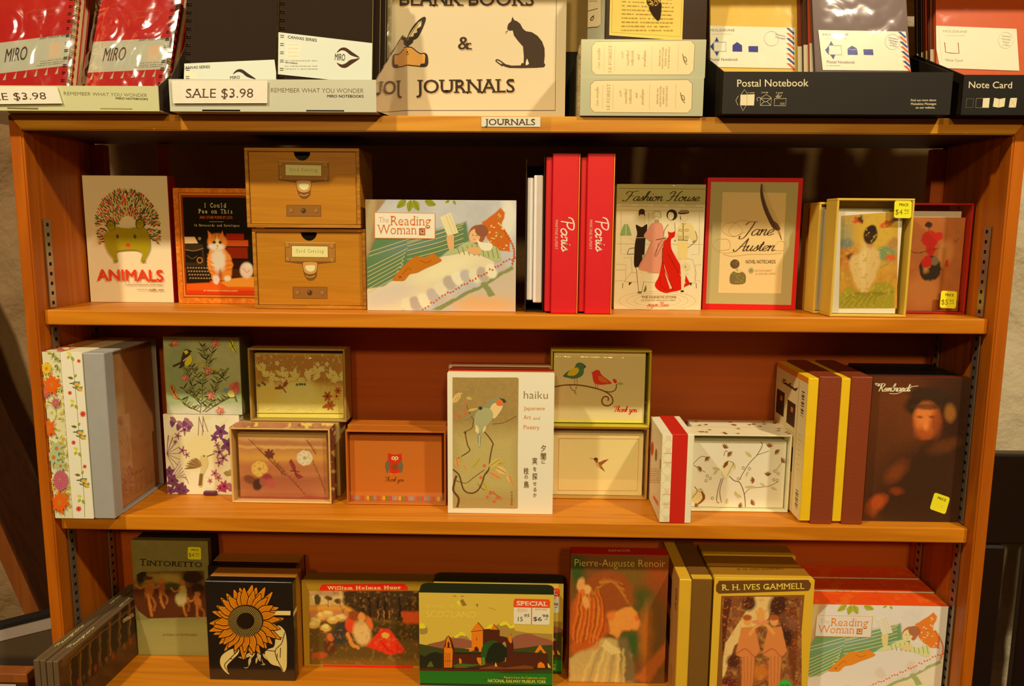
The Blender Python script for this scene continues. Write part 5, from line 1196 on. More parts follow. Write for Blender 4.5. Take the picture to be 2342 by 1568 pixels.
# figure 3: long red gown
RD = c(206, 32, 16)
a.poly([(1285, 700), (1310, 712), (1340, 700), (1336, 745), (1310, 765), (1312, 830), (1340, 890), (1400, 990), (1455, 1090), (1460, 1110), (1420, 1130), (1380, 1155), (1330, 1165), (1270, 1175), (1210, 1150), (1188, 1110), (1220, 1040), (1245, 900), (1250, 800), (1275, 760), (1290, 740)], RD, True)
a.poly([(1255, 950), (1275, 1010), (1322, 1140), (1305, 1145), (1270, 1040)], c(240, 190, 160)); a.poly([(1375, 1020), (1430, 1100), (1418, 1108)], c(240, 190, 160)); L([(1245, 830), (1250, 960), (1330, 1150)], 5, c(90, 24, 16), True); L([(1225, 1050), (1235, 1120), (1300, 1165)], 3, c(120, 24, 16), True); L([(1290, 880), (1420, 1110)], 4, c(120, 24, 16))
a.poly([(1298, 628), (1326, 622), (1336, 660), (1338, 700), (1310, 712), (1284, 700), (1290, 655)], sk, True); a.line([(1290, 650), (1262, 690), (1250, 750), (1275, 745)], 5, c(210, 180, 140)); L([(1285, 650), (1255, 700), (1252, 755)], 3, LK, True); L([(1335, 640), (1342, 700)], 3, LK)
a.ell(1314, 578, 42, 42, LK); a.ell(1306, 585, 24, 32, sk); a.line([(1282, 560), (1300, 552), (1330, 560)], 8, LK)
# figure 4: cream suit and hat
CS = c(232, 204, 148)
a.poly([(1370, 660), (1400, 640), (1440, 640), (1475, 655), (1500, 720), (1510, 775), (1480, 785), (1450, 730), (1440, 775), (1365, 770), (1370, 720), (1345, 780), (1335, 770), (1358, 700)], CS, True); a.poly([(1362, 775), (1440, 778), (1432, 920), (1365, 915)], c(238, 206, 140))
L([(1402, 640), (1405, 770)], 5, LK); L([(1362, 768), (1440, 772)], 5, LK)
for x, y in ((1370, 690), (1418, 688), (1368, 742), (1418, 742)): L([(x, y), (x + 26, y), (x + 26, y + 14), (x, y + 14), (x, y)], 3, LK)
L([(1345, 780), (1336, 772)], 6, LK); L([(1480, 788), (1500, 772)], 6, LK); L([(1500, 700), (1510, 770), (1440, 830)], 3, LK, True)
a.ell(1410, 592, 28, 34, sk); a.ell(1405, 560, 44, 12, LK, -4); a.poly([(1372, 560), (1380, 538), (1432, 536), (1440, 558)], c(206, 186, 140)); L([(1374, 550), (1440, 548)], 6, LK); L([(1380, 590), (1384, 612)], 5, LK); L([(1392, 640), (1405, 655), (1425, 640)], 6, c(180, 160, 120), True)
a.poly([(1380, 918), (1430, 920), (1425, 1060), (1410, 1160), (1395, 1160), (1390, 1040)], sk); a.ell(1402, 1162, 14, 7, LK); a.ell(1428, 975, 34, 30, c(226, 206, 160)); L([(1420, 965), (1428, 985)], 4, LK)
a.text('THE FASHION ICONS', (1085, 1216), (1355, 1216), 18, c(120, 100, 76), 0, .06); a.text('ILLUSTRATED MINI NOTE CARDS', (1085, 1236), (1350, 1236), 10, c(130, 110, 84)); a.script('Megan Hees', (1130, 1278), (1295, 1278), 16, c(206, 80, 60), 2, 4)
a.script('Fashion', (945, 472), (1235, 470), 32, c(60, 46, 24), 3, 9, .5); a.script('House', (1285, 470), (1520, 472), 32, c(60, 46, 24), 3, 9, .5)
a.build('front_cover', b.t, GLOSS); mesh('shrink_wrap', [(-b.w / 2, -.0018, 0.001), (b.w / 2, -.0018, .001), (b.w / 2, -.0018, b.h), (-b.w / 2, -.0018, b.h)], [(0, 1, 2, 3)], WRAP, b.t)

# --- quill box in red
b = Box('card_box', 'red bordered card box with a brown quill and inkwell', 'card box', 'B4', [(-425, 292), (318, 296), (268, 1306), (-455, 1300)], .098, Z1T, .026, GC)
b.body('box_base', mat(c(196, 14, 10), .45), .001)
a = b.front(c(206, 12, 8)); a.crop = 'B4'; xo = -2017.5   # B3 -> B4 crop offset
a.poly([(-400, 326), (282, 330), (235, 1268), (-428, 1258)], c(172, 166, 124)); a.poly([(-310, 405), (188, 410), (155, 1180), (-332, 1175)], c(228, 194, 144))
q = c(70, 52, 30)
a.poly([(-12, 345), (2, 352), (10, 430), (40, 530), (80, 610), (125, 650), (143, 690), (118, 698), (85, 680), (50, 620), (10, 530), (-15, 430)], q, True); a.line([(-5, 360), (20, 470), (70, 590), (130, 690), (155, 765)], 5, c(120, 96, 60)); a.line([(120, 690), (155, 770)], 5, q, False)
R = random.Random(2)
for i in range(26): t = i / 25; x, y = -2 + 125 * t ** 1.2, 370 + 300 * t; a.line([(x, y), (x + 22, y - 14)], 2.5, c(126, 104, 70), False); a.line([(x, y), (x - 14, y + 12)], 2.5, c(50, 38, 22), False)
a.script('Jane', (-150, 735), (80, 735), 46, c(66, 50, 28), 3, 10, .5); a.script('Austen', (-200, 855), (95, 855), 42, c(66, 50, 28), 3, 10, .5)
fl = c(190, 160, 112)
a.line([(-130, 710), (-230, 745), (-310, 700), (-290, 650), (-210, 640), (-150, 700), (-210, 745), (-260, 700), (-180, 625), (-90, 630)], 3, fl); a.line([(-190, 860), (-300, 870), (-380, 820), (-350, 770), (-260, 770), (-250, 840), (-330, 850)], 3, fl); a.line([(95, 850), (170, 850), (188, 800), (140, 780), (90, 830)], 3, fl); a.line([(-300, 880), (-230, 895), (-80, 880), (60, 880), (160, 870)], 3, fl)
a.text('NOVEL NOTECARDS', (-122, 950), (110, 950), 26, c(90, 74, 56), .0); a.ell(-80, 1005, 20, 22, c(150, 160, 120)); a.text('16', (-90, 1012), (-70, 1012), 15, c(90, 74, 50)); a.text('NOTECARDS', (-50, 1012), (82, 1010), 13, c(206, 160, 116), 0, .06); a.text('& ENVELOPES', (-45, 1036), (112, 1034), 13, c(206, 160, 116), 0, .06)
a.ell(-207, 955, 36, 35, c(80, 72, 44)); a.poly([(-240, 1035), (-210, 1010), (-160, 1012), (-125, 1035), (-122, 1090), (-150, 1108), (-225, 1108), (-245, 1085)], c(104, 104, 66), True); a.ell(-180, 1010, 30, 13, c(206, 190, 140)); a.line([(-195, 985), (-185, 1010)], 10, c(170, 150, 110), False)
for i in range(30): a.ell(-185 + R.uniform(-50, 50), 1062 + R.uniform(-36, 36), 4, 4, c(140, 136, 90), 0, 6)
for i in range(18): a.ell(-207 + R.uniform(-24, 24), 955 + R.uniform(-22, 22), 4, 4, c(120, 110, 76), 0, 6)
a.build('front_cover', b.t, PRINT)

# --- tan window boxes
TAN = mat(c(196, 146, 58), .5, name='tan_card'); TANR = mat(c(214, 176, 74), .5, name='tan_card'); WHITE = mat(c(240, 226, 196), .6)
def vase(p):
    p.warp(40, 16); p.mottle(60, .3)
    p.blob(650, 760, 90, 160, (150, 150, 110), 0, .8); p.blob(700, 900, 120, 90, (190, 120, 50), 0, .8); p.blob(930, 720, 190, 260, (216, 172, 74), 0, .8)
    p.blob(760, 620, 50, 30, (206, 84, 30), 0, .4); p.blob(790, 610, 26, 30, (70, 44, 30), 0, .6); p.blob(1010, 670, 60, 26, (214, 90, 34), -12, .4); p.blob(1070, 645, 40, 20, (110, 90, 70), -14, .6)
    p.blob(1000, 900, 90, 60, (110, 150, 110), 0, .5); p.blob(1040, 930, 50, 26, (214, 100, 44), -16, .4); p.blob(1060, 820, 50, 40, (170, 130, 80), 0, .6); p.blob(660, 800, 60, 40, (110, 130, 120), 0, .6); p.blob(700, 910, 30, 24, (90, 56, 34), 0, .5)
    p.stroke([(960, 1000), (1095, 940)], 14, (176, 140, 90), 8)
    p.wx *= .3; p.wy *= .3
    # a tall pale stoneware vase holding one dark bloom
    p.poly([(800, 880), (850, 830), (880, 830), (950, 885), (960, 960), (930, 1040), (905, 1110), (850, 1190), (800, 1190), (740, 1110), (715, 1030), (690, 960), (710, 905)], (224, 184, 126), 24)
    p.blob(820, 960, 40, 150, (236, 202, 146), 0, .9, .7); p.stroke([(850, 870), (840, 1180)], 8, (206, 160, 104), 10, .6); p.blob(870, 820, 30, 30, (196, 150, 96), 0, .6)
    p.blob(872, 745, 60, 72, (50, 30, 22), 10, .25); p.blob(885, 700, 34, 30, (36, 22, 16), 0, .4)
    p.poly([(570, 1310), (600, 1220), (690, 1140), (760, 1180), (850, 1210), (930, 1120), (1020, 1120), (1080, 1160), (1080, 1320), (570, 1320)], (152, 150, 44), 18)
    for k in range(7): p.stroke([(600 + 50 * k, 1300), (700 + 40 * k, 1220), (790 + 46 * k, 1190)], 9, (104, 104, 34), 9, .6)
    p.speck(22, .62, (190, 170, 70), 4, .7)
b = Box('card_box', 'tan card box with a painted picture behind a clear front, price sticker at top', 'card box', 'B4', [(583, 447), (1192, 462), (1130, 1370), (540, 1368)], .020, Z1T, .036, 'tan window boxes')
b.window(TANR, .0028); w, h = b.w / 2, b.h
slab('card_stack', (-w + .0055, w - .009, .0105, .030, .0035, h - .016), WHITE, b.t, .0003)
slab('envelope_stack', (-w + .0045, w - .006, .0305, .0325, .0035, h - .011), WHITE, b.t, .0003)
a = Art('B4', (-w + .0055, .0103, .0035), (1, 0, 0), (0, 0, 1), b.w - .0145, h - .0195, [(585, 540), (1140, 585), (1085, 1355), (545, 1350)], None, c(240, 226, 196))
a.grid(vase, (200, 146, 60), .0006, 6, (612, 578, 1100, 1316))
a.build('card_picture', b.t)
lid = slab('clear_lid', (-w + .003, w - .003, .001, .0014, .003, h - .003), CLEAR, b.t, 0)
sticker(b.t, 'B4', Art('B4', (-w, .0006, 0), (1, 0, 0), (0, 0, 1), b.w, b.h, b.quad), None, 1097, 544, 134, 2, ('4', '95'), 'yellow price sticker reading 4.95')
b2 = Box('card_box', 'tan card box second in the row, half hidden behind the vase picture box', 'card box', 'B4', [(444, 482), (1040, 490), (1000, 1338), (408, 1338)], .058, Z1T, .034, 'tan window boxes')
b2.window(TANR, .0028); slab('card_stack', (-b2.w / 2 + .004, b2.w / 2 - .006, .006, .030, .0035, b2.h - .006), WHITE, b2.t, .0003); slab('clear_lid', (-b2.w / 2 + .003, b2.w / 2 - .003, .001, .0014, .003, b2.h - .003), CLEAR, b2.t, 0)
b3 = Box('card_box', 'tan card box last in the row, beside the red quill box', 'card box', 'B4', [(386, 490), (960, 496), (920, 1312), (352, 1312)], .0945, Z1T, .034, 'tan window boxes')
b3.window(TAN, .0028); slab('card_stack', (-b3.w / 2 + .004, b3.w / 2 - .006, .006, .030, .0035, b3.h - .006), WHITE, b3.t, .0003)
# --- red window box with terracotta card
b = Box('card_box', 'red window card box with a brown picture and price sticker, at the right end', 'card box', 'B4', [(1080, 488), (1680, 494), (1632, 1350), (1050, 1344)], .064, Z1T, .032, GC)
b.window(mat(c(150, 22, 16), .4), .0025); w, h = b.w / 2, b.h
slab('envelope_stack', (-w + .004, w - .008, .014, .029, .003, h - .010), WHITE, b.t, .0003)
def pot(p):
    p.mottle(80, .14); p.warp(26, 8)
    p.blob(1300, 1180, 150, 140, (196, 130, 76), 0, .8, .7); p.blob(1490, 860, 60, 110, (206, 142, 88), 10, .6, .8); p.stroke([(1200, 1010), (1300, 980), (1500, 1000)], 5, (150, 90, 46), 5, .7)
    p.blob(1360, 985, 92, 106, (44, 36, 22), 0, .12); p.blob(1330, 960, 30, 60, (200, 140, 90), 10, .7, .8); p.blob(1395, 925, 34, 36, (110, 110, 90), 0, .4)
    p.blob(1350, 740, 70, 66, (186, 36, 16), 10, .15); p.blob(1330, 930, 44, 50, (190, 34, 16), 25, .2); p.blob(1420, 720, 40, 34, (186, 36, 16), -10, .2); p.blob(1360, 830, 40, 50, (186, 36, 16), 0, .2)
    p.blob(1336, 628, 30, 26, (50, 36, 20), 0, .3); p.stroke([(1340, 650), (1330, 690)], 8, (120, 70, 40)); p.stroke([(1196, 845), (1280, 852), (1420, 815)], 6, (80, 46, 24), 4); p.blob(1500, 945, 16, 34, (186, 46, 24), 10, .2); p.stroke([(1590, 740), (1560, 770)], 5, (110, 60, 34), 4)
    for x in (1270, 1360, 1400): p.stroke([(x - 10, 1090), (x - 5, 1200), (x, 1290)], 30, (190, 126, 74), 16, .6)
slab('card_stack', (-w + .003, w - .004, .011, .0138, .003, h - .018), mat(c(166, 104, 56), .6), b.t, .0003)
a = Art('B4', (-w + .003, .0108, .003), (1, 0, 0), (0, 0, 1), b.w - .007, h - .021, [(1090, 560), (1645, 570), (1605, 1336), (1055, 1330)])
a.grid(pot, (174, 108, 60), .0007, 7); a.build('card_picture', b.t)
slab('clear_lid', (-w + .003, w - .003, .001, .0014, .003, h - .003), CLEAR, b.t, 0)
sticker(b.t, 'B4', Art('B4', (-w, .0006, 0), (1, 0, 0), (0, 0, 1), b.w, b.h, b.quad), None, 1495, 1238, 132, 3, ('5', '95'), 'yellow price sticker reading 5.95')

# ================================================================== second shelf
LV[0] = .95
GS = 'boxed stationery standing spine out at the left of the second shelf'
# --- three tall boxes standing spine out on the left
def tall(label, qd, Y, dep, m, cr='C1', h=None, grp=GS):
    b = Box('stationery_box', label, 'card box', cr, qd, Y, Z2T, dep, grp, h=h); return b
b = tall('tall slim box with a bright flower print, first from the left panel', [(285, 168), (438, 172), (512, 1318), (368, 1314)], -.001, .135, None)
b.body('box_body', mat(c(210, 196, 156), .5), 0, bev=.001)
a = b.front(c(214, 206, 168)); R = random.Random(4)
OR_, YE, TE, PU, GRN = c(226, 96, 14), c(226, 186, 66), c(160, 186, 150), c(176, 96, 116), c(112, 136, 40)
def daisy(x, y, r, col, n=9, ctr=None): a.flower(x, y, r, n, col, ctr or c(190, 90, 20), .38, R.uniform(0, 40), .25)
for i in range(60): x, y = R.uniform(285, 500), R.uniform(175, 1300); a.leaf(x, y, R.uniform(24, 46), 18, R.uniform(0, 360), (GRN, c(186, 186, 90), c(150, 160, 70))[i % 3], c(90, 100, 40))
for i in range(70): x, y = R.uniform(290, 500), R.uniform(330, 1200); a.flower(x, y, R.uniform(14, 26), 5, (YE, c(232, 214, 120), c(206, 206, 120))[i % 3], c(120, 90, 30))
for x, y, r, n, col in ((330, 285, 52, 16, c(226, 180, 50)), (318, 450, 50, 12, PU), (372, 400, 84, 11, OR_), (400, 525, 44, 10, PU), (330, 700, 78, 10, OR_), (400, 840, 70, 7, TE), (375, 900, 72, 7, TE), (430, 960, 56, 7, TE), (415, 1205, 88, 11, OR_), (455, 1160, 34, 8, c(190, 110, 40))): a.flower(x, y, r, n, col, c(196, 120, 40), .42, x % 37, .2)
a.ell(428, 1058, 60, 68, c(184, 96, 126)); a.ell(426, 1055, 14, 14, c(226, 150, 90))
for i in range(14): t = i * .45; a.line([(428, 1058), (428 + 52 * math.cos(t), 1058 + 60 * math.sin(t))], 2, c(150, 70, 100), False)
a.leaf(385, 210, 40, 26, -70, GRN); a.leaf(400, 225, 40, 24, -20, GRN); a.leaf(425, 305, 44, 20, -90, GRN)
a.build('spine_print', b.t)
a = b.top(c(206, 140, 80), 0, .12); [a.ell(R.uniform(290, 520), R.uniform(100, 165), 26, 9, (OR_, PU, c(214, 206, 168))[i % 3]) for i in range(24)]; a.build('top_print', b.t)
b = tall('tall slim white box with a vine and small birds, second from the left panel', [(440, 176), (592, 170), (664, 1328), (514, 1322)], -.001, .135, None)
b.body('box_body', mat(c(228, 214, 178), .5), 0, bev=.001)
a = b.front(c(240, 226, 190))
a.line([(510, 170), (530, 260), (542, 400), (552, 520), (562, 680), (574, 850), (584, 1010), (596, 1180), (598, 1318)], 4, c(130, 140, 80))
for k in range(5):
    y = 195 + 330 * k; x = 515 + 21 * k
    if k > 3: break
    a.leaf(x, y - 12, 34, 26, 200, c(206, 206, 60)); a.leaf(x + 4, y + 8, 36, 26, 60, c(140, 160, 60)); a.leaf(x - 8, y + 2, 30, 24, 130, c(160, 176, 60))
    if k < 4:
        y = 345 + 335 * k; x = 540 + 20 * k
        a.leaf(x - 10, y + 8, 40, 22, 190, c(96, 110, 40)); a.leaf(x, y, 28, 18, -60, c(130, 150, 50))
        for bx, by, r in ((0, 42, 0), (18, 76, 30)): 
            a.ell(x + bx + 10, y + by, 28, 15, c(90, 120, 110), r); a.ell(x + bx + 18, y + by + 4, 22, 11, c(226, 170, 50), r); a.leaf(x + bx - 14, y + by, -26, 10, r, c(70, 80, 70)); a.ell(x + bx + 30, y + by - 8, 9, 9, c(110, 140, 130))
for x, y, s in ((572, 230, 15), (505, 452, 16), (596, 595, 24), (526, 794, 17), (604, 960, 15), (556, 1255, 22)): a.flower(x, y, s, 8, c(214, 66, 60), c(180, 40, 40), .5)
a.build('spine_print', b.t)
b = tall('tall grey-blue box with a clear side window, third from the left panel', [(595, 174), (746, 186), (822, 1335), (672, 1332)], -.001, .139, None)
w, h = b.w / 2, b.h; BGm = mat(c(146, 156, 156), .5, name='grey_blue_card')
bm = bmesh.new(); addbox(bm, -w, w, 0, .022, 0, h, .001); addbox(bm, -w, w, .022, b.d, 0, .0025, .0005); addbox(bm, -w, w, .022, b.d, h - .0025, h, .0005); addbox(bm, -w, -w + .002, .022, b.d, .0025, h - .0025, .0004); addbox(bm, -w + .002, w, b.d - .002, b.d, .0025, h - .0025, .0004)
from_bm('box_tray', bm, BGm, b.t)
slab('paper_stack', (-w + .003, w - .006, .0235, b.d - .004, .004, h - .004), mat(c(150, 104, 66), .7), b.t, .0004)
a = Art('C1', (w - .0058, .0235, .004), (0, 1, 0), (0, 0, 1), b.d - .0275, h - .008, None, b.wm)
def parch(p):
    p.mottle(120, .14); p.blob(1050, 700, 200, 140, (160, 116, 84), 0, .9, .5); p.poly([(780, 900), (880, 905), (960, 935), (800, 960)], (146, 100, 66), 20, .6); p.warp(20, 10)
    for i in range(26):
        x = 840 + i * 14; p.stroke([(x, 1240 - i * 5), (x + 8 * math.sin(i * 2.3), 1160 - i * 6), (x + 20 * math.sin(i), 1080 - (i * 37) % 90)], 3, (110, 76, 44), 3, .7)
    for i in range(16): p.blob(930 + (i * 53) % 240, 1000 + (i * 31) % 110, 14, 11, ((150, 100, 90), (130, 96, 60))[i % 2], 0, .6, .8)
    for i in range(9): p.blob(850 + (i * 41) % 210, 680 + (i * 67) % 180, 26, 18, (140, 96, 70), i * 30, .5, .45)
a.grid(parch, (160, 116, 76), .0010, 3); a.build('window_picture', b.t)
mesh('clear_window', [(w - .0004, .0215, .002), (w - .0004, b.d - .0005, .002), (w - .0004, b.d - .0005, h - .002), (w - .0004, .0215, h - .002)], [(0, 1, 2, 3)], CLEAR, b.t)

# --- square flower boxes, one on the other
b = Box('card_box', 'square white box with purple flowers and a hummingbird, under the teal box', 'card box', 'C1', [(1178, 608), (1726, 632), (1724, 1172), (1192, 1148)], .098, Z2T, .048, 'square flower boxes')
b.body('box_body', mat(c(214, 196, 170), .5))
pb = b
a = b.front(c(236, 218, 180)); V1, V2, V3, VM = c(104, 66, 120), c(150, 106, 130), c(124, 80, 136), c(166, 60, 120); R = random.Random(8)
a.grid(lambda p: (p.warp(40, 14), p.blob(1450, 850, 170, 120, (226, 206, 150), 0, .9, .8), p.speck(70, .62, (222, 206, 160), 3, .6)), (238, 220, 184), .0012, 3)
def bloom(x, y, r, col, n=5, w=.62): a.flower(x, y, r, n, col, c(80, 40, 80), w, R.uniform(0, 72))
for x, y in ((1250, 640), (1300, 668), (1350, 650), (1370, 670)): a.leaf(x, y, 62, 46, 90 + (x % 40), V1); a.leaf(x - 20, y - 10, 60, 36, 40, V2)
for x, y, r in ((1590, 740, 58), (1545, 780, 34), (1640, 830, 62), (1660, 870, 40)): bloom(x, y, r, V1)
for x, y, r in ((1280, 760, 30), (1330, 720, 44), (1310, 860, 36), (1560, 830, 28), (1575, 880, 48), (1600, 920, 44), (1570, 950, 34), (1340, 890, 26), (1260, 800, 20)): bloom(x, y, r, V2, 5, .4)
for i in range(11): an = -2.4 + i * .34; a.line([(1196, 880), (1196 + 100 * abs(math.cos(an)), 880 + 130 * math.sin(an))], 3, V3, False)
for x, y, r in ((1210, 1000, 40), (1230, 1060, 46), (1280, 1115, 50), (1310, 1130, 40), (1215, 1125, 36)): bloom(x, y, r, V1, 5, .8)
for i in range(8): a.line([(1200 + i * 18, 1060 - i * 4), (1290 + i * 8, 930 + i * 22)], 3, V3, False)
for x, y, r in ((1600, 1110, 44), (1570, 1120, 28)): bloom(x, y, r, VM, 7, .5)
for x, y, r in ((1500, 1070, 22), (1535, 1020, 32), (1560, 1050, 28)): bloom(x, y, r, c(190, 120, 140), 5, .5)
a.leaf(1600, 1020, 60, 40, 10, c(150, 140, 90)); a.leaf(1640, 1000, 40, 34, 60, c(160, 150, 96)); [a.ell(1640 + R.uniform(-50, 30), 1120 + R.uniform(-30, 20), 12, 10, (VM, V2)[i % 2]) for i in range(10)]
for x in (1440, 1470): a.line([(x, 630), (x - 6, 700), (x - 12, 760)], 3, c(120, 80, 110)); a.line([(x, 640), (x + 30, 740)], 3, c(120, 80, 110))
BR = c(116, 98, 66)
a.poly([(1440, 905), (1455, 892), (1480, 895), (1488, 915), (1490, 960), (1470, 1000), (1452, 1040), (1445, 1100), (1420, 1104), (1425, 1040), (1438, 990), (1436, 950)], c(206, 190, 140), True); a.line([(1486, 905), (1540, 886)], 4, c(60, 44, 30), False); a.ell(1464, 902, 5, 5, c(30, 24, 18))
for i in range(8): a.leaf(1445, 965, 128 - i * 9, 20, 192 + i * 9 - 20, (BR, c(150, 130, 90))[i % 2])
for i in range(3): a.line([(1448 - i * 8, 1020), (1436 - i * 8, 1100)], 9, BR, False)
a.build('front_cover', b.t, PRINT)
mesh_r = slab('ribbon_tab', (.0, .018, -.006, .0, .0003, .006), mat(c(80, 36, 70), .5), b.t, .001)
LV[0] = .42
b = Box('card_box', 'square teal box with a yellow and black bird, atop the purple one', 'card box', 'C1', [(1180, 62), (1728, 66), (1726, 628), (1188, 608)], .098, Z2T + pb.h + .0006, .048, 'square flower boxes')
b.body('box_body', mat(c(66, 80, 56), .5))
a = b.front(None)
a.grid(lambda p: (p.mottle(60, .18), p.blob(1560, 260, 220, 160, (118, 134, 110), 0, .9, .6), p.blob(1260, 330, 130, 220, (84, 112, 92), 0, .9, .6), p.blob(1450, 610, 300, 60, (146, 170, 146), 0, .9, .7), p.mottle(14, .07)), (98, 122, 98), .0009, 3)  # pale bottom strip is lamp light painted into the cover
DK = c(30, 34, 20); PK = c(136, 86, 84); R = random.Random(21)
stems = [[(1420, 612), (1440, 500), (1450, 380), (1500, 260), (1540, 130)], [(1430, 560), (1380, 440), (1350, 330), (1330, 290)], [(1440, 540), (1520, 470), (1560, 380), (1640, 300)], [(1425, 600), (1340, 560), (1280, 500)], [(1450, 420), (1400, 320), (1370, 270)], [(1490, 300), (1470, 180), (1455, 120)], [(1440, 600), (1500, 540), (1510, 480)], [(1470, 340), (1560, 330), (1620, 380)], [(1435, 520), (1360, 480), (1300, 420)], [(1460, 600), (1560, 540), (1640, 500)]]
for s_ in stems:
    a.line(s_, 4, DK); q = spline(s_, 5)
    for i in range(2, len(q) - 1):
        x, y = q[i]
        for sg in (-1, 1): a.leaf(x, y, R.uniform(34, 62), R.uniform(5, 12), -90 + sg * R.uniform(25, 70), (DK, c(60, 70, 34), c(84, 96, 50))[i % 3])
for i in range(5): a.leaf(1420 + 20 * i, 250 + 8 * i, 70, 16, (-10, 200, 30, 170, 20)[i], c(130, 130, 70), DK)
for x, y, r in ((1555, 110, 46), (1330, 358, 38), (1495, 310, 40), (1508, 480, 44), (1270, 108, 36), (1570, 595, 40)):
    for k in range(22): an = k * 2.4; a.leaf(x, y, r * (.5 + .5 * ((k * 7) % 10) / 10), 11, math.degrees(an), (PK, c(110, 60, 66), c(160, 110, 100))[k % 3])
a.poly([(1305, 225), (1325, 165), (1348, 150), (1372, 158), (1382, 165), (1368, 180), (1380, 215), (1372, 245), (1330, 262), (1300, 280)], c(40, 34, 18), True); a.poly([(1330, 245), (1370, 190), (1384, 225), (1368, 258), (1338, 268)], c(196, 166, 30), True); a.poly([(1325, 165), (1350, 155), (1360, 175), (1340, 190)], c(190, 160, 30)); a.line([(1320, 235), (1345, 215), (1362, 208)], 8, c(220, 206, 160)); a.line([(1315, 240), (1245, 272)], 12, c(40, 34, 18), False); a.line([(1310, 250), (1290, 285)], 9, c(40, 34, 18), False)
for x, y, cc, f in ((1240, 455, c(206, 90, 20), 1), (1678, 130, c(190, 160, 40), 1)):
    a.leaf(x, y, 60, 34, -100, cc, DK); a.leaf(x, y, 56, 32, 60, cc, DK); a.leaf(x, y, 30, 22, 170, cc, DK); a.line([(x - 18, y - 44), (x + 26, y + 44)], 5, DK, False)
a.leaf(1260, 120, 40, 30, 180, c(110, 60, 40)); a.poly([(1640, 440), (1650, 405), (1690, 385), (1712, 400), (1710, 450), (1690, 475)], c(140, 80, 80), True); a.poly([(1632, 455), (1665, 450), (1680, 490), (1650, 498), (1632, 485)], c(220, 170, 90), True); a.ell(1618, 448, 20, 15, c(70, 110, 140)); a.line([(1680, 490), (1692, 530)], 8, c(50, 54, 40), False)
for i in range(5): a.line([(1660 + i * 10, 440), (1690 + i * 5, 392)], 3, c(100, 50, 60), False)
a.build('front_cover', b.t)

LV[0] = .9
# --- rose and dragonfly window boxes
def gild(p): p.mottle(12, .5)
MV = mat(c(150, 108, 84), .5); GD = mat(c(150, 132, 74), .45, name='gilt_card')
b = Box('card_box', 'mauve window box with roses and a dragonfly picture, lower one', 'card box', 'C2', [(74, 712), (808, 722), (800, 1242), (95, 1220)], .066, Z2T, .030, 'window boxes with gilt edges')
rb = b; b.window(mat(c(206, 170, 116), .5, name='cream_gilt_card'), .0026); w, h = b.w / 2, b.h
a = b.top(None); R = random.Random(9); a.grid(lambda p: (p.mottle(50, .3), p.speck(30, .6, (220, 186, 110), 2), p.speck(24, .66, (110, 60, 70), 5)), (160, 112, 90), .0012, 4); a.build('top_print', b.t)
a = b.right(None); a.grid(lambda p: (p.mottle(30, .3), p.speck(24, .6, (220, 190, 120), 2)), (130, 84, 66), .0012, 4); a.build('side_print', b.t)
def roses(p):
    p.warp(90, 12); p.mottle(160, .12, 3, (4, .5))
    for y, hh, cc in ((760, 40, (226, 190, 130)), (820, 14, (176, 120, 90)), (850, 10, (226, 184, 110)), (880, 16, (190, 136, 90)), (925, 34, (216, 164, 84)), (960, 16, (196, 140, 84)), (1000, 40, (170, 110, 80)), (1080, 30, (150, 92, 74)), (1120, 50, (160, 100, 80)), (1190, 30, (140, 80, 70))): p.blob(430, y, 460, hh, cc, 1, 1.2, .8)
    p.poly([(90, 1190), (800, 1205), (800, 1240), (90, 1230)], (136, 60, 70), 10); p.wx = p.wy = 0
    for sx, sy, ex, ey in ((460, 1050, 190, 790), (440, 1045, 330, 880), (480, 1050, 610, 1190), (640, 880, 770, 1180), (700, 900, 630, 800), (470, 1050, 400, 960), (450, 1040, 260, 860)):
        p.stroke([(sx, sy), ((sx + ex) / 2 + 10, (sy + ey) / 2 + 6), (ex, ey)], 4, (90, 50, 34), 3)
        for k in range(12): t = k / 12; x, y = sx + (ex - sx) * t, sy + (ey - sy) * t; p.stroke([(x, y), (x + (14 if k % 2 else -14), y - 16)], 3, (100, 60, 40), 3, .8)
    def rose(x, y, r, cc, ln):
        p.blob(x, y, r, r * .85, cc, 0, .2)
        for k in range(7): an = k * .9; p.blob(x + r * .55 * math.cos(an), y + r * .5 * math.sin(an), r * .42, r * .34, tuple(min(255, v + 10) for v in cc), an * 57, .2); p.stroke([(x + r * .8 * math.cos(an), y + r * .7 * math.sin(an)), (x + r * .55 * math.cos(an + .5), y + r * .5 * math.sin(an + .5)), (x + r * .3 * math.cos(an + .9), y + r * .3 * math.sin(an + .9))], 3, ln, 3)
        p.blob(x, y, r * .22, r * .2, ln, 0, .6, .6)
    rose(265, 1000, 62, (216, 174, 96), (140, 90, 40)); rose(612, 925, 60, (232, 206, 166), (150, 90, 50))
    for x, y, rx, ry, cc in ((190, 1075, 50, 30, (110, 74, 56)), (245, 1110, 36, 44, (64, 44, 46)), (320, 1065, 40, 34, (140, 60, 80)), (345, 1105, 40, 34, (170, 90, 90)), (290, 1095, 30, 26, (150, 90, 84)), (345, 900, 30, 24, (100, 56, 56))): p.blob(x, y, rx, ry, cc, 20, .4)
    p.poly([(520, 1015), (490, 950), (510, 930), (540, 980), (545, 1020)], (130, 56, 66), 4); p.poly([(535, 1020), (600, 1060), (560, 1075), (530, 1040)], (130, 56, 66), 4); p.stroke([(500, 1015), (570, 1022)], 7, (90, 40, 46)); p.stroke([(530, 1010), (548, 1060)], 6, (90, 40, 46))
    for k in range(7): p.blob(345 + 28 * math.cos(k * .9), 895 + 24 * math.sin(k * .9), 13, 8, (96, 54, 54), k * 51, .3)
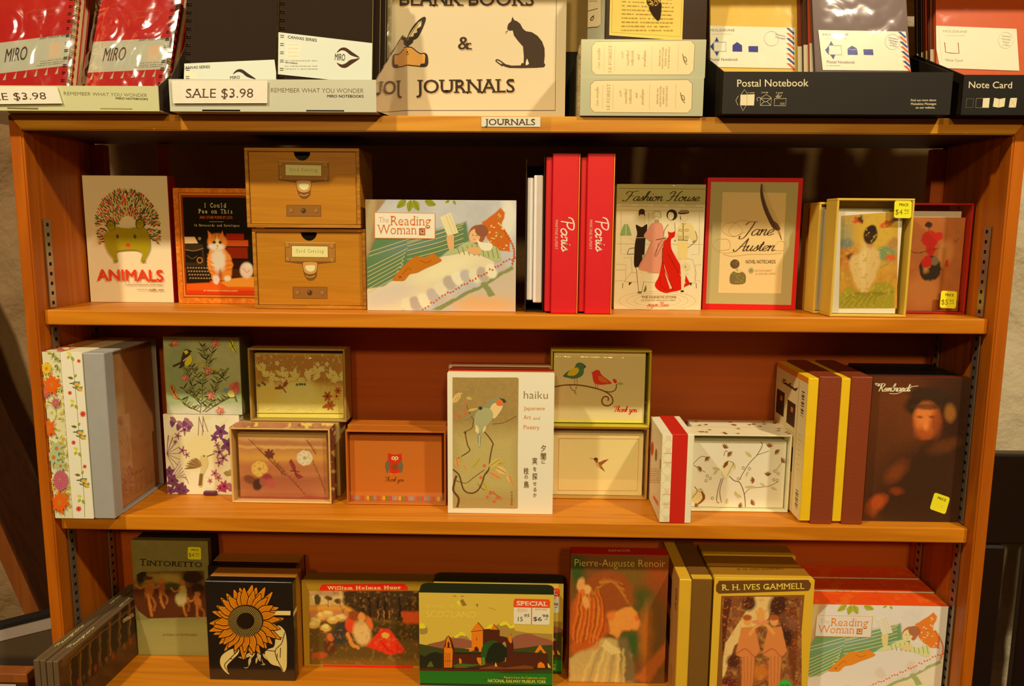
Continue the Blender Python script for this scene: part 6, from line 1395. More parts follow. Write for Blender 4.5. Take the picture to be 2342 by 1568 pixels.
slab('card_stack', (-w + .008, w - .008, .011, .027, .003, h - .012), mat(c(222, 190, 140), .6), b.t, .0003)
a = Art('C2', (-w + .008, .0107, .003), (1, 0, 0), (0, 0, 1), b.w - .016, h - .015, [(112, 756), (780, 766), (785, 1222), (112, 1205)]); a.grid(roses, (186, 130, 92), .0006, 12); a.build('card_picture', b.t)
slab('clear_lid', (-w + .003, w - .003, .001, .0014, .003, h - .003), CLEAR, b.t, 0)
bb = Box('card_box', 'pale gilt box standing behind the mauve rose box', 'card box', 'C2', [(150, 690), (868, 690), (868, 1200), (150, 1200)], .0985, Z2T, .042, 'window boxes with gilt edges', h=rb.h)
bb.body('box_body', mat(c(150, 136, 90), .5))
LV[0] = .5
b = Box('card_box', 'gilt window box with a leaf pattern and dragonfly, upper one of its stack', 'card box', 'C2', [(210, 143), (908, 152), (912, 676), (222, 652)], .100, Z2T + rb.h + .0007, .036, 'window boxes with gilt edges')
b.window(GD, .0026); w, h = b.w / 2, b.h
def leafy(p):
    p.mottle(120, .15); p.poly([(235, 180), (890, 190), (890, 420), (235, 400)], (120, 96, 50), 60); p.blob(560, 560, 360, 120, (176, 162, 100), 0, .9); p.blob(560, 470, 130, 90, (190, 170, 110), 0, .6); p.blob(330, 470, 90, 70, (176, 156, 90), 0, .6)
    p.speck(16, .64, (196, 176, 110), 4, .5)
slab('card_stack', (-w + .006, w - .006, .012, .030, .003, h - .009), mat(c(196, 160, 90), .6), b.t, .0003)
a = Art('C2', (-w + .006, .0117, .003), (1, 0, 0), (0, 0, 1), b.w - .012, h - .012, [(236, 190), (888, 200), (892, 660), (245, 640)])
a.grid(leafy, (150, 128, 70), .0007, 2); R = random.Random(31); LF = c(190, 168, 96); L2_ = c(206, 186, 124)
for x0, y0, d in ((300, 330, -40), (350, 370, 0), (440, 360, -50), (620, 350, -30), (700, 340, -130), (860, 370, -100), (800, 360, -50), (540, 360, -90)):
    for k in range(6): a.leaf(x0 + R.uniform(-20, 20), y0 + R.uniform(-20, 20), 56, 30, d + (k - 2.5) * 34, (LF, L2_)[k % 2], c(140, 116, 60))
for x, y in ((440, 300), (700, 270), (740, 310), (400, 260), (290, 270), (770, 270), (450, 340)): a.flower(x, y, 20, 5, L2_, c(150, 120, 60), .6)
for x, y, r in ((560, 440, 70), (450, 470, 50), (700, 430, 80), (330, 560, 60), (480, 560, 60), (640, 560, 50)):
    for k in range(3): a.line([(x + (r - k * 16) * math.cos(t * .35), y + (r - k * 16) * math.sin(t * .35)) for t in range(12)], 5, c(200, 180, 120))
for i in range(9): a.ell(R.choice((280, 400, 590, 300, 570)) + R.uniform(-30, 30), 410 + R.uniform(-12, 14), 9, 9, c(60, 80, 60))
DB = c(96, 56, 40); a.leaf(440, 430, 66, 24, 170, DB); a.leaf(440, 430, 62, 22, -58, DB); a.leaf(440, 440, 60, 18, 190, DB); a.leaf(440, 430, 50, 20, -40, DB); a.line([(430, 425), (462, 470)], 8, DB, False)
for x, y, r in ((770, 500, 40), (840, 500, 36), (790, 565, 40), (850, 460, 30)): a.flower(x, y, r, 6, (c(120, 70, 26), c(170, 130, 60))[x % 20 == 0], c(60, 34, 16), .55)
a.leaf(730, 580, 80, 30, -20, c(120, 66, 22))
a.rect(*a.p((245, 642)), *a.p((885, 618)), c(206, 166, 90)); a.line([(245, 612), (885, 626)], 6, c(90, 40, 30), False)
a.build('card_picture', b.t)
def bulge(b, m, w, h, y0, amp, sd=3):
    nx, nz = 36, 26; u, v = np.meshgrid(np.linspace(-w, w, nx), np.linspace(.003, h, nz))
    y = y0 - amp * (1 - (np.abs(u) / w) ** 4) * np.sin(np.pi * (v - .003) / (h - .003)) ** .5 * (.4 + 1.0 * vnoise(u, v, .03, sd, 2))
    V = np.stack([u, y, v], -1).reshape(-1, 3); i = np.arange(nx * nz).reshape(nz, nx); Q = np.stack([i[:-1, :-1], i[:-1, 1:], i[1:, 1:], i[1:, :-1]], -1).reshape(-1, 4)
    mesh('cellophane_front', V, [tuple(int(k) for k in q) for q in Q], m, b.t, smooth=True)
bulge(b, WRAP, w - .003, h - .003, .004, .009)

LV[0] = .9
# --- owl box and its twin behind
OC = mat(c(170, 100, 30), .45, name='ochre_card')
for k in range(2):
    b = Box('card_box', ('ochre window box with a red owl and thank you lettering', 'ochre box standing directly behind the red owl box')[k], 'card box', 'C2', [(905, 738), (1628, 738), (1632, 1268), (922, 1255)] if k == 0 else [(930, 700), (1630, 700), (1630, 1200), (930, 1200)], .066 + .031 * k, Z2T, .030, 'ochre owl card boxes', h=None if k == 0 else ob.h)
    if k == 1: b.body('box_body', OC); break
    ob = b; b.window(OC, .0022); w, h = b.w / 2, b.h
    slab('card_stack', (-w + .003, w - .007, .012, .026, .0025, h - .010), mat(c(196, 120, 46), .6), b.t, .0003)
    a = Art('C2', (-w + .003, .0117, .0025), (1, 0, 0), (0, 0, 1), b.w - .010, h - .0125, [(918, 782), (1598, 790), (1598, 1255), (928, 1244)], None, c(194, 112, 42))
    rd, gy = c(206, 46, 14), c(100, 104, 84)
    a.poly([(1202, 908), (1250, 922), (1302, 912), (1306, 960), (1290, 1010), (1288, 1050), (1250, 1058), (1215, 1050), (1212, 1000), (1200, 950)], rd); a.leaf(1200, 960, 96, 44, 92, gy); a.leaf(1292, 962, 92, 44, 86, gy); a.ell(1252, 1010, 25, 23, c(130, 74, 30))
    for ex in (1241, 1265): a.ell(ex, 946, 14, 13, c(240, 214, 160)); a.ell(ex, 946, 6, 6, c(110, 90, 60))
    a.poly([(1248, 958), (1262, 958), (1255, 972)], c(226, 150, 40)); a.leaf(1235, 1058, 22, 12, 170, c(226, 130, 20)); a.leaf(1255, 1058, 22, 12, 10, c(226, 130, 20))
    a.script('Thank you', (1178, 1112), (1318, 1114), 15, c(110, 66, 24), 2, 4)
    cs = [(200, 60, 20), (140, 130, 130), (176, 120, 40), (120, 110, 60), (150, 140, 140), (160, 84, 50), (110, 110, 50), (140, 130, 140), (190, 80, 30), (236, 160, 30)]
    for i in range(40): x = 928 + i * 16.8; a.poly([(x, 1213 + i * .25), (x + 16.8, 1213 + i * .25), (x + 16.8, 1246 + i * .25), (x, 1244 + i * .25)], c(*cs[(i * 7 + i // 10) % 10]))
    a.build('card_picture', b.t); slab('clear_lid', (-w + .0025, w - .0025, .001, .0014, .0025, h - .0025), CLEAR, b.t, 0)

# --- haiku box and two behind
for k in range(3):
    b = Box('card_box', ('tall cream haiku card box with a bird on a branch', 'red-topped card box directly behind the haiku box', 'red-topped card box at the back of the haiku row')[k], 'card box', 'C3', [(136, 318), (906, 328), (888, 1344), (138, 1328)] if k == 0 else [(152 - 4 * k, 300), (880, 300), (868, 1290), (150, 1290)], .040 + .0325 * k, Z2T, .031, 'haiku card boxes', h=None if k == 0 else hb.h - .0015)
    if k == 0: hb = b
    b.body('lid', mat(c(238, 218, 178), .5), 0, .012); b.body('box_base', mat(c(196, 50, 18), .5), .0122, inset=.0012, zi=.0012)
    if k: continue
    a = b.front(c(244, 226, 186)); a.poly([(173, 352), (648, 360), (634, 1302), (173, 1292)], c(150, 136, 92))
    a.grid(lambda p: (p.mottle(20, .10), p.poly([(160, 740), (660, 740), (660, 1310), (160, 1310)], (172, 164, 112), 160), p.poly([(160, 1180), (660, 1180), (660, 1310), (160, 1310)], (158, 144, 98), 100), p.mottle(7, .08)), (142, 128, 84), .0010, 3, (174, 354, 640, 1296))
    bk = c(84, 66, 44)
    for pts, wd in (([(174, 1015), (220, 1060), (250, 1160), (300, 1188), (350, 1170), (385, 1110), (400, 1060), (430, 1020)], 11), ([(400, 1060), (430, 1020), (440, 940), (455, 860), (462, 830), (430, 780), (400, 745)], 9), ([(270, 760), (262, 750), (280, 840), (295, 880), (240, 920), (190, 950)], 8), ([(250, 750), (310, 720), (320, 680), (325, 660)], 6), ([(200, 1060), (185, 1110), (178, 1170), (215, 1225), (205, 1290)], 16), ([(180, 1090), (240, 1112), (275, 1112), (330, 1070), (400, 1020)], 5), ([(325, 660), (300, 620), (282, 580), (275, 550)], 5), ([(460, 690), (540, 680), (632, 632)], 4), ([(350, 1120), (390, 1160), (450, 1180), (510, 1220)], 4)): a.line(pts, wd, bk)
    lf = [c(176, 166, 84), c(206, 150, 96), c(190, 176, 100), c(214, 180, 120)]; vn = c(150, 120, 66)
    for x, y, l, w_, r, k_ in ((370, 940, 90, 44, 130, 0), (200, 930, 80, 50, 80, 1), (235, 920, 50, 28, 100, 0), (250, 985, 40, 24, 60, 1), (430, 990, 110, 56, -10, 0), (480, 1000, 100, 60, 30, 3), (440, 1040, 90, 50, 30, 1), (430, 1000, 110, 54, -35, 2), (560, 1050, 90, 40, 60, 3), (580, 1060, 80, 34, 70, 1), (390, 1105, 90, 44, 62, 0), (176, 540, 90, 40, -60, 3), (230, 460, 80, 30, 110, 2), (270, 500, 48, 26, 10, 2), (180, 490, 70, 24, -20, 3)): a.leaf(x, y, l, w_, r, lf[k_], vn)
    for x, y in ((270, 545), (265, 610), (200, 625), (222, 630), (400, 990), (375, 1075), (465, 1185), (490, 1222), (512, 1222), (470, 1248), (440, 1190), (420, 1215)): a.ell(x, y, 11, 11, c(196, 100, 76))
    # two small birds side by side
    tb, te = c(122, 140, 112), c(150, 162, 126)
    a.poly([(285, 590), (340, 575), (400, 560), (440, 520), (490, 498), (530, 505), (555, 530), (540, 560), (520, 600), (480, 640), (440, 640), (380, 600), (330, 598)], tb, True); a.poly([(445, 570), (470, 540), (520, 540), (530, 570), (500, 620), (470, 650), (440, 620)], c(228, 190, 140), True); a.poly([(490, 520), (530, 515), (542, 545), (515, 560), (488, 550)], c(206, 110, 60), True); a.poly([(505, 500), (545, 510), (560, 530), (540, 540), (528, 520)], c(56, 60, 50)); a.leaf(280, 595, 80, 22, -14, c(200, 170, 110)); a.leaf(255, 660, 90, 20, -35, tb)
    a.poly([(335, 620), (370, 580), (430, 575), (462, 610), (455, 660), (420, 700), (390, 740), (355, 765), (335, 720), (328, 670)], te, True); a.poly([(340, 690), (362, 720), (360, 766), (335, 740)], c(222, 200, 150)); a.leaf(410, 700, 60, 20, 110, c(216, 196, 146)); a.leaf(362, 750, 110, 26, 88, c(110, 134, 130)); a.line([(364, 770), (364, 850)], 6, c(206, 200, 160), False); a.ell(372, 575, 16, 14, c(70, 80, 64)); a.ell(374, 575, 7, 6, c(20, 20, 16))
    a.text('haiku', (684, 506), (856, 508), 56, c(120, 104, 70), -.012); o = c(206, 130, 84)
    a.text('Japanese', (684, 588), (835, 588), 26, o, -.005); a.text('Art', (682, 654), (734, 655), 30, o, -.005); a.text('and', (752, 658), (798, 658), 22, o, -.008); a.text('Poetry', (682, 726), (796, 728), 30, o, -.005)
    ik = c(80, 70, 46)
    for s_, x, ys in (('夕闇に', 806, (885, 942, 976)), ('実を探せるか', 744, (976, 1028, 1088, 1134, 1176, 1216)), ('枝の鳥', 682, (1048, 1084, 1146))):
        for ch, y in zip(s_, ys): sz = 36 if ord(ch) > 0x4e00 else 24; a.text(ch, (x + (36 - sz) / 2, y), (x + 36 - (36 - sz) / 2, y), sz, ik, .008)
    for y in (1180, 1205, 1228, 1245): a.line([(588, y), (600, y - 6), (594, y + 12)], 3, ik, False, txt=True)
    a.ell(594, 1266, 9, 10, c(190, 96, 70)); a.build('front_cover', b.t)
    a = b.top(c(206, 58, 20), .012); a.build('top_print', b.t)

# --- thank-you birds on the hummingbird box
b = Box('card_box', 'cream hummingbird card box with gold edges, under the two-birds box', 'card box', 'C3', [(858, 716), (1585, 708), (1565, 1216), (858, 1212)], .102, Z2T, .036, 'window boxes beside the haiku box')
hmb = b; b.window(mat(c(176, 140, 74), .4, name='gold_card'), .0022); w, h = b.w / 2, b.h
slab('card_stack', (-w + .003, w - .006, .010, .030, .003, h - .011), WHITE, b.t, .0003)
a = Art('C3', (-w + .003, .0097, .003), (1, 0, 0), (0, 0, 1), b.w - .009, h - .014, [(868, 752), (1556, 758), (1545, 1203), (868, 1196)], None, c(238, 206, 150)); a.line([(932, 794), (1522, 796), (1512, 1170), (930, 1168)], 4, c(170, 104, 44), False, closed=True)
a.ell(1206, 944, 16, 13, c(90, 44, 26), 10); a.line([(1192, 940), (1162, 936)], 4, c(110, 80, 50), False); a.poly([(1200, 955), (1215, 950), (1235, 970), (1245, 995), (1225, 1005), (1206, 980)], c(196, 170, 120), True); a.poly([(1222, 970), (1262, 950), (1302, 940), (1280, 960), (1250, 985), (1235, 990)], c(130, 86, 50)); a.poly([(1228, 985), (1250, 990), (1276, 1034), (1240, 1010)], c(150, 110, 40)); a.poly([(1204, 950), (1216, 950), (1220, 966), (1204, 966)], c(120, 50, 30)); a.line([(1240, 1000), (1272, 1030)], 5, c(110, 90, 40), False)
a.build('card_picture', b.t); slab('clear_lid', (-w + .0025, w - .0025, .001, .0014, .0025, h - .0025), CLEAR, b.t, 0)
LV[0] = .55
b = Box('card_box', 'green window card box with a teal and a red bird on a branch', 'card box', 'C3', [(878, 152), (1605, 162), (1585, 698), (872, 692)], .100, Z2T + hmb.h + .0006, .040, 'window boxes beside the haiku box')
b.window(mat(c(134, 136, 44), .4, name='green_card'), .0028); w, h = b.w / 2, b.h
slab('card_stack', (-w + .0045, w - .007, .010, .034, .0045, h - .0045), mat(c(150, 146, 104), .6), b.t, .0003)
a = Art('C3', (-w + .0045, .0097, .0045), (1, 0, 0), (0, 0, 1), b.w - .0115, h - .009, [(903, 178), (1572, 184), (1555, 678), (898, 668)], None, c(172, 166, 130))
a.rect(0, 0, a.w, .004, c(186, 180, 90)); tl, rd = c(52, 96, 80), c(214, 40, 30)
a.poly([(968, 350), (1000, 318), (1050, 290), (1065, 262), (1095, 254), (1122, 266), (1136, 284), (1122, 298), (1118, 330), (1095, 355), (1050, 368), (1010, 362)], tl, True); a.poly([(1000, 340), (1030, 300), (1075, 290), (1082, 318), (1050, 345)], c(166, 156, 30), True); a.poly([(1120, 278), (1136, 286), (1120, 292)], c(40, 60, 40))
for x in (1052, 1070): a.line([(x, 364), (x + 2, 408)], 4, c(130, 84, 50), False)
a.poly([(1182, 330), (1200, 310), (1230, 308), (1250, 340), (1290, 370), (1324, 400), (1290, 406), (1240, 410), (1200, 400), (1186, 370)], rd, True); a.poly([(1225, 350), (1260, 355), (1300, 395), (1260, 392), (1230, 380)], c(224, 90, 40), True); a.poly([(1186, 322), (1172, 320), (1184, 334)], c(110, 30, 24)); 
for x in (1204, 1220): a.line([(x, 398), (x, 432)], 4, c(130, 84, 50), False)
br = c(84, 56, 30); a.line([(905, 425), (980, 412), (1080, 412), (1180, 428), (1270, 455), (1320, 490), (1330, 530), (1300, 556), (1262, 548), (1252, 515), (1272, 492), (1298, 500), (1296, 522)], 10, br); a.line([(1270, 455), (1320, 460), (1352, 440), (1358, 405)], 8, br); a.line([(1020, 415), (1035, 445), (1062, 452)], 5, br)
a.leaf(1358, 398, 40, 30, -130, rd); a.leaf(1362, 400, 48, 22, 5, c(110, 150, 50)); a.leaf(1062, 445, 34, 14, -80, c(110, 140, 50)); a.leaf(1050, 452, 34, 14, 60, c(110, 140, 50))
a.script('Thank you', (1340, 598), (1506, 600), 18, rd, 3, 6)
for i in range(30): a.line([(905 + i * 22, 640 + i * .4), (916 + i * 22, 648 + i * .4)], 3, c(190, 180, 90), False)
a.build('card_picture', b.t); bulge(b, WRAP, w - .003, h - .003, .002, .004, 8)

LV[0] = .95
# --- ribbon box standing sideways
b = Box('card_box', 'small white box with a red ribbon band standing sideways at the shelf edge', 'card box', 'C4', [(190, 764), (428, 757), (410, 1428), (190, 1420)], .014, Z2T, .100)
w, h = b.w / 2, b.h; P = lambda x: onY(*PX('C4', (x, 1100)), .014).x - b.t.location.x
x1, x2, x3 = P(279), P(377), P(384)
CRM = mat(c(238, 222, 184), .5)
slab('box_base', (-w + .0006, x1, .0006, b.d - .0006, .0015, h - .0012), CRM, b.t); slab('ribbon_band', (x1 - .003, x2, 0, b.d, 0, h), mat(c(190, 34, 24), .45), b.t, .0008); slab('lid', (x2 - .001, w, .0004, b.d - .0004, .0004, h - .0003), CRM, b.t)
a = Art('C4', (-w + .0006, .0005, .0015), (1, 0, 0), (0, 0, 1), x1 + w - .0006, h - .0027, [(190, 768), (279, 768), (274, 1412), (188, 1410)], None, c(234, 216, 176)); pc = c(214, 184, 156)
for y in range(790, 1420, 100):
    for s_ in (-1, 1): a.line([(235 + s_ * 42, y - 50), (235, y), (235 + s_ * 42, y + 50)], 3, pc, False)
    a.line([(215 + 40 * (t % 2), y - 26 + 6 * t) for t in range(9)], 2, pc, True)
for y in (935, 1240): a.line([(200, y - 30), (270, y - 30)], 5, c(196, 160, 130), False); a.line([(200, y + 40), (270, y + 40)], 5, c(196, 160, 130), False)
a.build('front_pattern', b.t)
a = Art('C4', (-w + .0006, b.d - .0006, .0015), (0, -1, 0), (0, 0, 1), b.d - .0012, h - .0027, [(122, 622), (190, 768), (188, 1410), (114, 1212)], None, c(226, 204, 164))
a.ell(135, 850, 9, 50, c(206, 70, 50)); a.ell(158, 900, 7, 46, c(110, 100, 70)); a.poly([(145, 1220), (178, 1290), (178, 1250), (150, 1200)], c(206, 110, 90)); a.poly([(180, 930), (188, 940), (187, 1010), (180, 1000)], c(160, 130, 90)); tiny(a, 126, 1000, 186, 1100, 7, 5, c(190, 160, 130), 3)
a.build('back_panel_print', b.t)

# --- twig boxes
for k in range(2):
    b = Box('card_box', ('white window box with drawn birds on twigs, beside the ribbon box', 'white twig-print box standing behind the one with drawn birds')[k], 'card box', 'C4', [(412, 764), (1128, 764), (1115, 1290), (412, 1290)] if k == 0 else [(408, 720), (1090, 720), (1080, 1240), (408, 1240)], .060 + .0405 * k, Z2T, .0395, 'white twig-print boxes', h=None if k == 0 else tw.h)
    PW = c(240, 224, 190)
    if k == 0: tw = b; b.window(mat(c(232, 216, 178), .5), .0022)
    else: b.body('box_body', mat(c(232, 216, 178), .5))
    w, h = b.w / 2, b.h; a = b.top(c(226, 208, 170)); R = random.Random(40 + k)
    y0_, y1_ = (712, 765) if k == 0 else (660, 710)
    for i in range(14): x = R.uniform(400, 1090); y = R.uniform(y0_ + 4, y1_ - 4); a.line([(x, y), (x + R.uniform(20, 60), y + R.uniform(-10, 10))], 3, c(120, 96, 60), False); a.ell(x + 30, y, 14, 4, (c(150, 120, 70), c(130, 70, 40))[i % 2])
    a.build('top_print', b.t)
    if k: continue
    slab('card_stack', (-w + .003, w - .004, .010, .036, .003, h - .012), WHITE, b.t, .0003)
    a = Art('C4', (-w + .003, .0097, .003), (1, 0, 0), (0, 0, 1), b.w - .007, h - .015, [(434, 812), (1112, 812), (1104, 1272), (432, 1272)], None, PW)
    tw_, bw, pl = c(90, 72, 46), c(120, 66, 34), c(206, 192, 150)
    for pts, wd in (([(832, 1270), (820, 1180), (784, 1100), (740, 1085), (690, 1040)], 6), ([(784, 1080), (800, 1040), (850, 960), (900, 905), (935, 840), (925, 812)], 5), ([(820, 1180), (860, 1140), (930, 1130), (1000, 1120), (1060, 1090)], 4), ([(900, 905), (960, 885), (985, 875)], 4), ([(436, 975), (470, 940), (500, 920), (540, 925)], 4), ([(440, 980), (490, 1010), (530, 1030)], 4), ([(1045, 1010), (1080, 960), (1105, 945)], 3), ([(660, 915), (670, 880), (690, 885)], 4)): a.line(pts, wd, tw_)
    for x, y, l, w_, r in ((580, 1000, 60, 30, 10), (730, 960, 50, 26, 70), (860, 920, 60, 30, 220), (900, 1130, 80, 30, 180), (930, 1100, 60, 22, 30), (750, 1160, 60, 30, 60), (800, 1200, 60, 30, 200), (1010, 1130, 50, 24, 20), (690, 1250, 40, 30, -80), (840, 1020, 40, 20, 110), (620, 1010, 50, 26, 130)): a.leaf(x, y, l, w_, r, pl, c(160, 146, 100))
    for x, y, r in ((530, 925, 50), (1035, 870, 46), (985, 850, -80), (890, 1080, 175), (985, 1050, -90), (500, 1000, 150), (1080, 950, -40), (870, 1245, -30), (660, 860, -60), (690, 890, 40), (780, 1262, 0), (460, 1262, 0)):
        for i in range(5): a.leaf(x, y, 34, 10, r - 50 + 25 * i, (bw, c(120, 100, 60))[i % 2])
    for x, y in ((545, 1055), (538, 1088), (568, 1072), (805, 995), (850, 1000), (772, 1072), (1035, 1015), (1060, 1030), (1055, 1080), (588, 1210), (1030, 1075)): a.line([(x + 9 * math.cos(t), y + 9 * math.sin(t)) for t in range(7)], 3, c(130, 104, 66))
    a.poly([(648, 1000), (660, 965), (690, 940), (715, 952), (700, 985), (720, 970), (732, 1010), (700, 1060), (668, 1070), (650, 1040)], c(224, 208, 166), True); a.poly([(655, 990), (668, 960), (695, 945), (690, 975), (665, 1000)], bw); a.line([(648, 1070), (625, 1160), (622, 1230), (640, 1245)], 4, tw_); a.line([(660, 1072), (640, 1160), (655, 1240)], 4, tw_); a.line([(700, 950), (730, 962), (715, 1000), (690, 1050)], 3, tw_)
    a.ell(485, 1200, 48, 50, c(222, 204, 150)); a.poly([(500, 1160), (530, 1185), (532, 1220), (500, 1250), (480, 1252), (515, 1210)], bw, True); a.line([(455, 1130), (475, 1165), (440, 1210)], 4, tw_); a.line([(475, 1160), (500, 1145), (520, 1170)], 3, tw_); a.ell(492, 1165, 4, 4, tw_)
    a.build('card_picture', b.t); slab('clear_lid', (-w + .0025, w - .0025, .001, .0014, .0025, h - .0025), CLEAR, b.t, 0)

LV[0] = .78
# --- brown leather-look boxes with yellow bases
LEA = bpy.data.materials.new('brown_leatherette'); LEA.use_nodes = True; _b = bsdf(LEA); _b.inputs['Base Color'].default_value = (*c(106, 52, 30), 1); _b.inputs['Roughness'].default_value = .38
_nt = LEA.node_tree; _v = _nt.nodes.new('ShaderNodeTexVoronoi'); _v.inputs['Scale'].default_value = 900; _t = _nt.nodes.new('ShaderNodeTexCoord'); _nt.links.new(_t.outputs['Object'], _v.inputs['Vector']); _bp = _nt.nodes.new('ShaderNodeBump'); _bp.inputs['Strength'].default_value = .5; _bp.inputs['Distance'].default_value = .0006; _nt.links.new(_v.outputs['Distance'], _bp.inputs['Height']); _nt.links.new(_bp.outputs['Normal'], _b.inputs['Normal'])
YEL = mat(c(236, 170, 24), .5, name='yellow_card'); GBR = 'brown and yellow painter card boxes'
def side_box(label, cr, q, xm_t, xm_b, first):
    b = Box('card_box', label, 'card box', cr, q, .020, Z2T, .130, GBR); w = b.w / 2
    xm = (onY(*PX(cr, (xm_t, q[0][1])), .02).x + onY(*PX(cr, (xm_b, q[2][1])), .02).x) / 2 - b.t.location.x
    slab('box_base', (-w, xm, .0015, b.d - .001, .003, b.h - .0025), YEL, b.t, .001); slab('lid', (xm, w, 0, b.d, 0, b.h), LEA, b.t, .001)
    a = Art(cr, (-w, b.d - .001, .003), (0, -1, 0), (0, 0, 1), b.d - .0025, b.h - .0055, None, b.wm, c(216, 186, 140))
    u = lambda x, z: (x * a.w, z * a.h)
    if first:
        a.rect(*u(0, .96), *u(1, 1), c(206, 120, 30)); a.rect(*u(.74, 0), *u(.752, .95), c(160, 120, 80)); a.rect(*u(.05, .62), *u(.32, .80), c(40, 26, 16)); a.rect(*u(.42, .60), *u(.68, .77), c(48, 30, 18)); a.rect(*u(.42, .28), *u(.68, .46), c(36, 26, 16)); a.rect(*u(.05, .30), *u(.32, .48), c(40, 26, 16))
        for x, z in ((.18, .73), (.54, .70)): a.rect(*u(x, z), *u(x + .07, z + .035), c(176, 100, 60))
        for z0, z1 in ((.72, .90), (.06, .2)):
            for i in range(11): z = z0 + (z1 - z0) * i / 11; a.rect(*u(.84, z), *u(.92, z + (z1 - z0) * (.02 + .05 * ((i * 7) % 3) / 2)), c(50, 40, 30))
        for i in range(9): z = .3 + i * .035; a.rect(*u(.82, z), *u(.84 + .07 * ((i * 5) % 3 + 1) / 3, z + .006), c(186, 156, 116))
        Ti = a.Hi; q0 = lambda x, z: tuple((lambda v: v[:2] / v[2])(Ti @ np.array([x * a.w, z * a.h, 1])))
        a.script('Rembrandt', q0(.18, .865), q0(.66, .865), 12, c(60, 40, 26), 2, 4)
    a.build('back_panel_print', b.t)
    return b
side_box('brown and yellow card box standing spine out, beside the twig boxes', 'C5', [(10 - 6, 345), (246, 350), (205, 1388), (5 - 22, 1385)], 90, 50, True)
side_box('brown and yellow card box standing spine out, beside the dark portrait box', 'C5', [(248, 348), (476, 350), (418, 1388), (212, 1385)], 328, 265, False)
def dark_portrait(p):
    p.warp(60, 16); p.mottle(160, .25); p.blob(640, 640, 240, 260, (92, 52, 18), 0, 1.0, .8); p.blob(560, 900, 200, 300, (70, 42, 16), 0, 1.2, .8); p.blob(1150, 800, 160, 520, (40, 24, 12), 0, 1.0); p.blob(1000, 1150, 420, 300, (34, 26, 16), 0, .8)
    p.poly([(860, 840), (1000, 760), (1120, 860), (1160, 1330), (560, 1330), (600, 1180), (740, 960)], (46, 30, 14), 60); p.blob(1000, 830, 110, 40, (80, 48, 20), -20, 1.0, .8)
    p.blob(660, 1010, 90, 50, (104, 54, 20), -40, 1.0, .8); p.blob(660, 1140, 46, 26, (110, 50, 16), 0, .9, .8); p.blob(525, 1215, 66, 44, (150, 68, 26), -30, .8, .9); p.blob(490, 1270, 40, 40, (116, 60, 24), 0, .9, .7)
    p.warp(30, 6)
    p.blob(900, 540, 190, 90, (40, 28, 16), -6, .25); p.blob(880, 470, 140, 50, (44, 32, 18), 0, .4)
    p.blob(870, 650, 92, 118, (176, 96, 46), 4, .45); p.blob(850, 620, 60, 70, (196, 116, 60), 4, .8, .8); p.blob(940, 680, 40, 90, (110, 56, 24), 4, .9, .8); p.blob(850, 745, 60, 40, (140, 70, 32), 0, .8, .8); p.blob(1040, 600, 40, 60, (130, 90, 40), 0, .7, .8); p.blob(870, 560, 110, 20, (60, 38, 18), 0, .8, .8); p.blob(865, 690, 18, 34, (206, 124, 66), 0, .9, .8)
    p.blob(820, 632, 24, 9, (96, 50, 22), 0, .9, .8); p.blob(905, 630, 24, 9, (90, 46, 20), 0, .9, .8)
    p.mottle(12, .1)
b = Box('card_box', 'large dark brown box with a shadowy portrait and white script, right end', 'card box', 'C5', [(474, 352), (1198, 352), (1100, 1336), (424, 1340)], .034, Z2T, .040, GBR)
b.body('lid', mat(c(76, 36, 18), .4), 0, .014); b.body('box_base', mat((.012, .009, .007), .5), .0142, inset=.0012, zi=.001)
a = b.front(None); a.grid(dark_portrait, (60, 34, 14), .0007, 5)
a.script('Rembrandt', (512, 456), (745, 452), 24, c(240, 220, 170), 3, 8, .35); a.line([(745, 425), (770, 418), (806, 414)], 4, c(240, 220, 170), txt=True); a.line([(540, 415), (500, 412), (490, 400), (520, 404)], 5, c(240, 220, 170), txt=True); a.line([(595, 470), (650, 470), (695, 452)], 4, c(240, 220, 170), txt=True)
o = a.build('front_cover', b.t, PRINT); sticker(b.t, 'C5', a, None, 970, 1214, 116, 17, None, 'yellow price sticker set at an angle')
b2 = Box('card_box', 'black card box standing behind the dark portrait box', 'card box', 'C5', [(420, 330), (1140, 330), (1060, 1290), (400, 1290)], .078, Z2T, .066, GBR, h=b.h - .001)
b2.body('box_body', mat((.012, .009, .007), .5))

# ================================================================== bottom shelf
LV[0] = .66; ZB3 = Z3T + .0004
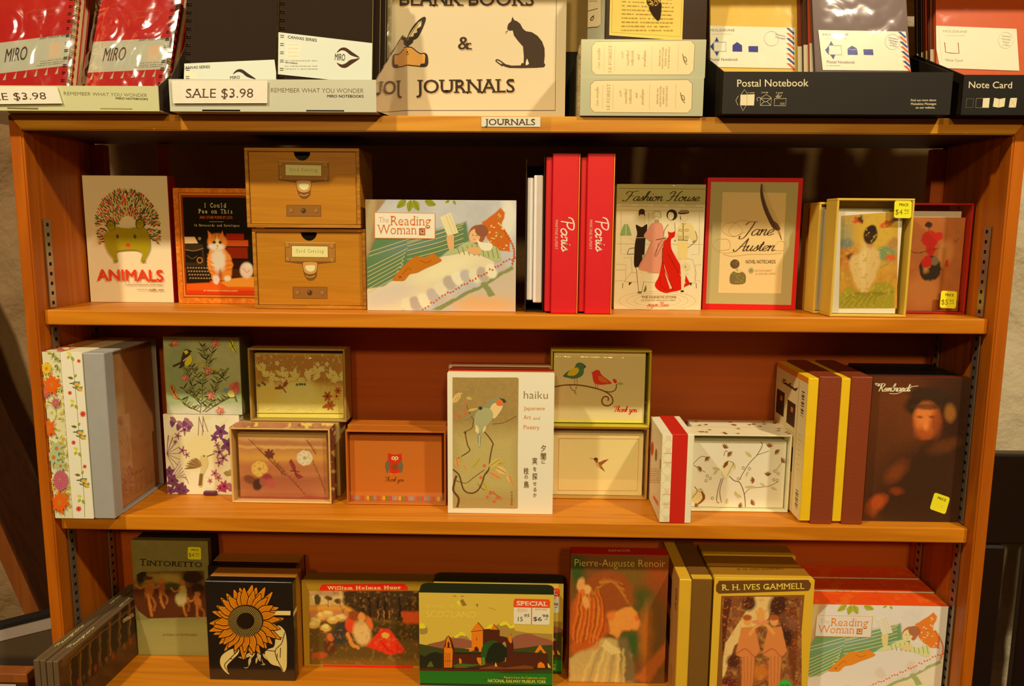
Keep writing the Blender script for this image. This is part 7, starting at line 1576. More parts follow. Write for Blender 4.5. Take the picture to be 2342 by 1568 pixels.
# --- two dark landscape boxes lying on their long edge, sticking out past the left panel
def flank(label, fl, fr, bk, bl, H, push):
    zt = Z3T + H
    A, B, Cc = [onZ(*p, zt) for p in (fl, fr, bk)]
    ax = (B - A); w = ax.length; dr = Cc - B; dp = min(dr.length, .235)
    ang = -.06; B = B + Vector((.0065 if B.x < -.575 else .001, 0, 0))
    t = thing('card_box', label, 'card box', (B.x, B.y, ZB3), (0, 0, ang), 'dark grey boxes slanting out at the lower left')
    wm = Matrix.Translation(t.location) @ Euler((0, 0, ang)).to_matrix().to_4x4()
    return t, wm, w * math.cos(0), dp, H
GY = mat(c(78, 73, 60, .8), .5, name='grey_card')
for k in range(2):
    t, wm, w, dp, H = flank(('dark grey box slanting out at the lower left, showing its dark picture side', 'dark grey box slanting out at the lower left, nearest the side panel')[k], *(((103, 1512), (131, 1514), (304, 1343)), ((63, 1510), (91, 1511), (272, 1336)))[k], None, onY(304, 1343, .140).z - Z3T, 0)
    w = min(w, .0165)
    slab('box_base', (-w, -w * .52, 0, dp, 0, H), GY, t, .0008); slab('lid', (-w * .46, 0, 0, dp, 0, H + .0004), GY, t, .0008)
    slab('inner_rim', (-w * .53, -w * .45, .001, dp - .001, .001, H - .0012), BLACK, t, 0)
    a = Art('D1', (-w, 0, H + .0003), (1, 0, 0), (0, 1, 0), w, dp, [(0, 1000), (100, 1000), (100, 2000), (0, 2000)][::1] and [(0, 0), (100, 0), (100, 1400), (0, 1400)])
    a.script('Passignano', (64, 1180), (64, 820), 12, c(200, 180, 120), 2, 4); a.script('Venice', (64, 420), (64, 240), 12, c(200, 180, 120), 2, 4)
    a.build('edge_lettering', t)
    if k == 0:
        a = Art('D1', (0, 0, 0), (0, 1, 0), (0, 0, 1), dp, H, None, wm)
        def dark(p):
            p.warp(40, 12); p.mottle(60, .4)
            for i in range(7):
                x = 640 + i * 88; y = 1500 - i * 92; p.poly([(x, y - 160 + 4 * i), (x + 40, y - 200), (x + 62, y - 220), (x + 62, y + 120), (x, y + 180)], (30, 24, 12), 14, .9); p.stroke([(x - 8, y - 130), (x - 4, y + 160)], 9, (110, 84, 40), 6, .8)
            p.stroke([(560, 1400), (800, 1180), (1200, 860)], 12, (96, 74, 34), 8, .8); p.stroke([(560, 1340), (800, 1100), (1200, 760)], 8, (110, 84, 40), 6, .7); p.poly([(530, 1370), (1220, 690), (1220, 720), (560, 1380)], (100, 76, 34), 10, .6)
            for i in range(10): p.blob(700 + i * 52, 1530 - i * 40, 14, 30, ((120, 44, 20), (60, 54, 40), (100, 70, 36))[i % 3], 0, .6, .8)
        a.grid(dark, (64, 46, 18), .0009, 4); a.script('Venice', (1105, 1000), (1200, 940), 26, c(190, 170, 130), 3, 6)
        a.build('side_picture', t)

LV[0] = .95
# --- sage green folio box
b = Box('card_box', 'tall sage green folio box with a wooded figure painting and price sticker', 'card box', 'D1', [(1165, 255), (1912, 278), (1866, 1318), (1250, 1286)], .104, Z3T, .034, 'boxed note cards on the bottom shelf')
b.body('lid', mat(c(96, 96, 58), .5), 0, .012); b.body('box_base', BLACK, .0122, inset=.001, zi=.001)
a = b.front(c(112, 118, 72)); a.crop = 'D1'
a.grid(lambda p: (p.mottle(50, .10), p.poly([(1200, 1000), (1900, 1020), (1900, 1340), (1200, 1330)], (140, 144, 94), 160), p.mottle(14, .05)), (114, 118, 72), .0013, 2)  # lower part painted lighter where lamp light reaches the cover
def grove(p):
    p.warp(34, 12); p.mottle(50, .3); p.poly([(1190, 570), (1860, 600), (1860, 700), (1190, 720)], (120, 104, 44), 70); p.blob(1560, 650, 170, 40, (150, 134, 70), 4, .9); p.blob(1740, 640, 110, 70, (40, 24, 10), 0, .5); p.blob(1270, 610, 40, 90, (36, 22, 8), 10, .5); p.poly([(1190, 800), (1860, 820), (1860, 1030), (1190, 1010)], (74, 40, 14), 80); p.blob(1540, 725, 80, 34, (56, 64, 26), 0, .6)
    p.warp(20, 7); sk = (164, 104, 44)
    for x, y, h, cc, lean in ((1340, 720, 150, (150, 90, 34), 8), (1450, 720, 110, (140, 80, 34), -6), (1640, 760, 130, (176, 160, 96), 0), (1770, 850, 110, (170, 106, 48), -14)):
        p.blob(x, y + h * .15, h * .28, h * .55, cc, lean, .4); p.blob(x + 2, y - h * .5, 24, 28, sk, 0, .4); p.stroke([(x - 10, y + h * .5), (x + lean, y + h * 1.25), (x + 20, y + h * 1.7)], 24, sk, 10); p.stroke([(x + 10, y + h * .5), (x + 50, y + h * 1.0), (x + 40, y + h * 1.4)], 20, (140, 84, 36), 10); p.stroke([(x - h * .2, y - 10), (x - h * .55, y + 10), (x - h * .8, y - 20)], 16, sk, 8)
    p.blob(1620, 840, 50, 60, (170, 160, 110), 0, .5); p.blob(1330, 640, 46, 18, (60, 50, 20), 0, .5); p.blob(1780, 740, 60, 40, (44, 24, 12), 0, .5)
a.layer += 2e-5
a.grid(grove, (70, 40, 14), .0008, 5, (1198, 578, 1850, 1000))
sg = c(112, 118, 72)
for pts in ([(1185, 560), (1300, 565), (1230, 600), (1196, 680)], [(1210, 860), (1240, 930), (1330, 1000), (1340, 1010), (1210, 1010)]): a.poly(pts, sg)
a.text('T', (1252, 516), (1312, 518), 66, c(40, 34, 22), .01, .07); a.text('INTORETTO', (1322, 518), (1836, 544), 50, c(40, 34, 22), .012, .07)
a.text('A FOLIO OF NOTECARDS', (1452, 1146), (1744, 1156), 17, c(110, 84, 54), .0, .05)
a.build('front_cover', b.t, PRINT); sticker(b.t, 'D1', a, None, 1775, 400, 128, 3, ('4', '99'), 'yellow price sticker reading 4.99')

LV[0] = .66
# --- sunflower boxes
KB = mat((.012, .010, .008), .18, spec=.6, name='glossy_black'); GB_ = mat(c(130, 92, 28), .4, name='bronze_card')
for k in range(2):
    b = Box('card_box', ('black card box with a large orange sunflower', 'black and bronze card box standing behind the sunflower box')[k], 'card box', 'D2', [(66, 622), (862, 645), (880, 1538), (118, 1512)] if k == 0 else [(100, 500), (900, 520), (900, 1400), (140, 1390)], .044 + .049 * k, Z3T, .046, 'sunflower card boxes', h=None if k == 0 else sb.h)
    if k == 0: sb = b
    b.body('lid', KB, 0, .0165); b.body('box_base', GB_, .0167, inset=.0004, zi=.0004)
    if k: continue
    a = b.front(None); og, bk, wh, cx, cy = c(206, 116, 16), c(24, 18, 10), c(190, 172, 120), 442, 988
    a.poly([(650, 1130), (700, 1060), (740, 1040), (790, 1090), (806, 1180), (806, 1300), (800, 1420), (770, 1456), (740, 1410), (660, 1380), (610, 1290), (640, 1250), (690, 1230), (700, 1160)], wh, True); a.poly([(212, 1380), (220, 1310), (280, 1260), (340, 1240), (378, 1250), (370, 1290), (320, 1340), (270, 1400), (292, 1468), (250, 1440)], wh, True)
    for pts in ([(790, 1100), (760, 1200), (700, 1280), (770, 1450)], [(720, 1290), (715, 1350)], [(750, 1240), (745, 1330)], [(700, 1270), (620, 1260)], [(370, 1260), (300, 1330), (250, 1390), (290, 1460)], [(300, 1335), (320, 1330)], [(770, 1150), (700, 1140)]): a.line(pts, 7, bk)
    for x, y, l, w_, r in ((500, 1280, 90, 34, 150), (520, 1260, 90, 36, 120), (550, 1270, 90, 36, 80), (480, 1320, 80, 26, 100), (590, 1290, 80, 28, 50), (540, 1320, 60, 20, 100), (440, 1330, 70, 18, 190)): a.leaf(x, y, l, w_, r, wh, bk)
    a.line([(425, 1410), (445, 1416), (462, 1404)], 5, wh); a.line([(580, 1340), (600, 1395)], 4, wh); a.line([(575, 1390), (610, 1385), (590, 1375)], 4, wh)
    R = random.Random(12)
    def petal(r0, L_, w_, an):
        ca, sa = math.cos(an), math.sin(an); x0, y0 = cx + r0 * ca, cy + r0 * sa; bend = R.uniform(-.12, .12)
        def q(s_, o): return (x0 + ca * L_ * s_ - sa * (o + bend * L_ * s_ * s_), y0 + sa * L_ * s_ + ca * (o + bend * L_ * s_ * s_))
        a.poly([q(0, -w_ * .36), q(.4, -w_ * .58), q(.75, -w_ * .36), q(1.06, 0), q(.75, w_ * .36), q(.4, w_ * .58), q(0, w_ * .36)], bk, True)
        a.poly([q(.0, -w_ * .28), q(.4, -w_ * .47), q(.75, -w_ * .26), q(1.0, 0), q(.75, w_ * .26), q(.4, w_ * .47), q(.0, w_ * .28)], og, True)
        for o in (-.18, .02, .2): a.line([q(.0, w_ * o), q(.45, w_ * o * 1.1), q(.82, w_ * o * .5)], 4, bk, True, (1, .3))
    for n, r0, lo, hi, w_ in ((26, 140, 165, 215, 74), (24, 136, 125, 170, 72)):
        for i in range(n): petal(r0, R.uniform(lo, hi) * (1.0 + .06 * math.cos(2 * math.pi * i / n)), w_ * R.uniform(.85, 1.1), 2 * math.pi * (i + R.uniform(-.2, .2)) / n)
    a.ell(cx, cy, 158, 146, bk, n=40)
    sd = c(176, 150, 90)
    for ring in range(9):
        r = 82 + 8.2 * ring; n = int(r * .42)
        for i in range(n): an = 2 * math.pi * (i + (ring % 2) * .5) / n; a.ell(cx + r * math.cos(an), cy + r * .93 * math.sin(an), 3.6, 3.2, sd, n=6)
    a.ell(435, 985, 70, 68, bk)
    a.poly([(700, 934), (725, 896), (850, 898), (848, 938)], wh)
    a.build('front_cover', b.t, GLOSS); 
    a = b.right(None, 0, .0165); a.poly([UNPX('D2', proj(b.wm @ Vector((b.w / 2, y, b.h * z)))) for y, z in ((0, .70), (.016, .71), (.016, .665), (0, .655))], wh); a.build('white_band', b.t, GLOSS)
    mesh('shrink_wrap', [(-b.w / 2, -.0012, .001), (b.w / 2, -.0012, .001), (b.w / 2, -.0012, b.h), (-b.w / 2, -.0012, b.h)], [(0, 1, 2, 3)], CLEAR, b.t)

LV[0] = .5
# --- olive box with a meadow painting
b = Box('card_box', 'wide olive card box with a red title bar above a meadow painting', 'card box', 'D2', [(940, 612), (2140, 640), (2110, 1390), (962, 1386)], .082, Z3T, .026, 'boxed note cards on the bottom shelf')
b.body('box_body', mat(c(84, 68, 16), .5), bev=.002)
a = b.front(c(112, 96, 24))
P5 = a.p
def meadow(p):
    p.warp(40, 12); p.mottle(60, .2)
    p.poly([(1005, 710), (1340, 715), (1330, 850), (1005, 850)], (156, 140, 100), 30); p.blob(1150, 740, 150, 26, (120, 100, 80), 0, .8, .8); p.poly([(1005, 850), (1400, 850), (1500, 900), (1005, 910)], (170, 116, 40), 20); p.poly([(1010, 890), (1350, 880), (1400, 960), (1010, 1000)], (140, 96, 70), 30)
    p.poly([(1320, 710), (2130, 720), (2130, 1010), (1900, 1000), (1600, 960), (1420, 900), (1330, 820)], (40, 32, 14), 30); p.speck(40, .60, (60, 46, 18), 3, .5, .2); p.poly([(1840, 900), (2110, 905), (2100, 1020), (1860, 1010)], (150, 60, 20), 20)
    for x in (1500, 1560, 1640, 1700, 1830): p.stroke([(x, 780), (x + 6, 960)], 22, (24, 18, 8), 8)
    for x in (1640, 1690, 1740): p.stroke([(x, 900), (x, 960)], 12, (120, 80, 30), 6)
    p.blob(1085, 800, 30, 50, (50, 46, 20), 0, .4); p.blob(1190, 780, 40, 20, (56, 46, 24), 10, .5); p.stroke([(1190, 790), (1190, 860)], 6, (70, 50, 24)); p.blob(1280, 810, 34, 24, (60, 50, 26), 0, .5); p.stroke([(1300, 820), (1300, 870)], 6, (70, 50, 24))
    p.poly([(1005, 990), (1300, 1000), (1700, 1050), (2130, 1060), (2130, 1390), (1005, 1390)], (62, 54, 18), 30); p.poly([(1400, 980), (2120, 1020), (2120, 1160), (1600, 1140)], (44, 40, 14), 40)
    for x, y in ((1070, 985), (1160, 1048), (1230, 975), (1120, 940), (1300, 960), (1180, 920), (1050, 1020)): p.blob(x, y, 52, 32, (186, 130, 70), 0, .4); p.blob(x, y - 12, 36, 16, (206, 160, 100), 0, .7)
    p.warp(26, 8)
    # a stump, a blue bundle, white cloth and a red cloth spread on the grass
    p.blob(1200, 1190, 60, 90, (60, 34, 14), 0, .4); p.blob(1205, 1130, 34, 34, (150, 80, 36), 0, .3); p.blob(1310, 1090, 80, 110, (36, 40, 40), 20, .4); p.blob(1390, 1020, 50, 70, (170, 50, 24), 0, .4); p.blob(1420, 940, 50, 40, (100, 50, 20), 0, .4); p.blob(1490, 950, 34, 40, (196, 110, 56), 0, .4); p.blob(1490, 1090, 80, 110, (160, 140, 96), -10, .4); p.blob(1560, 1000, 26, 60, (170, 80, 36), -20, .5); p.stroke([(1360, 1100), (1400, 1190), (1450, 1220)], 30, (196, 106, 50), 10)
    p.poly([(1520, 1210), (1610, 1110), (1660, 1050), (1720, 1050), (1780, 1110), (1860, 1230), (1850, 1260), (1740, 1280), (1620, 1240)], (180, 34, 14), 14); p.blob(1695, 1110, 34, 26, (206, 130, 60), 0, .4); p.stroke([(1640, 1130), (1700, 1220), (1760, 1260)], 8, (110, 16, 8), 8)
    p.speck(26, .58, (130, 96, 44), 6, .35, .15); p.speck(16, .68, (150, 90, 70), 8, .35, .15); p.blob(1100, 1290, 70, 30, (130, 60, 24), 0, .5, .8); p.poly([(1030, 1320), (2130, 1320), (2130, 1380), (1030, 1380)], (96, 76, 26), 40, .5)
a.grid(meadow, (70, 58, 22), .0008, 6, (1012, 716, 2095, 1368))
rd = c(176, 24, 10)
a.poly([(1108, 712), (1112, 685), (1135, 656), (1880, 652), (1908, 680), (1914, 712)], rd); a.poly([(1130, 1372), (1930, 1368), (1930, 1392), (1140, 1394)], rd)
a.text('William Holman Hunt', (1186, 704), (1842, 702), 30, c(214, 176, 116), .022, .08, sp=1.3)
a.build('front_cover', b.t)

LV[0] = .62
# --- green tins with a castle picture
def tin(name, label, quad, Y, dep, h=None):
    b = Box(name, label, 'card box', 'D3', quad, Y, Z3T, dep, 'dark green landscape boxes', h=h)
    w = b.w / 2; bm = bmesh.new(); r = .008; pts = [(-w, 0), (-w, b.h)]
    pts = [(-w, 0, 0)]
    bm = bmesh.new(); n = 6; P = [(-w, .001), (w, .001)]
    addbox(bm, -w, w, 0, dep, 0, b.h, 0)
    es = [e for e in bm.edges if abs(e.verts[0].co.y - e.verts[1].co.y) < 1e-6 and abs(e.verts[0].co.z - e.verts[1].co.z) > 0.01 and e.verts[0].co.y > dep / 2]
    bmesh.ops.bevel(bm, geom=es, offset=.010, segments=5, affect='EDGES', profile=.5)
    from_bm('box_body', bm, mat(c(22, 32, 16), .45, name='dark_green_card'), b.t); return b
def castle(a, sc=True):
    sky = c(166, 150, 66)
    a.rect(0, 0, a.w, a.h, sky)
    def sk(p): p.mottle(200, .08); p.poly([(200, 720), (1460, 740), (1460, 1000), (200, 900)], (160, 150, 64), 150)
    vi, hg, dg = c(112, 74, 62), c(44, 56, 22), c(22, 28, 14)
    ye, og, br, gr = c(214, 176, 40), c(206, 104, 16), c(56, 26, 12), c(20, 92, 26)
    a.poly([(850, 1040), (900, 1030), (960, 990), (1010, 985), (1040, 1010), (1080, 1010), (1085, 1060), (1200, 1080), (1426, 1090), (1426, 1200), (850, 1200)], c(126, 112, 60)); a.poly([(950, 1000), (1000, 980), (1030, 1000), (1050, 1015), (1080, 1008), (1080, 1035), (1040, 1040), (1010, 1010), (960, 1020)], ye, True); a.poly([(830, 1040), (860, 1010), (900, 1010), (890, 1040)], ye, True)
    a.poly([(238, 1010), (260, 1000), (300, 1030), (300, 1080), (238, 1085)], c(120, 112, 66), True); a.poly([(232, 1000), (262, 995), (290, 1030), (250, 1040), (232, 1030)], ye, True)
    a.poly([(460, 1130), (540, 1110), (570, 1085), (610, 1070), (650, 1100), (690, 1150), (700, 1200), (450, 1200)], c(126, 112, 66), True); a.poly([(540, 1115), (575, 1085), (612, 1068), (650, 1105), (600, 1100), (570, 1120)], ye, True)
    a.poly([(590, 800), (620, 785), (655, 840), (620, 850)], c(106, 96, 54)); a.poly([(732, 830), (760, 830), (750, 860)], c(110, 96, 54)); a.poly([(560, 810), (590, 790), (600, 830), (580, 840)], ye); a.line([(530, 758), (560, 762)], 8, c(110, 96, 50), False); a.line([(600, 762), (630, 760)], 8, c(110, 96, 50), False); a.line([(850, 862), (890, 872), (920, 885)], 4, c(110, 100, 54)); a.line([(1110, 950), (1150, 965)], 4, c(120, 110, 60), False)
    a.poly([(300, 1180), (420, 1150), (520, 1125), (660, 1135), (780, 1200), (300, 1220)], vi, True); a.poly([(1000, 1220), (1060, 1130), (1130, 1095), (1220, 1088), (1300, 1115), (1426, 1155), (1426, 1230)], vi, True)
    a.poly([(230, 1170), (330, 1190), (450, 1215), (560, 1205), (700, 1220), (1060, 1220), (1200, 1205), (1310, 1190), (1426, 1185), (1426, 1400), (236, 1400)], hg)
    a.poly([(236, 1260), (280, 1280), (330, 1250), (380, 1240), (450, 1260), (560, 1245), (800, 1250), (1100, 1245), (1200, 1250), (1380, 1260), (1390, 1390), (240, 1390)], dg)
    a.poly([(530, 1260), (800, 1260), (1080, 1250), (1385, 1262), (1390, 1375), (530, 1380)], br)
    # gable ruin, keep and broken arch
    a.poly([(440, 1380), (445, 1205), (462, 1180), (470, 1120), (490, 1098), (512, 1120), (535, 1180), (550, 1225), (545, 1380)], br); a.poly([(455, 1375), (452, 1205), (470, 1190), (474, 1130), (490, 1102), (505, 1140), (520, 1200), (530, 1230), (525, 1375)], og); a.poly([(482, 1200), (484, 1160), (494, 1150), (502, 1170), (502, 1205)], br)
    for x in (470, 488, 505): a.line([(x, 1370), (x, 1250)], 4, br, False)
    a.line([(462, 1205), (520, 1205)], 5, br, False); a.line([(460, 1320), (525, 1320)], 4, br, False)
    a.poly([(694, 1060), (716, 1030), (756, 984), (800, 1045), (802, 1245), (700, 1230), (698, 1090)], og); a.poly([(800, 1048), (850, 1045), (952, 1055), (950, 1100), (930, 1150), (925, 1250), (800, 1250)], br); a.poly([(868, 1050), (896, 1004), (936, 1052)], og); a.line([(756, 988), (806, 1045)], 7, br, False); a.line([(896, 1004), (940, 1052)], 6, br, False); a.line([(694, 1068), (800, 1056)], 5, br, False)
    a.poly([(722, 1235), (726, 1205), (745, 1195), (762, 1215), (765, 1240)], br); a.line([(744, 1120), (744, 1145)], 5, br, False); a.poly([(672, 1235), (685, 1215), (700, 1215), (700, 1240)], og)
    a.poly([(930, 1130), (950, 1105), (990, 1112), (1020, 1120), (1030, 1150), (1045, 1120), (1052, 1085), (1062, 1130), (1075, 1180), (1080, 1380), (920, 1380)], br); a.poly([(975, 1200), (980, 1165), (1000, 1158), (1008, 1200)], c(126, 112, 66), True); a.poly([(1032, 1150), (1045, 1100), (1058, 1105), (1060, 1160), (1048, 1172)], og)
    a.poly([(785, 1240), (800, 1190), (850, 1150), (920, 1150), (930, 1190), (900, 1240), (860, 1290), (790, 1290)], c(28, 66, 26), True); a.poly([(850, 1220), (910, 1165), (980, 1180), (1015, 1230), (1005, 1310), (920, 1340), (830, 1330)], c(18, 26, 12), True); a.poly([(790, 1290), (815, 1290), (822, 1350), (795, 1360)], c(60, 110, 40)); a.line([(880, 1330), (890, 1385)], 14, br, False)
    a.poly([(1265, 1250), (1290, 1210), (1314, 1180), (1340, 1220), (1370, 1255), (1345, 1258), (1320, 1225), (1290, 1252)], og); a.poly([(745, 1290), (785, 1292), (790, 1360), (770, 1355), (750, 1320)], og); a.poly([(586, 1300), (596, 1295), (610, 1310), (610, 1340), (590, 1340)], og); a.poly([(975, 1330), (1008, 1325), (1006, 1292), (1000, 1292), (1000, 1322)], og); a.poly([(1290, 1382), (1295, 1345), (1320, 1330), (1350, 1350), (1360, 1382)], og); a.poly([(1380, 1340), (1400, 1360), (1412, 1385), (1385, 1380)], c(200, 150, 70)); a.poly([(905, 1368), (915, 1330), (930, 1368)], c(190, 150, 80))
    a.poly([(530, 1355), (600, 1340), (700, 1350), (800, 1345), (720, 1365), (560, 1378)], c(40, 90, 34)); a.poly([(550, 1380), (600, 1358), (680, 1378)], c(96, 56, 20)); a.poly([(770, 1382), (880, 1362), (1000, 1380), (1180, 1358), (1260, 1372), (1250, 1392), (770, 1395)], c(84, 54, 20)); a.poly([(300, 1370), (320, 1330), (340, 1320), (362, 1368)], c(60, 80, 30))
    a.poly([(238, 1375), (540, 1385), (800, 1390), (1424, 1392), (1424, 1420), (238, 1402)], br); a.poly([(236, 1400), (600, 1408), (1426, 1422), (1424, 1550), (240, 1522)], gr); a.poly([(880, 1418), (1426, 1400), (1426, 1432), (1000, 1430)], c(28, 60, 18)); a.poly([(750, 1482), (1050, 1470), (1420, 1490), (1000, 1490)], c(24, 60, 20)); a.poly([(240, 1505), (900, 1520), (1424, 1530), (1424, 1552), (240, 1524)], c(14, 44, 18))
    t_ = c(190, 172, 84)
    a.text('Norman Wilkinson\'s', (286, 866), (746, 876), 36, t_, -.012); a.text('SCOTLAND', (288, 944), (738, 952), 52, t_, -.008)
    a.text('Posters from the Collection of the', (990, 1472), (1366, 1480), 19, c(170, 160, 60), -.004, slant=.15); a.text('NATIONAL RAILWAY MUSEUM, YORK', (846, 1502), (1366, 1516), 27, c(196, 184, 90), .002)
    W_ = c(206, 190, 160)
    a.poly([(1076, 1000), (1076, 800), (1090, 782), (1390, 790), (1404, 806), (1400, 1000), (1386, 1012), (1092, 1002)], W_, txt=True); a.poly([(1076, 858), (1076, 800), (1090, 782), (1390, 790), (1404, 806), (1402, 866)], c(206, 60, 24), txt=True)
    a.text('SPECIAL', (1102, 840), (1380, 848), 36, W_, .02, .08); a.poly([(1234, 862), (1242, 862), (1240, 1006), (1232, 1006)], c(206, 60, 24), txt=True); a.text('ORIGINALLY', (1106, 880), (1204, 882), 13, c(206, 100, 60)); a.text('PUBLISHED AT', (1106, 896), (1200, 898), 12, c(206, 100, 60)); a.text('NOW ONLY', (1268, 884), (1380, 886), 14, c(200, 80, 40), .02)
    nk = c(50, 36, 76); a.text('15', (1114, 978), (1156, 980), 38, nk, .008); a.text('95', (1168, 944), (1216, 942), 26, nk, .01, slant=.2); a.text('$6', (1252, 974), (1328, 978), 34, nk, .012); a.text('98', (1334, 944), (1388, 946), 24, nk, .012); a.line([(1356, 962), (1384, 960)], 5, nk, False, txt=True)
sc = tin('card_box', 'green card box with castle ruins and a special price sticker, front one', [(224, 728), (1440, 752), (1426, 1552), (238, 1522)], .041, .030)
a = sc.front(None); castle(a); a.build('front_cover', sc.t)
s2 = tin('card_box', 'green card box with castle ruins, half hidden behind its front twin', [(355, 622), (1528, 642), (1508, 1418), (370, 1400)], .075, .030, sc.h)
a = Art('D3', (-s2.w / 2, 0, 0), (1, 0, 0), (0, 0, 1), s2.w, s2.h, sc.quad); castle(a); a.build('front_cover', s2.t)

# --- girl-portrait box (stand-in picture)
b = Box('card_box', 'tall card box with a soft painting in auburn and green, red edge', 'card box', 'D4', [(100, 390), (975, 395), (935, 1488), (80, 1488)], .056, Z3T, .026, 'boxed note cards on the bottom shelf')
b.body('box_body', mat(c(150, 30, 12), .5), .001)
a = b.front(None)
def soft_portrait(p):
    p.warp(80, 26); p.mottle(120, .2); p.blob(850, 620, 150, 260, (110, 56, 18), 0, 1.0); p.blob(620, 560, 160, 160, (84, 70, 24), 0, 1.0); p.blob(760, 800, 90, 140, (50, 64, 24), 0, .9); p.blob(640, 1150, 110, 120, (40, 70, 30), 0, .9); p.blob(780, 1050, 70, 240, (140, 84, 26), 4, .9, .8); p.blob(880, 1000, 70, 300, (74, 60, 26), 0, 1.0, .8); p.blob(160, 520, 70, 160, (40, 64, 24), 0, 1.0)
    p.warp(46, 14)
    p.poly([(80, 1490), (90, 1300), (200, 1180), (360, 1110), (520, 1110), (640, 1250), (660, 1490)], (150, 136, 90), 30); p.poly([(520, 1090), (600, 1110), (660, 1300), (690, 1490), (560, 1490)], (84, 80, 56), 40)
    for i in range(7): p.stroke([(200 + 62 * i, 1490), (260 + 52 * i, 1330), (330 + 40 * i, 1200)], 22, ((170, 154, 100), (120, 112, 90), (186, 166, 104))[i % 3], 20, .7)
    p.poly([(420, 1120), (560, 1230), (470, 1250), (370, 1180)], (176, 160, 110), 12); p.poly([(660, 1460), (860, 1240), (950, 1120), (950, 1260), (800, 1490)], (130, 76, 30), 30)
    p.poly([(430, 900), (640, 830), (700, 900), (715, 960), (690, 1030), (560, 1040), (520, 1100), (450, 1060)], (190, 120, 56), 26); p.blob(590, 920, 70, 60, (206, 120, 60), 0, .9, .8); p.blob(460, 900, 36, 60, (180, 100, 44), 0, .6); p.blob(640, 990, 70, 36, (186, 116, 56), 0, .9, .8); p.blob(690, 930, 22, 26, (176, 70, 36), 0, .8, .7)
    p.warp(60, 16)
    p.poly([(230, 620), (330, 540), (460, 520), (580, 560), (650, 650), (650, 800), (520, 860), (400, 900), (300, 860), (240, 760)], (110, 60, 20), 40); p.poly([(110, 800), (200, 680), (300, 760), (420, 900), (440, 1050), (300, 1180), (100, 1260), (90, 1000)], (146, 72, 20), 40)
    for i in range(14): p.stroke([(180 + 14 * i, 700 + 8 * (i % 4)), (150 + 20 * i, 900), (120 + 18 * i, 1120 + 12 * (i % 3))], 14, ((186, 100, 30), (110, 44, 12), (170, 120, 46), (150, 56, 18))[i % 4], 14, .75)
    for i in range(9): p.stroke([(280 + 10 * i, 760 - 16 * i), (400 + 12 * i, 600 + 4 * i), (560 + 6 * i, 640 + 20 * i)], 12, ((150, 92, 32), (84, 44, 16), (160, 110, 40))[i % 3], 14, .7)
    p.stroke([(280, 1080), (360, 1120), (320, 1200)], 20, (170, 90, 30), 16, .7)
    p.warp(20, 5); p.blob(190, 650, 34, 60, (200, 130, 80), 10, .5); p.blob(245, 690, 36, 40, (206, 140, 86), -20, .5); p.blob(235, 800, 30, 56, (190, 130, 76), -14, .5); p.blob(205, 710, 22, 22, (190, 90, 40), 0, .6)
    p.blob(620, 810, 36, 12, (130, 80, 36), 0, .8, .5); p.mottle(10, .10, 4, (1, 2))
a.grid(soft_portrait, (84, 60, 24), .0008, 4)
a.text('Pierre-Auguste Renoir', (134, 492), (942, 492), 62, c(190, 164, 96), -.012)
a.build('front_cover', b.t)
a = b.top(None); a.text('RENOIR', (436, 364), (630, 364), 20, c(200, 150, 110), .01); a.build('top_lettering', b.t)

# --- yellow-green boxes
YG = mat(c(168, 140, 40), .5, name='yellow_green_card'); GRY = mat(c(84, 66, 26), .5, name='grey_olive_card'); GG = 'yellow-green card boxes at the right of the bottom shelf'
H7 = .183
Yf = onZ(*PX('D4', (1125, 606)), Z3T + H7).y; Yf = max(.012, min(.03, Yf))
xl = onZ(*PX('D4', (1062, 610)), Z3T + H7).x
A = onY(*PX('D4', (1068, 612)), Yf); B = onY(*PX('D4', (1182, 606)), Yf); Cc = onY(*PX('D4', (1366, 600)), Yf)
t = thing('card_box', 'yellow-green and olive card box standing spine out, left of the robed figures box', 'card box', (A.x, Yf, ZB3), (0, 0, 0), GG)
wm = Matrix.Translation(t.location); xb, xc = B.x - A.x, Cc.x - A.x; hA = A.z - Z3T; dpt = .126
slab('box_base', (0, xb, .0, dpt, .001, hA), YG, t, .0012); slab('lid', (xb + .0003, xc, .0002, dpt, 0, hA + .001), GRY, t, .001)
slab('lid_rim', (xb + .0006, xc - .0004, .0006, .012, hA + .0009, hA + .0016), YG, t, 0)
a = Art('D4', (0, dpt, .001), (0, -1, 0), (0, 0, 1), dpt, hA, None, wm, c(150, 116, 66))
for x0, x1, z0, z1 in ((.1, .62, .62, .86), (.1, .62, .30, .52)): a.rect(x0 * dpt, z0 * hA, x1 * dpt, z1 * hA, c(70, 30, 12)); a.rect((x0 + .12) * dpt, (z0 + .05) * hA, (x1 - .2) * dpt, (z1 - .06) * hA, c(110, 50, 20))
for i in range(9): z = .70 + .02 * i; a.rect(.84 * dpt, z * hA, (.90 + .03 * (i % 2)) * dpt, (z + .006 + .005 * (i % 3)) * hA, c(60, 44, 24))
for i in range(12): z = .05 + .014 * i; a.rect(.72 * dpt, z * hA, (.80 + .05 * (i % 3)) * dpt, (z + .005) * hA, c(120, 90, 50))
a.build('back_panel_print', t)
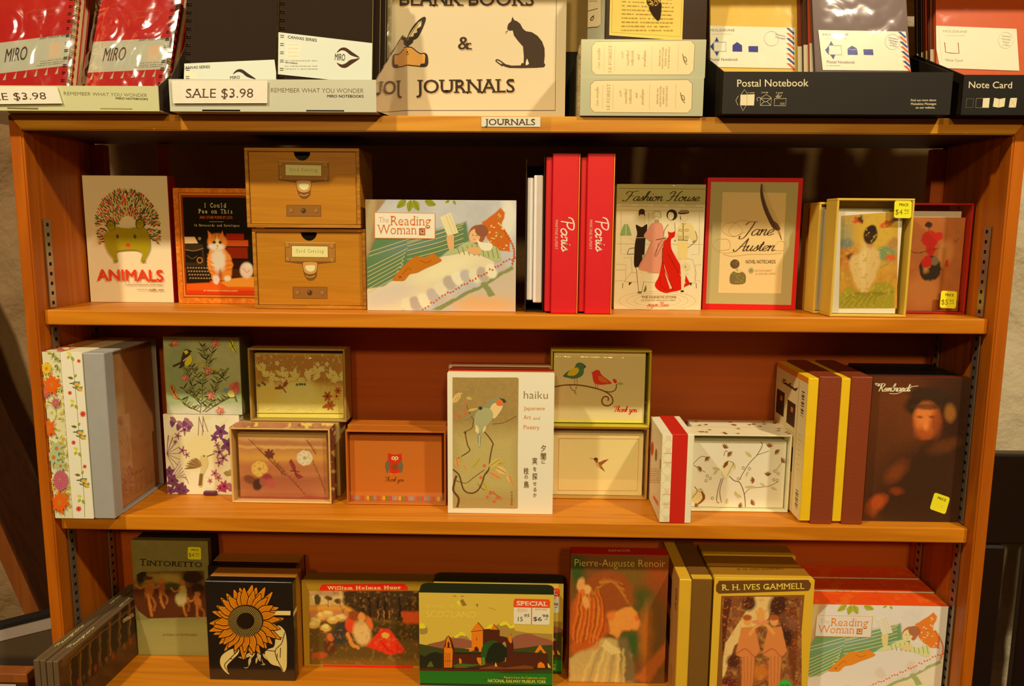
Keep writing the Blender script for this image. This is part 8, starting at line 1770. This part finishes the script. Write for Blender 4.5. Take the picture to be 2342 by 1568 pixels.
def trio(p):
    p.warp(30, 8); p.mottle(50, .2); p.speck(46, .48, (120, 92, 56), 3, .7, .16); p.speck(30, .58, (150, 120, 66), 5, .6, .12); p.speck(40, .62, (70, 40, 26), 7, .7, .12)
    p.warp(30, 3)
    p.poly([(1750, 760), (1925, 760), (1860, 960), (1560, 1200), (1440, 1560), (1400, 1560), (1480, 1180)], (196, 158, 110), 6)
    p.poly([(1470, 770), (1540, 780), (1500, 1000), (1460, 1300), (1440, 1560), (1400, 1560), (1420, 1200)], (66, 34, 20), 12); p.poly([(2050, 860), (2110, 850), (2130, 1060), (2110, 1420), (2090, 1560), (2040, 1300)], (84, 48, 26), 10); p.blob(1950, 840, 80, 110, (50, 30, 20), 20, .5); p.blob(1690, 820, 60, 70, (56, 34, 22), 0, .5); p.blob(2020, 1090, 60, 140, (48, 28, 20), 0, .5); p.blob(1550, 1340, 60, 60, (60, 32, 24), 0, .5); p.blob(1500, 1530, 90, 50, (70, 34, 30), 0, .6); p.blob(2070, 1000, 70, 60, (110, 76, 66), 0, .9, .6)
    p.speck(14, .66, (206, 96, 40), 12, .6); p.blob(1790, 1440, 90, 70, (176, 104, 40), 0, .8, .7)
    rb, sd, skn = (170, 108, 64), (120, 70, 44), (206, 130, 76)
    for x, y, w_ in ((1680, 1010, 70), (1920, 1010, 70)):
        p.poly([(x - 60, y + 30), (x + 60, y + 20), (x + 110, y + 240), (x + 60, y + 300), (x + 40, y + 560), (x - 60, y + 560), (x - 50, y + 300), (x - 110, y + 270)], rb, 8)
        for k in range(5): p.stroke([(x - 70 + 34 * k, y + 290), (x - 56 + 26 * k, y + 550)], 9, sd, 8, .6)
        p.stroke([(x - 105, y + 265), (x - 20, y + 220), (x + 60, y + 290), (x + 105, y + 250)], 9, (110, 66, 60), 7, .8); p.blob(x - 4, y - 30, 36, 44, skn, 0, .25); p.blob(x - 6, y - 60, 42, 26, (130, 70, 36), 0, .4)
    p.stroke([(1700, 1100), (1740, 1040), (1800, 1000)], 30, skn, 8); p.stroke([(1910, 1090), (1870, 1040), (1820, 1000)], 30, skn, 8); p.poly([(1715, 980), (1800, 960), (1870, 980), (1865, 1000), (1790, 1020), (1720, 1000)], (176, 116, 90), 8); p.blob(1795, 940, 38, 50, skn, 0, .3); p.blob(1793, 884, 24, 26, skn, 0, .25); p.stroke([(1770, 920), (1750, 890)], 14, skn, 5); p.stroke([(1820, 920), (1842, 886)], 14, skn, 5)
for k in range(3):
    q = [[(1375, 570), (2280, 565), (2190, 1900), (1330, 1900)], [(1300, 460), (2155, 452), (2100, 1800), (1290, 1800)], [(1250, 350), (2080, 348), (2060, 1750), (1250, 1750)]][k]
    b = Box('card_box', ('yellow-green card box with two robed figures lifting a child, green dot sticker', 'yellow-green card box directly behind the robed figures box', 'yellow-green card box at the back of the robed figures row')[k], 'card box', 'D4', q, (Yf + .002, Yf + .044, Yf + .086)[k], Z3T, .040, GG, h=hA + .002 if k == 0 else hA - .001 * k)
    b.body('lid', YG, 0, .012, bev=.0014); b.body('box_base', mat(c(112, 88, 22), .5, name='olive_card'), .0122, inset=.0008, zi=.0012)
    if k: continue
    gx = b
    a = Art('D4', (-b.w / 2, 0, 0), (1, 0, 0), (0, 0, 1), b.w, b.h, None, b.wm, c(172, 144, 44))
    a.poly([(1396, 662), (1412, 640), (1420, 622), (2222, 614), (2228, 630), (2244, 648), (2238, 690), (2220, 712), (1420, 738), (1396, 715)], c(74, 54, 20)); a.line([(1396, 662), (1412, 640), (1420, 622), (2222, 614), (2228, 630), (2244, 648), (2238, 690), (2220, 712), (1420, 738), (1396, 715)], 4, c(120, 90, 30), False, closed=True)
    a.poly([(1443, 757), (2186, 748), (2108, 1680), (1395, 1680)], c(96, 70, 24))
    a.grid(trio, (96, 64, 40), .0008, 8, (1452, 764, 2160, 1620))
    T_ = c(200, 168, 80)
    a.text('R. H. IVES GAMMELL', (1452, 706), (2184, 694), 50, T_, .006, .05)
    a.ell(2010, 1560, 60, 54, c(40, 150, 60), txt=True); a.text('$4.98', (1972, 1572), (2050, 1572), 28, c(30, 60, 40), .0)
    a.build('front_cover', b.t)
    a = b.top(None, .013); a.text('R. H. IVES GAMMELL', (1590, 524), (2010, 518), 11, c(60, 44, 14)); a.build('top_lettering', b.t)

# --- three more reclining-reader boxes
H13 = .131
for k in range(3):
    q = [[(190, 865), (1448, 858), (1360, 1700), (150, 1700)], [(180, 745), (1318, 735), (1270, 1600), (150, 1600)], [(190, 655), (1208, 648), (1180, 1500), (170, 1500)]][k]
    px = [PX('D5', p) for p in q]
    Yk = min(.034, max(.01, onZ(*px[1], Z3T + H13).y)) if k == 0 else Yr + (.042, .084)[k - 1]
    if k == 0: Yr = Yk
    R1 = onY(*px[1], Yk); wB = .186
    hk = R1.z - Z3T if k == 0 else hR
    if k == 0: hR = hk
    xr = min(R1.x, WB / 2 - PT - .0036); t = thing('card_box', ('wide card box with a reclining reader, front one at the right of the bottom shelf', 'orange-topped card box second behind the reclining reader, bottom shelf', 'orange-topped card box third behind the reclining reader, against the back')[k], 'card box', (xr - wB / 2, Yk, ZB3), (0, 0, 0), 'reclining reader boxes on the bottom shelf')
    OT = mat(c(206, 66, 14), .5, name='orange_leaf_paper')
    slab('lid', (-wB / 2, wB / 2, 0, .0385, 0, hk), mat(c(150, 148, 130), .5), t, .0006)
    a = Art('D5', (-wB / 2, .0, hk), (1, 0, 0), (0, 1, 0), wB, .0385, [(0, 0), (1000, 0), (1000, 200), (0, 200)]); a.grid(lambda p: (p.speck(70, .5, (226, 90, 24), 2, .6), p.speck(50, .58, (180, 50, 8), 6, .5)), (208, 66, 14), .0015, 3); a.build('top_print', t)
    a = Art('B2', (-wB / 2, 0, 0), (1, 0, 0), (0, 0, 1), wB, hk, RWQ); 
    if k == 0: reading_art(a)
    else: a.rect(0, 0, wB, hk, c(150, 152, 140)); [a.leaf(x, 470, 60, 40, 90, c(100, 116, 34)) for x in (1300, 1360, 1420, 1640)]
    a.build('front_cover', t)
